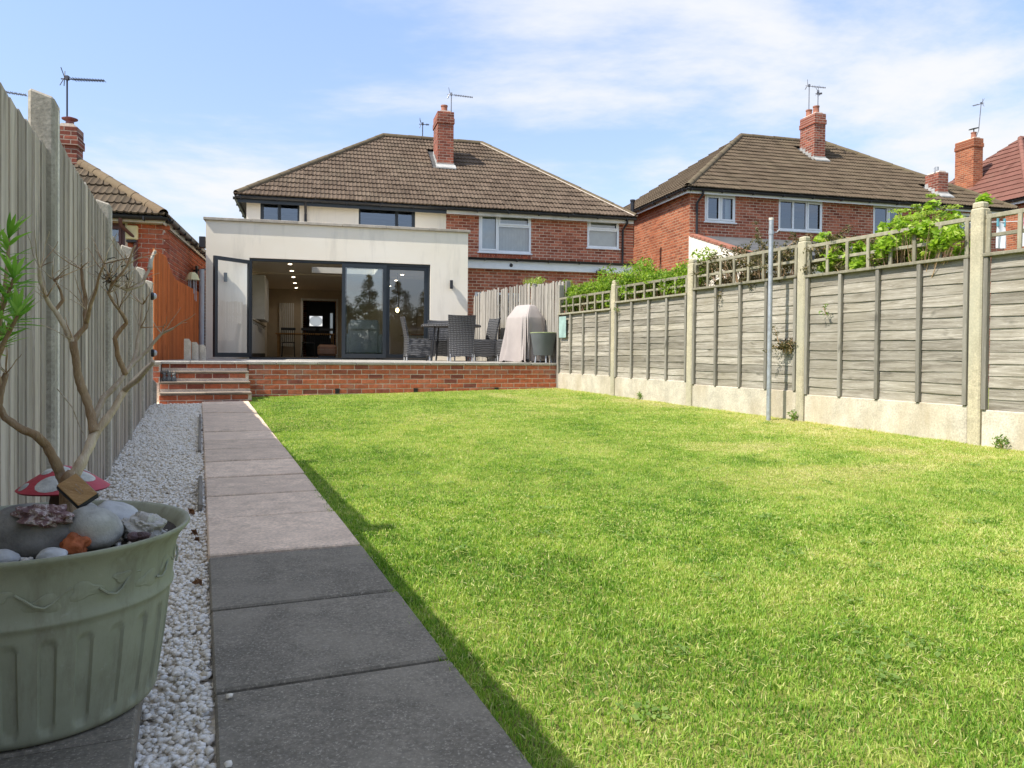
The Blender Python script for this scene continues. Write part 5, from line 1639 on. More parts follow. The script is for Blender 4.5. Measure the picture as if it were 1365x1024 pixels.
    # lean-to with cream flank wall and brick coping
    zt0, zt1 = 3.50 + ZC, 2.60 + ZC
    mb = MB(); mb.prism([(0.249, -0.3), (0.249, zt0), (-2.75, zt1), (-2.75, -0.3)], 0.20, 0.42, axis='x')
    obj('lean_to_wall', mb, MT['cream_render'], h)
    mb = MB(); mb.prism([(0.245, zt0 - 0.05), (0.245, zt0 + 0.03), (-2.85, zt1 + 0.02), (-2.85, zt1 - 0.05)], 0.43, 5.2, axis='x')
    obj('lean_to_roof', mb, MT['felt_roof'], h)
    mb = MB(); mb.box(0.43, 5.0, -2.7, -2.5, -0.3, zt1 - 0.06); obj('lean_to_front', mb, MT['cream_render'], h)
    mb = MB(); mb.cbox(0.15, 5.2, -2.98, -2.86, zt1 - 0.12, zt1 + 0.02, 0.01); obj('lean_to_gutter', mb, MT['black_plastic'], h)
    n_ = 13
    for k in range(n_):
        y = 0.20 - k * (2.95 / n_); z = zt0 + (zt1 - zt0) * (0.249 - y) / 3.0
        mb = MB(); mb.cbox(-0.13, 0.13, -0.108, 0.108, 0, 0.075, 0.006)
        o = obj('coping_brick', mb, MT['terracotta'], h, (0.31, y - 0.11, z - 0.03)); o.rotation_euler = (math.atan2(zt0 - zt1, 3.0), 0, 0)
    def W(x, y): return (E3[0] + x * math.cos(HA) - y * math.sin(HA), E3[1] + x * math.sin(HA) + y * math.cos(HA))
    aerial(*W(6.28, 3.3), 8.3 + ZC, 1.15, R(-25), 0.55, 'silver television aerial on the chimney with two pots', 'aerial_metal', 9, tilt=-0.25)
    aerial(*W(6.42, 3.0), 8.3 + ZC, 0.85, R(60), 0.4, 'short second television aerial on the chimney with two pots', 'aerial_metal', 6, tilt=0.1)
    d = thing('satellite_dish', 'grey satellite dish rim showing above the roof ridge', 'dish', (*W(5.35, 4.9), zr - 0.75), HA)
    mb = MB(); mb.lathe([(0, 0.0), (0.18, 0.02), (0.33, 0.06), (0.44, 0.12)], 24); obj('reflector', mb, MT['grey_pipe'], d, smooth=True, m=Matrix.Translation((0, 0, 0.62)) @ Matrix.Rotation(R(65), 4, 'X'))
    mb = MB(); mb.tube([(0, 0, -0.3), (0, 0, 0.62)], 0.025, 8); obj('bracket', mb, MT['galvanised'], d)
house_brick()

def house_red():
    C4 = (0.667 * 28 + 0.0, 28.0)
    h = thing('red_roof_house', 'house with red tiled hipped roof and bright orange brick wall', 'house', (*C4, 0), HA)
    eye = house_local_eye(C4, HA)
    ze, zr = 5.96 + ZC, 9.43 + ZC
    obj('flank_wall', wall_open(0.25, 7.8, -0.3, ze - 0.08, [], 0.22, 0.45, 'y'), MT['brick_orange_y'], h)
    obj('front_wall', wall_open(0.221, 9.8, -0.3, ze - 0.08, [], 0.225, 0.45), MT['brick_orange_x'], h)
    mb = MB(); mb.box(0.46, 9.6, 0.46, 7.7, -0.3, ze - 0.1); obj('house_block', mb, MT['house_core'], h)
    rf = hip_roof(h, 0, 10, 0, 8, ze, 4, 6, 4, zr, 'tile_red', 'hip_tile_red', eye, 0, rows=14, flat=True)
    mb = MB(); mb.cbox(0.04, 0.06, 0.06, 7.9, ze - 0.2, ze - 0.02, 0.003); obj('fascia', mb, MT['white_upvc'], h)
    mb = MB(); mb.cbox(0.061, 9.9, 0.06, 0.08, ze - 0.2, ze - 0.02, 0.003); obj('fascia', mb, MT['white_upvc'], h)
    gutter(h, (-0.03, 7.9, ze - 0.05), (-0.03, 0.0, ze - 0.05))
    c = chimney(h, 1.60, 4.25, 0.47, 0.95, ze + 0.3, 9.2 + ZC, 'orange', ((-0.05, -0.28),), slope=0.0, zf=None)
    mb = MB(); mb.lathe([(0, 0), (0.19, 0.0), (0.19, 0.025), (0, 0.03)], 16)
    o = obj('cowl_plate', mb, MT['black_plastic'], c, (1.55, 3.97, 9.2 + ZC + 0.42)); o.rotation_euler = (0, -0.2, 0)
    mb = MB(); mb.tube([(1.55, 3.97, 9.2 + ZC + 0.2), (1.55, 3.97, 9.2 + ZC + 0.42)], 0.02, 8); obj('cowl_stem', mb, MT['black_plastic'], c)
    def W(x, y): return (C4[0] + x * math.cos(HA) - y * math.sin(HA), C4[1] + x * math.sin(HA) + y * math.cos(HA))
    aerial(*W(1.97, 4.3), 9.2 + ZC - 0.35, 2.0, R(120), 0.35, 'aerial on a tall bent pole beside the orange chimney', 'aerial_metal', 5, bend=(0.22, 0.0))
    # a downhill wing in the same brick, seen through the trellis
house_red()
aerial(*hxy(6.34, 6.6), 7.5 + ZC - 0.05, 0.72, R(-3), 0.68, 'television aerial with long boom on the tall chimney of the semi-detached pair', 'aerial_metal', 11, tilt=-0.13)
aerial(*hxy(5.72, 8.6), 7.12 + ZC - 0.1, 0.75, R(10), 0.22, 'short dark aerial mast standing behind the roof ridge', 'aerial_dark', 4)

# ================================================================== TERRACE FURNITURE
def px_at(px, d):
    """world x for a column of the picture plan at depth d (used to set out the plan)"""
    return ((px - 682.5) / 1025 * d, d)

def rattan_chair(label, x, y, rz):
    """high-backed woven dining chair facing local +y"""
    c = thing('rattan_chair', label, 'chair', (x, y, TZ + 0.001), rz, 'grey woven dining chairs on the terrace')
    W = MT['wicker']
    # back: gently curved slab from floor to top
    V, F_ = [], []
    rows = [(0.10, -0.245, 0.235), (0.30, -0.235, 0.24), (0.45, -0.235, 0.25), (0.65, -0.265, 0.255), (0.80, -0.30, 0.262), (0.88, -0.325, 0.268)]
    K = 8
    for (z, yb, hw) in rows:
        for k in range(K + 1):
            u = -1 + 2 * k / K
            cv = 0.03 * (1 - u * u)
            V.append((u * hw, yb - cv, z + (0.012 * (u * u) if z > 0.85 else (-0.03 * u * u if z < 0.2 else 0))))
    nrow = len(rows)
    off = len(V)
    V += [(x_, y_ + 0.035, z_) for x_, y_, z_ in V]
    idx = lambda s_, r_, k: s_ * off + r_ * (K + 1) + k
    for r_ in range(nrow - 1):
        for k in range(K):
            F_.append((idx(0, r_, k + 1), idx(0, r_, k), idx(0, r_ + 1, k), idx(0, r_ + 1, k + 1)))
            F_.append((idx(1, r_, k), idx(1, r_, k + 1), idx(1, r_ + 1, k + 1), idx(1, r_ + 1, k)))
    for k in range(K):
        F_.append((idx(0, nrow - 1, k), idx(1, nrow - 1, k), idx(1, nrow - 1, k + 1), idx(0, nrow - 1, k + 1)))
        F_.append((idx(1, 0, k), idx(0, 0, k), idx(0, 0, k + 1), idx(1, 0, k + 1)))
    for r_ in range(nrow - 1):
        F_.append((idx(0, r_, 0), idx(1, r_, 0), idx(1, r_ + 1, 0), idx(0, r_ + 1, 0)))
        F_.append((idx(1, r_, K), idx(0, r_, K), idx(0, r_ + 1, K), idx(1, r_ + 1, K)))
    mb = MB(); mb.add(V, F_); obj('backrest', mb, W, c, smooth=True, sharp=50)
    for sx in (-1, 1):
        mb = MB()
        mb.prism([(-0.235, 0.12), (0.02, 0.085), (0.235, 0.11), (0.245, 0.43), (-0.23, 0.45)], min(sx * 0.235, sx * 0.205), max(sx * 0.235, sx * 0.205), axis='x')
        obj('side_panel', mb, W, c)
    mb = MB(); mb.prism([(-0.20, 0.12), (0, 0.09), (0.20, 0.12), (0.20, 0.41), (-0.20, 0.41)], 0.222, 0.247); obj('front_panel', mb, W, c)
    mb = MB(); mb.cbox(-0.203, 0.203, -0.225, 0.22, 0.40, 0.445, 0.012); obj('seat', mb, W, c)
    for sx in (-0.21, 0.21):
        for sy in (-0.235, 0.225):
            mb = MB(); mb.tube([(sx, sy, 0), (sx, sy, 0.14)], 0.016, 8); obj('leg', mb, MT['grey_pipe'], c)
    return c

tcx, tcy = px_at(601, 15.9)
tb = thing('patio_table', 'round dark glass-topped patio table with woven rim on the terrace', 'table', (tcx, tcy, TZ + 0.001), HA)
mb = MB(); mb.lathe([(0, 0.70), (0.60, 0.70), (0.62, 0.705), (0.62, 0.735), (0.60, 0.745)], 40); obj('rim', mb, MT['wicker'], tb, smooth=True)
mb = MB(); mb.lathe([(0, 0.752), (0.59, 0.752), (0.595, 0.746), (0.59, 0.742), (0.0, 0.742)], 40); obj('tabletop', mb, MT['table_glass'], tb, smooth=True)
for k in range(4):
    a_ = k * math.pi / 2 + 0.5
    mb = MB(); mb.tube([(0.50 * math.cos(a_), 0.50 * math.sin(a_), 0), (0.42 * math.cos(a_), 0.42 * math.sin(a_), 0.70)], 0.018, 8); obj('leg', mb, MT['black_plastic'], tb)
def pt(px, d): return px_at(px, d)
rattan_chair('grey woven chair in profile at the glass door side of the round table', *pt(556, 15.75), R(-90) + HA)
rattan_chair('grey woven chair with its tall back turned to the lawn', *pt(613, 15.0), R(6) + HA * 0.3)
rattan_chair('dark grey woven chair on the slat fence side of the round table', *pt(641, 15.75), R(100) + HA)
rattan_chair('grey woven chair on the house side of the round table', *pt(590, 16.75), R(185) + HA)
rattan_chair('spare grey woven chair standing alone behind the covered barbecue', *pt(676, 15.7), R(85) + HA)
for nm, px_, d_, h_, r_, m, lb in (('bottle', 632, 15.7, 0.16, 0.028, 'stone_blue', 'small pale blue bottle on the patio table'), ('tumbler', 627.5, 15.72, 0.10, 0.032, 'stone_white', 'small pale tumbler on the patio table')):
    x, y = pt(px_, d_)
    mb = MB()
    if nm == 'bottle': mb.lathe([(0, 0), (r_, 0), (r_, h_ * 0.55), (r_ * 0.5, h_ * 0.75), (r_ * 0.42, h_), (0, h_)], 16)
    else: mb.lathe([(0, 0), (r_ * 0.85, 0), (r_, h_), (r_ * 0.9, h_), (r_ * 0.75, 0.01), (0, 0.01)], 16)
    obj(nm, mb, MT[m], None, (x, y, TZ + 0.7535), 0, True, label=lb, category=nm)

def barbecue():
    x, y = px_at(700, 14.15)
    b = thing('covered_barbecue', 'barbecue under a pale pinkish fabric cover beside the slat fence', 'barbecue', (x, y, TZ + 0.001), R(-50))
    # draped body: rounded rectangle rings with pleats growing downwards
    n_ = 120
    V, F_ = [], []
    prof = [(0.0, 0.345, 0.29, .050), (0.10, 0.335, 0.28, .046), (0.30, 0.32, 0.265, .036), (0.50, 0.31, 0.255, .027), (0.66, 0.305, 0.25, .018), (0.80, 0.30, 0.245, .008), (0.83, 0.292, 0.238, .003), (0.92, 0.25, 0.17, .004), (1.02, 0.215, 0.10, .004), (1.045, 0.19, 0.07, 0), (1.055, 0.12, 0.03, 0), (1.056, 0.0, 0.0, 0)]
    for (z, hx, hy, pl_) in prof:
        for k in range(n_):
            a_ = 2 * math.pi * k / n_
            c_, s_ = math.cos(a_), math.sin(a_)
            e = 0.28
            ux = math.copysign(abs(c_) ** e, c_); uy = math.copysign(abs(s_) ** e, s_)
            f_ = 1 + pl_ / 0.3 * (math.sin(a_ * 13 + z * 1.5) * 0.6 + math.sin(a_ * 21 + 1 - z * 2) * 0.45 + 0.5 * math.sin(a_ * 5 + z * 4))
            V.append((ux * hx * f_, uy * hy * f_, z + (0.015 * math.sin(a_ * 9) if z == 0 else 0) + 0.03 * (1 if z == 0 else 0)))
    for i in range(len(prof) - 1):
        for k in range(n_):
            F_.append((i * n_ + k, i * n_ + (k + 1) % n_, (i + 1) * n_ + (k + 1) % n_, (i + 1) * n_ + k))
    mb = MB(); mb.add(V, F_)
    obj('cover', mb, MT['cover_cloth'], b, smooth=True, sharp=60)
    for sx, sy in ((-.34, -.24), (.34, -.24), (-.34, .24), (.34, .24)):
        obj('foot', MB().box(sx - 0.02, sx + 0.02, sy - 0.02, sy + 0.02, 0, 0.06), MT['black_plastic'], b)
barbecue()

def tub():
    x, y = px_at(724, 13.62)
    p = thing('leg_planter', 'grey tapered tub planter with pale green rim on metal legs at terrace edge', 'planter', (x, y, TZ + 0.001), 0.3)
    mb = MB(); mb.lathe([(0.0, 0.13), (0.165, 0.13), (0.172, 0.14), (0.225, 0.50), (0.235, 0.52), (0.215, 0.525), (0.20, 0.47), (0, 0.47)], 36); obj('tub', mb, MT['planter_grey'], p, smooth=True)
    mb = MB(); mb.lathe([(0.236, 0.521), (0.238, 0.535), (0.212, 0.538), (0.212, 0.526)], 36); obj('rim', mb, MT['planter_rim'], p, smooth=True)
    for k in range(4):
        a_ = k * math.pi / 2
        mb = MB(); mb.tube([(0.15 * math.cos(a_), 0.15 * math.sin(a_), 0), (0.135 * math.cos(a_), 0.135 * math.sin(a_), 0.13)], 0.014, 8); obj('leg', mb, MT['galvanised'], p)
    mb = MB(); mb.lathe([(0, 0.475), (0.21, 0.475)], 24); obj('soil', mb, MT['soil'], p)
tub()

# teal square painted on a board of the last lap panel
x, y = gxy(5.815, 11.75)
mb = MB(); mb.cbox(-0.004, 0.004, -0.13, 0.13, 0, 0.36, 0.002)
obj('teal_plaque', mb, MT['teal_paint'], None, (x, y, 1.18), GA, label='square teal plaque fixed on the lap fence near the terrace', category='plaque')

# washing line pole and the cloths behind the trellis
px_, py_ = gxy(5.60, 6.42)
wp = thing('washing_pole', 'slim galvanised washing line pole standing on the lawn beside the lap fence', 'pole', (px_, py_, gz(px_, py_)), GA)
mb = MB(); mb.tube([(0, 0, -0.05), (0.0, 0, 2.10)], 0.024, 14); obj('tube', mb, MT['galvanised'], wp, smooth=True)
mb = MB(); mb.tube([(0, 0, 2.10), (0, 0, 2.125)], 0.026, 14); obj('cap', mb, MT['post_front'], wp, smooth=True)
mb = MB(); mb.tube([(-0.01, 0, 1.97), (0.06, -0.02, 1.975), (0.09, -0.03, 2.01)], 0.006, 6); mb.tube([(0.0, 0, 1.95), (0.0, 0, 1.99)], 0.028, 12); obj('hook', mb, MT['galvanised'], wp)

def wline():
    A, B = Vector((*px_at(1312, 8.2), 2.30)), Vector((*px_at(1420, 8.0), 2.36))
    ln = thing('washing_line', 'thin washing line strung beyond the trellis', 'line', A)
    A = A + Vector((-0.5, 0.06, 0.02))
    d0 = A - ln.location
    mb = MB(); mb.tube([d0, B - ln.location + Vector((1.2, 0, 0.02))], 0.004, 6); obj('cord', mb, MT['cloth_white'], ln)
    for k, (px2, w, hh, m) in enumerate(((1332, 0.11, 0.28, 'peg_blue'), (1366, 0.13, 0.27, 'peg_pink'))):
        x, y = px_at(px2, 8.18)
        f = (x - A.x) / (B.x + 1.2 - A.x); z = A.z + (B.z + 0.02 - A.z) * f
        y = A.y + (B.y - A.y) * f
        t = thing('washing', ('small white cloth pegged with a blue peg on the washing line', 'white cloth pegged with a pink peg on the washing line')[k], 'cloth', (x, y, z), 0.1)
        V, F_ = [], []
        for i in range(7):
            for j in range(7):
                u, v = i / 6 - .5, j / 6
                V.append((u * w * (0.8 + 0.35 * v), 0.012 * math.sin(u * 9 + v * 2) * v, -v * hh))
        for i in range(6):
            for j in range(6): F_.append((i * 7 + j, i * 7 + j + 1, (i + 1) * 7 + j + 1, (i + 1) * 7 + j))
        mb = MB(); mb.add(V, F_); o = obj('sheet', mb, MT['cloth_white'], t, smooth=True)
        for q in (-0.35, 0.35):
            mb = MB(); mb.cbox(q * w - 0.008, q * w + 0.008, -0.012, 0.012, -0.05, 0.035, 0.003); obj('peg', mb, MT[m], t)
wline()

# wind chime with yellow bell shade on the passage side
x, y = px_at(256, 15.4)
wc = thing('wind_chime', 'wind chime with yellow scalloped shade hanging beside the grey soil pipe', 'wind chime', (x, y, 2.12), HA)
mb = MB(); mb.lathe([(0, 0.36), (0.05, 0.355), (0.10, 0.30), (0.125, 0.22), (0.14, 0.20), (0.12, 0.205), (0.09, 0.29), (0, 0.34)], 20, fn=lambda a_, r_, z: r_ * (1 + 0.06 * math.cos(a_ * 8))); obj('shade', mb, MT['lamp_yellow'], wc, smooth=True)
for k in range(6):
    a_ = k * math.pi / 3
    mb = MB(); mb.tube([(0.07 * math.cos(a_), 0.07 * math.sin(a_), 0.28), (0.07 * math.cos(a_), 0.07 * math.sin(a_), -0.22 + 0.03 * k)], 0.008, 8); obj('rod', mb, MT['galvanised'], wc)
mb = MB(); mb.tube([(0, 0, -1.37), (0, 0, 0.35)], 0.010, 8); obj('stake', mb, MT['black_plastic'], wc)

# little grey stone ornaments on a step
x, y = gxy(-0.29, 11.60)
fr = thing('stone_ornament', 'dark grey huddle of small stone animals on a brick step', 'ornament', (x, y, G0 + 2 * rise + 0.001), GA)
for k, (dx, h_) in enumerate(((-0.06, 0.12), (0.0, 0.14), (0.06, 0.12))):
    mb = MB(); mb.lathe([(0, 0), (0.030, 0.0), (0.036, 0.03), (0.026, 0.065), (0.018, 0.075), (0.027, 0.095), (0.022, h_ - 0.012), (0, h_)], 12, (dx, 0, 0))
    for q in (-1, 1):
        mb.tube([(dx + q * 0.012, 0, h_ - 0.015), (dx + q * 0.022, -0.004, h_ + 0.025)], [0.008, 0.003], 6)
    obj('figure', mb, MT['statue_grey'], fr, smooth=True)

# ================================================================== THE PLANTER AND WHAT IS IN IT
PX, PY, PB, PR = -1.022, 1.644, 0.120, 0.492
pgs, pgt = to_st(PX, PY)
# paving stones beneath the planter
for k, (t0, t1) in enumerate(((1.12, 1.66), (1.665, 2.07))):
    sl_ = thing('plinth_slab', ('dark paving slab under the green planter', 'dark paving slab edge behind the green planter')[k], 'slab', (0, 0, 0), GA)
    mb = MB(); mb.cbox(-0.48, -0.105, t0, t1, 0.03, 0.075, 0.005); mb.cbox(-0.485, -0.10 - 0.004 * k, t0 + 0.002, t1 - 0.002, 0.077, PB - 0.001, 0.005)
    obj('stone', mb, MT['slab_dark'], sl_)
def planter():
    p = thing('planter', 'large sage green plastic planter with fluted sides and leaf relief on slabs', 'planter', (PX, PY, PB), GA)
    Hh = PR - PB
    rb, rt = 0.262, 0.268
    prof = [(0.0, 0.0), (0.225, 0.0), (0.236, 0.004), (0.240, 0.012), (0.247, 0.06), (0.256, 0.12), (0.263, 0.18), (0.268, 0.222), (0.270, 0.232), (0.2745, 0.236), (0.2755, 0.242), (0.272, 0.248), (0.274, 0.27), (0.277, 0.30), (0.281, 0.325), (0.288, 0.343), (0.298, 0.356), (0.3065, 0.364), (0.309, 0.369), (0.3075, 0.373), (0.302, 0.373), (0.296, 0.369), (0.284, 0.352), (0.272, 0.325), (0.266, 0.31)]
    prof = [(r_, z) for r_, z in prof]
    # more rows through the fluted part
    fine = []
    for i in range(len(prof) - 1):
        (r0, z0), (r1, z1) = prof[i], prof[i + 1]
        m_ = 6 if 0.005 < z0 < 0.22 else 1
        for q in range(m_): fine.append((r0 + (r1 - r0) * q / m_, z0 + (z1 - z0) * q / m_))
    fine.append(prof[-1])
    NF = 26
    def fn(a_, r_, z):
        if 0.012 < z < 0.235:
            ph = (a_ / (2 * math.pi) * NF) % 1.0 - 0.5
            half = 0.20
            top = 0.205 - 0.0; bot = 0.022
            capr = 0.014
            zz = max(0, (z - (top - capr)) / capr, ((bot + capr) - z) / capr)
            lim = half * math.sqrt(max(0, 1 - zz * zz)) if zz < 1 else 0
            if abs(ph) < lim: r_ -= 0.0055
        return r_
    mb = MB(); mb.lathe(fine, 416, fn=fn)
    # flattened towards the fence
    def sq(v):
        x, y, z = v
        lim = -0.150
        if x < lim: x = lim - 0.028 * math.tanh((lim - x) / 0.10)
        return (x, y, z)
    mb.v = [sq(v) for v in mb.v]
    body = obj('body', mb, MT['pot_green'], p, smooth=True, sharp=50)
    mb = MB(); mb.lathe([(0.0, 0.348), (0.12, 0.350), (0.280, 0.346)], 60); mb.v = [sq(v) for v in mb.v]
    obj('soil', mb, MT['soil'], p, smooth=True)
    # raised vine leaves round the band under the rim
    lm = MB()
    for k in range(18):
        a0 = R(-150) + k * R(14.5)
        zc_ = 0.292 + 0.014 * math.sin(k * 2.1)
        typ = k % 3
        npt = 18
        pts = []
        for q in range(npt):
            b_ = 2 * math.pi * q / npt
            rr = (0.020 if typ != 1 else 0.013) * (1 + 0.28 * math.cos(3 * b_ + k))
            pts.append((a0 + rr * 1.5 * math.cos(b_ + k) / 0.28, zc_ + rr * math.sin(b_ + k) * (0.85)))
        def on(a_, z, o_):
            rr = 0.2735 + (z - 0.27) * 0.13 + max(0, z - 0.31) * 0.25 + o_
            return sq((rr * math.cos(a_), rr * math.sin(a_), z))
        lv = MB()
        lv.add([on(a_, z, 0.0005) for a_, z in pts] + [on(a0 + (a_ - a0) * .82, zc_ + (z - zc_) * .82, 0.0018) for a_, z in pts] + [on(a0, zc_, 0.0014)],
               [(q, (q + 1) % npt, npt + (q + 1) % npt, npt + q) for q in range(npt)] + [(npt + q, npt + (q + 1) % npt, 2 * npt) for q in range(npt)])
        obj('relief_leaf', lv, MT['pot_green'], body, smooth=True, sharp=25)
    for k in range(9):
        a0 = R(-145) + k * R(29)
        pts = [sq(((0.279 + 0.004 * math.sin(q)) * math.cos(a0 + q * 0.055), (0.279 + 0.004 * math.sin(q)) * math.sin(a0 + q * 0.055), 0.290 + 0.016 * math.sin(q * 0.9 + k))) for q in range(7)]
        vm = MB(); vm.tube(pts, 0.0024, 6); obj('relief_vine', vm, MT['pot_green'], body, smooth=True)
    return p
planter()
SOILZ = PB + 0.349

def rock(name, label, mat, x, y, z, sx, sy, sz, seed, rz=0.0, tilt=(0, 0), rough=0.25, freq=1.2, sub=4, sharp=None):
    bm = bmesh.new()
    bmesh.ops.create_icosphere(bm, subdivisions=sub, radius=1.0)
    V = []
    for v in bm.verts:
        q = v.co.copy()
        d = 1 + rough * mnoise.noise(q * freq + Vector((seed * 3.7, seed, 0))) + rough * 0.35 * mnoise.noise(q * freq * 3.1 + Vector((0, seed * 2.3, 5)))
        if rough > 0.3: d += 0.12 * mnoise.noise(q * 7 + Vector((seed, 1, 2)))
        V.append(q * d)
    F_ = [[q.index for q in f.verts] for f in bm.faces]
    bm.free()
    mb = MB(); mb.add([(v.x * sx, v.y * sy, v.z * sz) for v in V], F_)
    o = obj(name, mb, MT[mat], None, (x, y, z), 0, True, sharp, label=label, category='stone')
    o.rotation_euler = (tilt[0], tilt[1], rz)
    return o

def ray(px, py):
    u, v = px - 682.5, py - 489.0
    c_, s_ = math.cos(0.009), math.sin(0.009)
    u, v = u * c_ + v * s_, -u * s_ + v * c_
    d = Vector((u / 1025, 1.0, -v / 1025))
    p_ = 15 / 1025
    c_, s_ = math.cos(p_), math.sin(p_)
    return Vector((d.x, d.y * c_ + d.z * s_, -d.y * s_ + d.z * c_))
def spot(px, py, dist):
    r_ = ray(px, py)
    return Vector((0, 0, ZC)) + r_ * (dist / r_.y)

def pot_stones():
    P = spot(40, 716, 1.53); rock('rock', 'largest smooth dark grey stone in the planter', 'stone_grey', P.x, P.y, P.z + 0.004, 0.096, 0.066, 0.060, 1, 0.1, rough=0.16, freq=0.9)
    P = spot(58, 692, 1.50); rock('rock', 'dark purple crystal cluster resting on the largest grey stone', 'amethyst', P.x, P.y, P.z + 0.006, 0.050, 0.033, 0.021, 4, 0.0, (0, 0.06), rough=0.5, freq=2.2, sharp=30)
    P = spot(124, 707, 1.56); rock('rock', 'smooth pale grey rounded stone beside the sign stake', 'stone_pale', P.x, P.y, P.z + 0.004, 0.056, 0.045, 0.047, 3, 0.4, (0.1, 0.25), rough=0.14, freq=0.8)
    P = spot(153, 696, 1.66); rock('rock', 'bluish pale stone with a notch at the rim side of the planter', 'stone_blue', P.x, P.y, P.z + 0.004, 0.049, 0.040, 0.039, 8, 0.2, (0, 0.3), rough=0.22, freq=1.0)
    P = spot(193, 706, 1.63); rock('rock', 'craggy white and cream stone near the planter rim', 'stone_white', P.x, P.y, P.z + 0.004, 0.042, 0.034, 0.029, 6, 0.0, (0, 0.3), rough=0.45, freq=2.0, sharp=25)
    P = spot(178, 716, 1.57); rock('rock', 'small dark purple pebble by the craggy white stone', 'stone_purple', P.x, P.y, P.z, 0.014, 0.012, 0.010, 5)
    P = spot(190, 714, 1.575); rock('rock', 'small brown pebble by the craggy white stone', 'stone_purple', P.x, P.y, P.z, 0.017, 0.011, 0.008, 9)
    P = spot(101, 727, 1.50); rock('rock', 'bright orange stone at the foot of the sign stake', 'stone_orange', P.x, P.y, P.z, 0.025, 0.021, 0.023, 7, 0.2, rough=0.42, freq=1.6)
    P = spot(70, 739, 1.455); rock('rock', 'flat pale stone half buried at the front rim of the planter', 'stone_blue', P.x, P.y, P.z - 0.006, 0.030, 0.022, 0.018, 11, rough=0.2)
    P = spot(104, 686, 1.70); rock('rock', 'white stone half hidden behind the trunk of the dry shrub', 'stone_pale', P.x, P.y, P.z, 0.045, 0.03, 0.03, 13, rough=0.2)
    P = spot(3, 738, 1.45); rock('rock', 'pale stone under the largest grey stone', 'stone_blue', P.x, P.y, P.z - 0.008, 0.03, 0.02, 0.016, 14, rough=0.2)
    # chippings on the soil
    mb = MB()
    bm = bmesh.new(); bmesh.ops.create_icosphere(bm, subdivisions=1, radius=1.0)
    bv, bf = [v.co.copy() for v in bm.verts], [[q.index for q in f.verts] for f in bm.faces]; bm.free()
    for k in range(520):
        a_, rr = random.uniform(0, 6.283), 0.262 * math.sqrt(random.random())
        lx, ly = rr * math.cos(a_), rr * math.sin(a_)
        if lx < -0.145: continue
        c_, s_ = math.cos(GA), math.sin(GA)
        s3 = random.uniform(0.003, 0.0075)
        e_ = Vector((random.uniform(.7, 1.3), random.uniform(.7, 1.3), random.uniform(.5, .9))) * s3
        ctr = Vector((PX + lx * c_ - ly * s_, PY + lx * s_ + ly * c_, SOILZ + 0.002))
        mb.add([ctr + Vector((v.x * e_.x, v.y * e_.y, v.z * e_.z)) for v in bv], bf, random.uniform(.01, .99))
    obj('chippings', mb, MT['gravel_white'], None, smooth=True, sharp=None, kind='stuff', label='mixed small chippings covering the soil in the planter', category='chippings')
pot_stones()

def toadstool():
    P = spot(85, 690, 1.80)
    t = thing('toadstool', 'red and white spotted toadstool ornament behind the dry shrub', 'ornament', (P.x, P.y, SOILZ - 0.01), 0.3)
    zc_ = spot(85, 650, 1.80).z - SOILZ + 0.01
    capp = lambda r_: 0.052 * (1 - (r_ / 0.097) ** 1.5)
    mb = MB(); mb.lathe([(0.030, 0), (0.032, zc_ * 0.5), (0.024, zc_ + 0.01)], 20); obj('stem', mb, MT['toad_stem'], t, smooth=True)
    prof = [(0.02, 0.010), (0.07, 0.002), (0.093, -0.004), (0.097, 0.000)] + [(0.097 * q, capp(0.097 * q)) for q in (0.93, 0.82, 0.68, 0.52, 0.36, 0.2, 0.08, 0.0)]
    mb = MB(); mb.lathe(prof, 40); cp = obj('cap', mb, MT['toad_red'], t, (0, 0, zc_), smooth=True, sharp=70)
    for (a_, rr, ra, rt) in ((-1.75, 0.070, 0.030, 0.60), (-0.45, 0.055, 0.026, 0.45), (-2.6, 0.083, 0.014, 0.2), (-1.55, 0.022, 0.018, 0.8), (0.9, 0.05, 0.025, 0.5), (2.2, 0.05, 0.03, 0.5), (-2.6, 0.035, 0.016, 0.5)):
        n_ = 16; V = []
        for ring in (1.0, 0.6, 0.0):
            for k in range(n_):
                b_ = 2 * math.pi * k / n_
                r2 = min(0.095, max(0.002, rr + ra * 0.75 * ring * math.sin(b_)))
                a2 = a_ + ra * ring * math.cos(b_) / max(rr, 0.02)
                V.append((r2 * math.cos(a2), r2 * math.sin(a2), capp(r2) + (0.0006 if ring == 1 else 0.0035)))
        F_ = [(i * n_ + k, i * n_ + (k + 1) % n_, (i + 1) * n_ + (k + 1) % n_, (i + 1) * n_ + k) for i in range(2) for k in range(n_)]
        sm = MB(); sm.add(V, F_); obj('spot', sm, MT['toad_white'], cp, smooth=True)
toadstool()

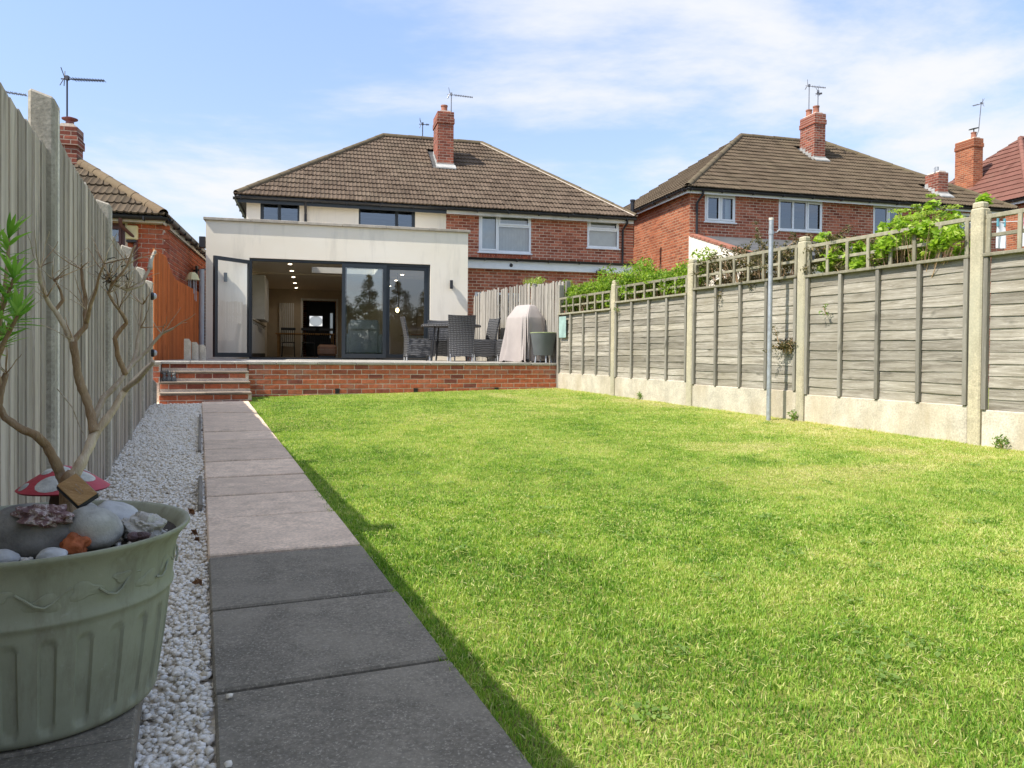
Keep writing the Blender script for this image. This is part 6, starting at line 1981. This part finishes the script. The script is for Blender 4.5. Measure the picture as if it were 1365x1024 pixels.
def sign():
    A = spot(117, 722, 1.56); B = spot(111, 676, 1.56)
    s = thing('stake_sign', 'small black stake light with bamboo face stuck in the planter', 'garden stake', (A.x, A.y, SOILZ), 0)
    o0 = Vector((A.x, A.y, SOILZ))
    mb = MB(); mb.tube([Vector((0, 0, -0.05)), A - o0, B - o0], 0.0035, 8); obj('stake', mb, MT['black_plastic'], s, smooth=True)
    C = spot(103, 653, 1.565) - o0
    # face: long axis runs down to the right in the picture
    ux = (spot(121, 668, 1.56) - spot(88, 637, 1.58)).normalized()
    nrm = Vector((0.30, -0.72, 0.62)); nrm = (nrm - ux * nrm.dot(ux)).normalized()
    uy = nrm.cross(ux)
    m = Matrix.Translation(C) @ Matrix((ux, uy, nrm)).transposed().to_4x4()
    hl, hw = 0.036, 0.023
    mb = MB(); mb.cbox(-hl, hl, -hw, hw, -0.014, 0.0, 0.003, m=m); bx = obj('case', mb, MT['black_plastic'], s)
    mb = MB(); mb.cbox(-hl + 0.002, hl - 0.002, -hw + 0.002, hw - 0.002, 0.0002, 0.003, 0.001, m=m); fc = obj('face', mb, MT['oak'], bx)
    for (a_, b_, w) in ((-0.012, 0.004, 0.014), (-0.004, -0.003, 0.02), (0.004, 0.003, 0.010)):
        mb = MB(); mb.box(a_, a_ + w, b_, b_ + 0.0022, 0.0031, 0.0035, m=m); obj('mark', mb, MT['bark'], bx)
sign()

def dry_shrub():
    base = spot(93, 700, 1.62); base.z = SOILZ
    t = thing('dry_shrub', 'bare woody shrub with peeling brown branches in the green planter', 'shrub', base, 0)
    def P(px, py, d): return spot(px, py, d) - base
    def limb(pts, r0, r1, mat='bark', name='branch', n=9, wob=0.004):
        V = [P(*q) for q in pts]
        # resample with a little crookedness
        out = []
        for i in range(len(V) - 1):
            for k in range(7):
                f = k / 7
                q = V[i].lerp(V[i + 1], f)
                q += Vector((mnoise.noise(q * 23), mnoise.noise(q * 23 + Vector((9, 0, 0))), mnoise.noise(q * 23 + Vector((0, 9, 0))))) * wob
                out.append(q)
        out.append(V[-1])
        m_ = len(out)
        rad = [r0 + (r1 - r0) * (i / (m_ - 1)) ** 0.8 for i in range(m_)]
        rad = [r_ * (1 + 0.20 * mnoise.noise(out[i] * 90) + 0.12 * mnoise.noise(out[i] * 31)) for i, r_ in enumerate(rad)]
        mb = MB(); mb.tube(out, rad, n)
        obj(name, mb, MT[mat], t, smooth=True, sharp=None)
        return out
    D = 1.62
    tr = MB()
    pts = [P(93, 703, D), P(93, 690, D), P(92, 668, D), P(91, 650, D), P(92, 638, D), P(96, 630, D)]
    tr.tube(pts, [0.026, 0.021, 0.018, 0.0165, 0.015, 0.012], 16, True)
    tr.v = [(x + 0.004 * mnoise.noise(Vector((x * 90, y * 90, z * 12))), y + 0.004 * mnoise.noise(Vector((x * 90 + 4, y * 90, z * 12))), z) for x, y, z in tr.v]
    obj('trunk', tr, MT['bark'], t, smooth=True, sharp=None)
    limb([(90, 655, D), (80, 632, D), (70, 610, 1.60), (62, 593, 1.59), (47, 580, 1.57), (27, 571, 1.55), (7, 557, 1.54), (-2, 540, 1.54), (2, 516, 1.55), (8, 498, 1.56)], 0.0115, 0.0055)
    limb([(2, 520, 1.55), (-4, 490, 1.54), (6, 455, 1.53), (14, 425, 1.52)], 0.0045, 0.002)
    limb([(92, 645, D), (108, 616, 1.63), (125, 582, 1.65), (142, 559, 1.67), (152, 545, 1.68), (166, 522, 1.70), (181, 504, 1.72), (205, 480, 1.75)], 0.0125, 0.004, 'bark_pale')
    B1 = [(127, 576, 1.65), (122, 553, 1.66), (113, 525, 1.66), (103, 497, 1.65), (98, 455, 1.64)]
    limb(B1, 0.0105, 0.0075)
    limb([(98, 456, 1.64), (85, 434, 1.63), (74, 414, 1.62), (61, 397, 1.60), (54, 378, 1.59), (52, 357, 1.58)], 0.0065, 0.0035, 'bark_pale')
    limb([(74, 414, 1.62), (84, 400, 1.63), (80, 388, 1.63), (72, 374, 1.62)], 0.004, 0.002)
    limb([(98, 456, 1.64), (113, 437, 1.66), (115, 412, 1.68), (112, 383, 1.69), (108, 358, 1.70)], 0.0065, 0.003)
    limb([(114, 430, 1.66), (120, 410, 1.64), (128, 383, 1.62), (139, 352, 1.60)], 0.005, 0.002)
    limb([(124, 560, 1.66), (138, 530, 1.70), (160, 508, 1.74), (176, 486, 1.77), (198, 466, 1.80), (215, 445, 1.82), (231, 438, 1.83)], 0.0075, 0.0025, 'bark_pale')
    limb([(167, 500, 1.75), (156, 474, 1.73), (153, 451, 1.72), (167, 431, 1.73), (159, 412, 1.71), (144, 392, 1.69), (150, 378, 1.68), (170, 352, 1.68), (181, 327, 1.68)], 0.006, 0.002)
    limb([(176, 487, 1.77), (184, 465, 1.80), (187, 437, 1.82), (190, 406, 1.83)], 0.0055, 0.0025, 'bark_pale')
    limb([(142, 375, 1.68), (168, 386, 1.72), (190, 379, 1.76), (199, 355, 1.79), (207, 334, 1.80)], 0.004, 0.003, 'bark_pale')
    limb([(198, 358, 1.79), (207, 335, 1.80)], 0.0055, 0.0035, 'stone_white')
    limb([(166, 522, 1.70), (190, 500, 1.66), (204, 482, 1.64)], 0.006, 0.0035, 'bark_pale')
    r2 = random.Random(5)
    tips = [(52, 357, 1.58), (72, 374, 1.62), (108, 358, 1.70), (139, 352, 1.60), (115, 412, 1.68), (150, 378, 1.68), (144, 392, 1.69), (170, 352, 1.68), (190, 406, 1.83), (187, 437, 1.82), (61, 397, 1.60), (98, 455, 1.64), (159, 412, 1.71), (215, 445, 1.82), (8, 498, 1.56), (142, 375, 1.68), (168, 386, 1.72)]
    tw = []
    for (x, y, d) in tips:
        for k in range(5):
            a_ = r2.uniform(-2.6, -0.2); ln = r2.uniform(12, 55)
            q = [(x, y, d)]
            for j in range(3):
                a_ += r2.uniform(-0.25, 0.25)
                x2, y2, d2 = q[-1]
                q.append((x2 + math.cos(a_) * ln / 3, y2 + math.sin(a_) * ln / 3, d2 + r2.uniform(-0.03, 0.03)))
            limb(q, 0.0016, 0.0005, 'bark_pale' if r2.random() < .6 else 'bark', 'twig', 5, 0.003)
    # a tight knot of dead twiglets
    for k in range(16):
        x, y = 150 + r2.gauss(0, 13), 366 + r2.gauss(0, 9)
        a_ = r2.uniform(0, 6.28); ln = r2.uniform(8, 24)
        limb([(x, y, 1.68), (x + math.cos(a_) * ln / 2, y + math.sin(a_) * ln / 2, 1.68 + r2.uniform(-.02, .02)), (x + math.cos(a_ + .5) * ln, y + math.sin(a_ + .5) * ln, 1.68 + r2.uniform(-.04, .04))], 0.0014, 0.0005, 'tree_bark', 'twig', 4, 0.002)
    # long bare whips crossing the fence
    limb([(66, 372, 1.6), (90, 352, 1.62), (118, 330, 1.64)], 0.0012, 0.0006, 'bark_pale', 'twig', 5)
    limb([(76, 518, 1.63), (98, 545, 1.63), (114, 582, 1.64)], 0.0012, 0.0009, 'bark_pale', 'twig', 5)
    limb([(55, 432, 1.6), (75, 442, 1.62), (98, 456, 1.64)], 0.0008, 0.001, 'bark_pale', 'twig', 5)
    limb([(20, 428, 1.55), (60, 395, 1.6), (110, 350, 1.66)], 0.0009, 0.0005, 'bark_pale', 'twig', 5)
dry_shrub()

def lance_shrub():
    base = spot(-28, 735, 1.50); base.z = SOILZ
    t = thing('lance_leaf_shrub', 'bright green shrub with narrow pointed leaves rising beside the bare shrub', 'shrub', base, 0)
    r2 = random.Random(11)
    def P(px, py, d): return spot(px, py, d) - base
    tips = []
    stems = [[(-28, 735, 1.50), (-30, 640, 1.49), (-22, 560, 1.48), (-10, 480, 1.46), (2, 420, 1.45), (10, 352, 1.44), (12, 318, 1.44)],
             [(-28, 735, 1.50), (-40, 620, 1.47), (-30, 520, 1.45), (-12, 450, 1.42), (6, 405, 1.41), (18, 372, 1.40)],
             [(-30, 660, 1.49), (-20, 540, 1.46), (-2, 470, 1.43), (14, 440, 1.41), (24, 420, 1.40)],
             [(-30, 640, 1.49), (-45, 480, 1.46), (-30, 380, 1.45), (-12, 330, 1.44)],
             [(-20, 540, 1.46), (-14, 480, 1.50), (0, 445, 1.52), (20, 430, 1.53)]]
    V, F_, T_ = [], [], []
    def leaf(p, d, ln, wd, roll):
        d = d.normalized()
        s_ = d.cross(Vector((0, 0, 1))); s_ = s_.normalized() if s_.length > 1e-4 else Vector((1, 0, 0))
        n_ = s_.cross(d); s_ = s_ * math.cos(roll) + n_ * math.sin(roll); n_ = s_.cross(d)
        o = len(V); tn = r2.random() * .99
        K = 6
        for k in range(K + 1):
            f = k / K
            c = p + d * ln * f - n_ * ln * 0.10 * f * f
            w = wd * (math.sin(math.pi * min(1, f * 0.93 + 0.07)) ** 0.8) * 0.5
            V.extend([c - s_ * w + n_ * w * 0.35, c, c + s_ * w + n_ * w * 0.35]); T_.extend([tn] * 3)
        for k in range(K):
            a_ = o + k * 3
            F_.extend([(a_, a_ + 1, a_ + 4, a_ + 3), (a_ + 1, a_ + 2, a_ + 5, a_ + 4)])
    for s in stems:
        q = [P(*k) for k in s]
        mb = MB(); mb.tube(q, [0.006 - 0.004 * i / len(q) for i in range(len(q))], 7); obj('stem', mb, MT['bark'], t, smooth=True)
        m_ = len(q)
        for i in range(m_ - 2, m_):
            a_, b_ = q[i - 1], q[i]
            for k in range(17):
                f = k / 17
                p = a_.lerp(b_, f)
                ang = r2.uniform(0, 6.28)
                d = Vector((math.cos(ang) + 0.35, math.sin(ang) * 0.8, r2.uniform(0.0, 0.9)))
                leaf(p, d, r2.uniform(0.028, 0.060), r2.uniform(0.0045, 0.0085), r2.uniform(-.6, .6))
        for k in range(9):
            ang = r2.uniform(0, 6.28)
            leaf(q[-1], Vector((math.cos(ang) * .6, math.sin(ang) * .6, r2.uniform(.5, 1.4))), r2.uniform(0.04, 0.07), 0.008, r2.uniform(-.6, .6))
    mb = MB(); mb.add(V, F_); mb.tint = T_
    obj('foliage', mb, MT['leaf_lance'], t, smooth=True, sharp=None)
lance_shrub()

# ================================================================== PLANTS ALONG THE FENCE
def gpt(s, t, z): return (*gxy(s, t), z)
def bush(name, label, cat, root, blobs, size, mat, seed, group=None, mul=1.0, **k):
    th = thing(name, label, cat, root, 0, group)
    R0 = Vector(root)
    bl = [(*(Vector(gpt(b[0], b[1], b[2] + ZC)) - R0), b[3], b[4], b[5], int(b[6] * mul)) for b in blobs]
    leaf_obj('foliage', bl, size, mat, th, seed=seed, **k)
    r2 = random.Random(seed)
    mb = MB()
    for b in bl:
        e = Vector(b[:3])
        m_ = e * 0.5 + Vector((r2.uniform(-.08, .08), r2.uniform(-.08, .08), 0.05)); m_.x *= 0.7; m_.y *= 0.7
        mb.tube([(0, 0, 0), m_, e], [0.014, 0.009, 0.003], 6)
        for k in range(4):
            q = e + Vector((r2.gauss(0, b[3] * .5), r2.gauss(0, b[4] * .5), abs(r2.gauss(0, b[5] * .6))))
            mb.tube([m_.lerp(e, .6), m_.lerp(q, .7), q], [0.005, 0.004, 0.0015], 5)
    obj('stems', mb, MT['bark'], th)
    return th
r3 = random.Random(3)
def row(s, t0, t1, z0, z1, n_, rad, cnt, zr=None):
    out = []
    for k in range(n_):
        f = (k + r3.random() * .8) / n_
        rr = rad * r3.uniform(.6, 1.2)
        out.append((s + r3.uniform(-.06, .14), t0 + (t1 - t0) * f, r3.uniform(z0, z1), rr, rr, rr * (zr or r3.uniform(.6, 1.0)), int(cnt * r3.uniform(.6, 1.3))))
    return out
# privet hedge through the trellis by the terrace
bush('privet_bush', 'bright green privet bush pushing through the trellis nearest the terrace', 'bush', gpt(6.2, 11.0, 0.2),
     row(5.97, 10.2, 12.0, 0.76, 1.12, 26, 0.14, 330) + row(6.15, 10.2, 12.4, 0.85, 1.26, 22, 0.2, 420), 0.040, 'leaf_privet', 5)
bush('privet_bush', 'bright green privet bush spilling over the second trellis bay from the terrace', 'bush', gpt(6.2, 9.1, 0.2),
     row(5.97, 8.3, 10.05, 0.84, 1.18, 26, 0.14, 330) + row(6.2, 8.3, 10.4, 0.95, 1.34, 22, 0.2, 420), 0.040, 'leaf_privet', 6)
# dusky cotoneaster sprays
def spray(name, label, cat, root, n_, s, t0, t1, z0, z1, seed, mat='leaf_dusky', size=0.030, ln=0.30, per=110):
    th = thing(name, label, cat, root, 0)
    R0 = Vector(root); r2 = random.Random(seed)
    bl, mb = [], MB()
    for k in range(n_):
        p = Vector(gpt(s + r2.uniform(-.05, .2), t0 + (t1 - t0) * r2.random(), r2.uniform(z0, z1) + ZC)) - R0
        d = Vector((r2.gauss(0, 1), r2.gauss(0, 1), r2.gauss(0.25, .55))).normalized()
        L = ln * r2.uniform(.5, 1.3)
        e = p + d * L + Vector((0, 0, -0.12 * L))
        mb.tube([p * 0.6 + Vector((0, 0, -.05)), p, p.lerp(e, .5) + Vector((0, 0, 0.03)), e], [0.006, 0.005, 0.003, 0.001], 5)
        for j in range(6):
            q = p.lerp(e, j / 5)
            bl.append((q.x, q.y, q.z, 0.045, 0.045, 0.035, per // 6))
    leaf_obj('foliage', bl, size, mat, th, seed=seed, asp=0.45)
    obj('stems', mb, MT['bark'], th)
spray('cotoneaster', 'dusky brown leaved shrub tangled in the trellis behind the washing pole', 'shrub', gpt(6.25, 7.2, 0.2), 58, 6.0, 6.4, 8.15, 0.84, 1.22, 21)
spray('cotoneaster', 'dusky brown leaved shrub in the trellis under the elder flowers', 'shrub', gpt(6.25, 5.6, 0.2), 52, 6.05, 5.0, 6.2, 0.82, 1.22, 22)
# broad bright climber leaves and elder heads
bush('climbing_hydrangea', 'climber with broad fresh green leaves through the trellis beside the thick post', 'climber', gpt(6.15, 5.2, 0.2),
     [(5.83, 4.62, 0.97, .07, .13, .07, 90), (5.80, 4.47, 1.02, .05, .09, .05, 50), (5.86, 4.80, 1.12, .08, .14, .08, 110), (5.9, 5.25, 1.02, .08, .16, .12, 110), (5.88, 5.55, 0.90, .07, .12, .07, 70), (5.9, 5.85, 1.02, .07, .12, .10, 80), (6.0, 5.0, 0.90, .08, .12, .05, 36), (6.0, 5.35, 0.93, .1, .14, .10, 70), (5.93, 5.7, 0.98, .08, .12, .10, 60), (5.95, 5.95, 0.95, .08, .10, .12, 46), (6.05, 5.2, 1.12, .12, .2, .10, 80), (6.0, 6.1, 1.22, .08, .09, .09, 60), (5.95, 4.33, 1.30, .05, .07, .05, 34)],
     0.052, 'leaf_bright', 31, asp=0.72, up=0.8, fold=0.08, mul=2.2)
def elder():
    root = gpt(6.5, 5.4, 0.1)
    th = thing('elder_bush', 'elder bush with flat lime green flower heads above the trellis', 'bush', root, 0)
    R0 = Vector(root); r2 = random.Random(8)
    bl, lv, mb = [], [], MB()
    for k in range(26):
        s, t = 6.3 + r2.uniform(-.15, .45), 5.20 + r2.uniform(-.38, .42)
        z = 1.22 + 0.30 * r2.random() * (1 - abs(t - 5.2) * .6)
        p = Vector(gpt(s, t, z + ZC)) - R0
        w = r2.uniform(0.05, 0.10)
        bl.append((p.x, p.y, p.z, w, w, 0.016, 130))
        lv.append((p.x, p.y, p.z - 0.10, 0.09, 0.09, 0.06, 26))
        mb.tube([(0, 0, 0.1), (p.x * .5, p.y * .5, p.z * .6), (p.x, p.y, p.z)], [0.01, 0.006, 0.002], 5)
    leaf_obj('flower_heads', bl, 0.016, 'leaf_elder', th, seed=9, asp=0.9, up=2.0)
    leaf_obj('foliage', lv, 0.07, 'leaf_bright', th, seed=10, asp=0.45, up=0.8)
    obj('stems', mb, MT['bark'], th)
elder()
# sprig poking through the lap panel and small weeds at its foot
spray('conifer_sprig', 'dry brown green sprig poking through the lap fence behind the pole', 'sprig', gpt(5.85, 6.45, 0.95), 16, 5.80, 6.28, 6.50, 0.10, 0.20, 41, 'leaf_dusky', 0.026, 0.16, 60)
for k, (s, t, z, n_, sz, lb) in enumerate(((5.80, 6.28, 0.0, 60, 0.035, 'low weed tuft at the foot of the concrete post behind the washing pole'), (5.80, 9.93, 1.25, 26, 0.03, 'small green sprig growing through the lap panel beneath the privet'),
                                     (5.80, 4.05, 0.0, 80, 0.03, 'dark weed tuft in the grass at the base of the thick corner post'), (5.78, 5.85, 1.10, 12, 0.04, 'single green leaf cluster pushing between lap boards'), (5.83, 9.3, 0.0, 70, 0.03, 'weed tuft along the concrete gravel board under the privet'))):
    x, y = gxy(s, t); z0 = gz(x, y) + z
    th = thing('weed', lb, 'weed', (x, y, z0), 0)
    leaf_obj('foliage', [(0, 0, 0.05, 0.05, 0.07, 0.07, n_)], sz, 'leaf_weed', th, seed=50 + k, asp=0.4)
    mb = MB(); mb.tube([(0.02, 0, -0.01), (0, 0, 0.06)], 0.004, 5); mb.tube([(0.02, 0.0, 0), (0, 0.04, 0.08)], 0.003, 5); obj('stem', mb, MT['bark'], th)
# ivy creeping up the end of the terrace wall
iv = thing('ivy', 'small ivy creeping up the end of the brick terrace wall', 'ivy', gpt(5.96, 12.0, 0.22), 0)
rr = [(0.02 * math.sin(k), -0.02 + 0.01 * math.cos(k), 0.05 + 0.06 * k, 0.05, 0.03, 0.04, 16) for k in range(9)]
leaf_obj('foliage', rr, 0.035, 'leaf_privet', iv, seed=61, asp=0.8)
mb = MB(); mb.tube([(0, 0, -0.02), (0.02, -0.02, 0.25), (0.0, -0.02, 0.55)], 0.004, 5); obj('stem', mb, MT['bark'], iv)
# yellowish shrub behind the slat fence
bush('shrub', 'thin yellowing shrub showing above the slat fence', 'shrub', gpt(6.5, 14.6, 0.2),
     [(6.35 + .2 * r3.random(), 14.0 + r3.random() * 1.1, 1.45 + .16 * r3.random(), .14, .14, .10, 70) for k in range(9)], 0.04, 'leaf_elder', 71, asp=0.4)
# dead leaves on the gravel beside the path
for k, (s, t) in enumerate(((0.01, 3.62), (0.015, 3.5), (0.0, 4.1), (-0.09, 2.75), (0.02, 2.9))):
    x, y = gxy(s, t)
    V, F_, T_ = leaves([(0, 0, 0, .012, .012, .006, 4)], 0.03, asp=0.5, seed=80 + k)
    o = put('dead_leaf', fast_mesh('dead_leaf', V, F_, MT['dry_leaf']), None, (x, y, gz(x, y) + 0.018), label='curled brown dead leaf on the white gravel beside the path', category='leaf', group='dead leaves on the gravel')

# ================================================================== CONIFERS AT THE FAR END OF THE GARDEN (seen in the door glass)
def conifer(s, t, hgt, wid, seed, label):
    x, y = gxy(s, t); z = -0.35
    th = thing('conifer', label, 'tree', (x, y, z), 0, 'evergreens at the bottom of the garden')
    r2 = random.Random(seed)
    mb = MB(); mb.tube([(0, 0, 0), (0.05, 0, hgt * .5), (0, 0, hgt * .97)], [0.12, 0.07, 0.012], 9)
    bl = []
    for lv in range(26):
        f = lv / 25
        for k in range(int(3 + 8 * (1 - f))):
            zz = hgt * (0.03 + 0.95 * f) + r2.uniform(-.12, .12)
            rr = wid * (1 - f * 0.97) ** 0.8 * r2.uniform(.35, 1.08)
            a_ = r2.uniform(0, 6.28)
            e = Vector((rr * math.cos(a_), rr * math.sin(a_), zz))
            if k % 2 == 0: mb.tube([(0, 0, zz - 0.25 * rr), e], [0.025 * (1 - f) + .008, 0.006], 5)
            q = 0.13 + 0.34 * (1 - f) ** 0.7
            bl.append((e.x, e.y, e.z, q * 1.1, q * 1.1, q * 1.0, int(60 + 110 * (1 - f))))
    obj('trunk', mb, MT['tree_bark'], th)
    leaf_obj('crown', bl, 0.10, 'leaf_conifer', th, seed=seed, asp=0.28, up=0.1)
cf_l = ['tall dark conifer reflected in the end glass door', 'dark bushy conifer next to the tallest one at the garden end', 'slim pointed conifer at the garden end', 'broad low conifer behind the lawn end', 'ragged conifer beside the grey fence line at the garden end', 'dense dark conifer closing the garden end corner', 'short conifer between two tall ones at the garden end']
for k, (s, t, hg, wd) in enumerate(((6.6, -9.5, 6.2, 1.9), (5.0, -10.4, 5.4, 1.9), (8.4, -9.2, 6.6, 1.9), (3.3, -10.6, 5.4, 2.0), (1.6, -10.8, 5.8, 1.8), (10.3, -9.0, 5.6, 2.0), (0.0, -10.5, 5.0, 1.8))):
    conifer(s, t, hg, wd, 100 + k, cf_l[k])
def end_hedge():
    th = thing('laurel_hedge', 'dense evergreen hedge closing the bottom of the garden', 'hedge', gpt(4.5, -12.2, -0.35), 0)
    R0 = Vector(gpt(4.5, -12.2, -0.35))
    r2 = random.Random(77); bl, mb = [], MB()
    for k in range(170):
        p = Vector(gpt(r2.uniform(-3, 13), -12.2 + r2.uniform(-.5, .5), r2.uniform(0.2, 3.6))) - R0
        bl.append((p.x, p.y, p.z, .7, .6, .6, 150))
    leaf_obj('foliage', bl, 0.16, 'leaf_conifer', th, seed=78, asp=0.4)
    for k in range(14):
        p = Vector(gpt(-3 + k * 1.2, -12.2, 0)) - R0
        mb.tube([(p.x, p.y, 0), (p.x + .1, p.y, 2.4)], [0.05, 0.02], 6)
    obj('stems', mb, MT['tree_bark'], th)
end_hedge()
bush('cotoneaster', 'dusky leaved shrub filling the middle of the trellis beside the washing pole', 'shrub', gpt(6.3, 7.3, 0.2),
     row(6.0, 6.35, 8.1, 0.88, 1.16, 20, 0.11, 100) + row(6.1, 6.35, 8.1, 1.0, 1.3, 10, 0.12, 90), 0.030, 'leaf_dusky', 91, asp=0.5)
bush('climbing_hydrangea', 'fresh green climber sprawling along the trellis top between two concrete posts', 'climber', gpt(6.2, 5.3, 0.2),
     row(6.0, 4.5, 6.15, 0.9, 1.2, 16, 0.10, 90) + row(5.85, 4.4, 5.4, 0.95, 1.22, 7, 0.08, 70), 0.055, 'leaf_bright', 92, asp=0.7, up=0.8, fold=0.08)
# broad-leaved weeds mixed into the lawn
def clover():
    r_ = np.random.default_rng(44)
    bl = []
    for k in range(150):
        t = 1.4 + 9.5 * r_.random() ** 1.4; s_ = 0.75 + 4.9 * r_.random()
        x, y = gxy(s_, t)
        q = r_.uniform(0.02, 0.09)
        bl.append((x, y, gz(x, y) + 0.013, q, q, 0.004, int(6 + q * 320)))
    V, F_, T_ = leaves(bl, 0.013, asp=0.9, up=2.5, seed=45)
    put('clover', fast_mesh('clover', V, F_, MT['leaf_weed'], T_), kind='stuff', label='small broad-leaved clover patches in the lawn', category='clover')
clover()
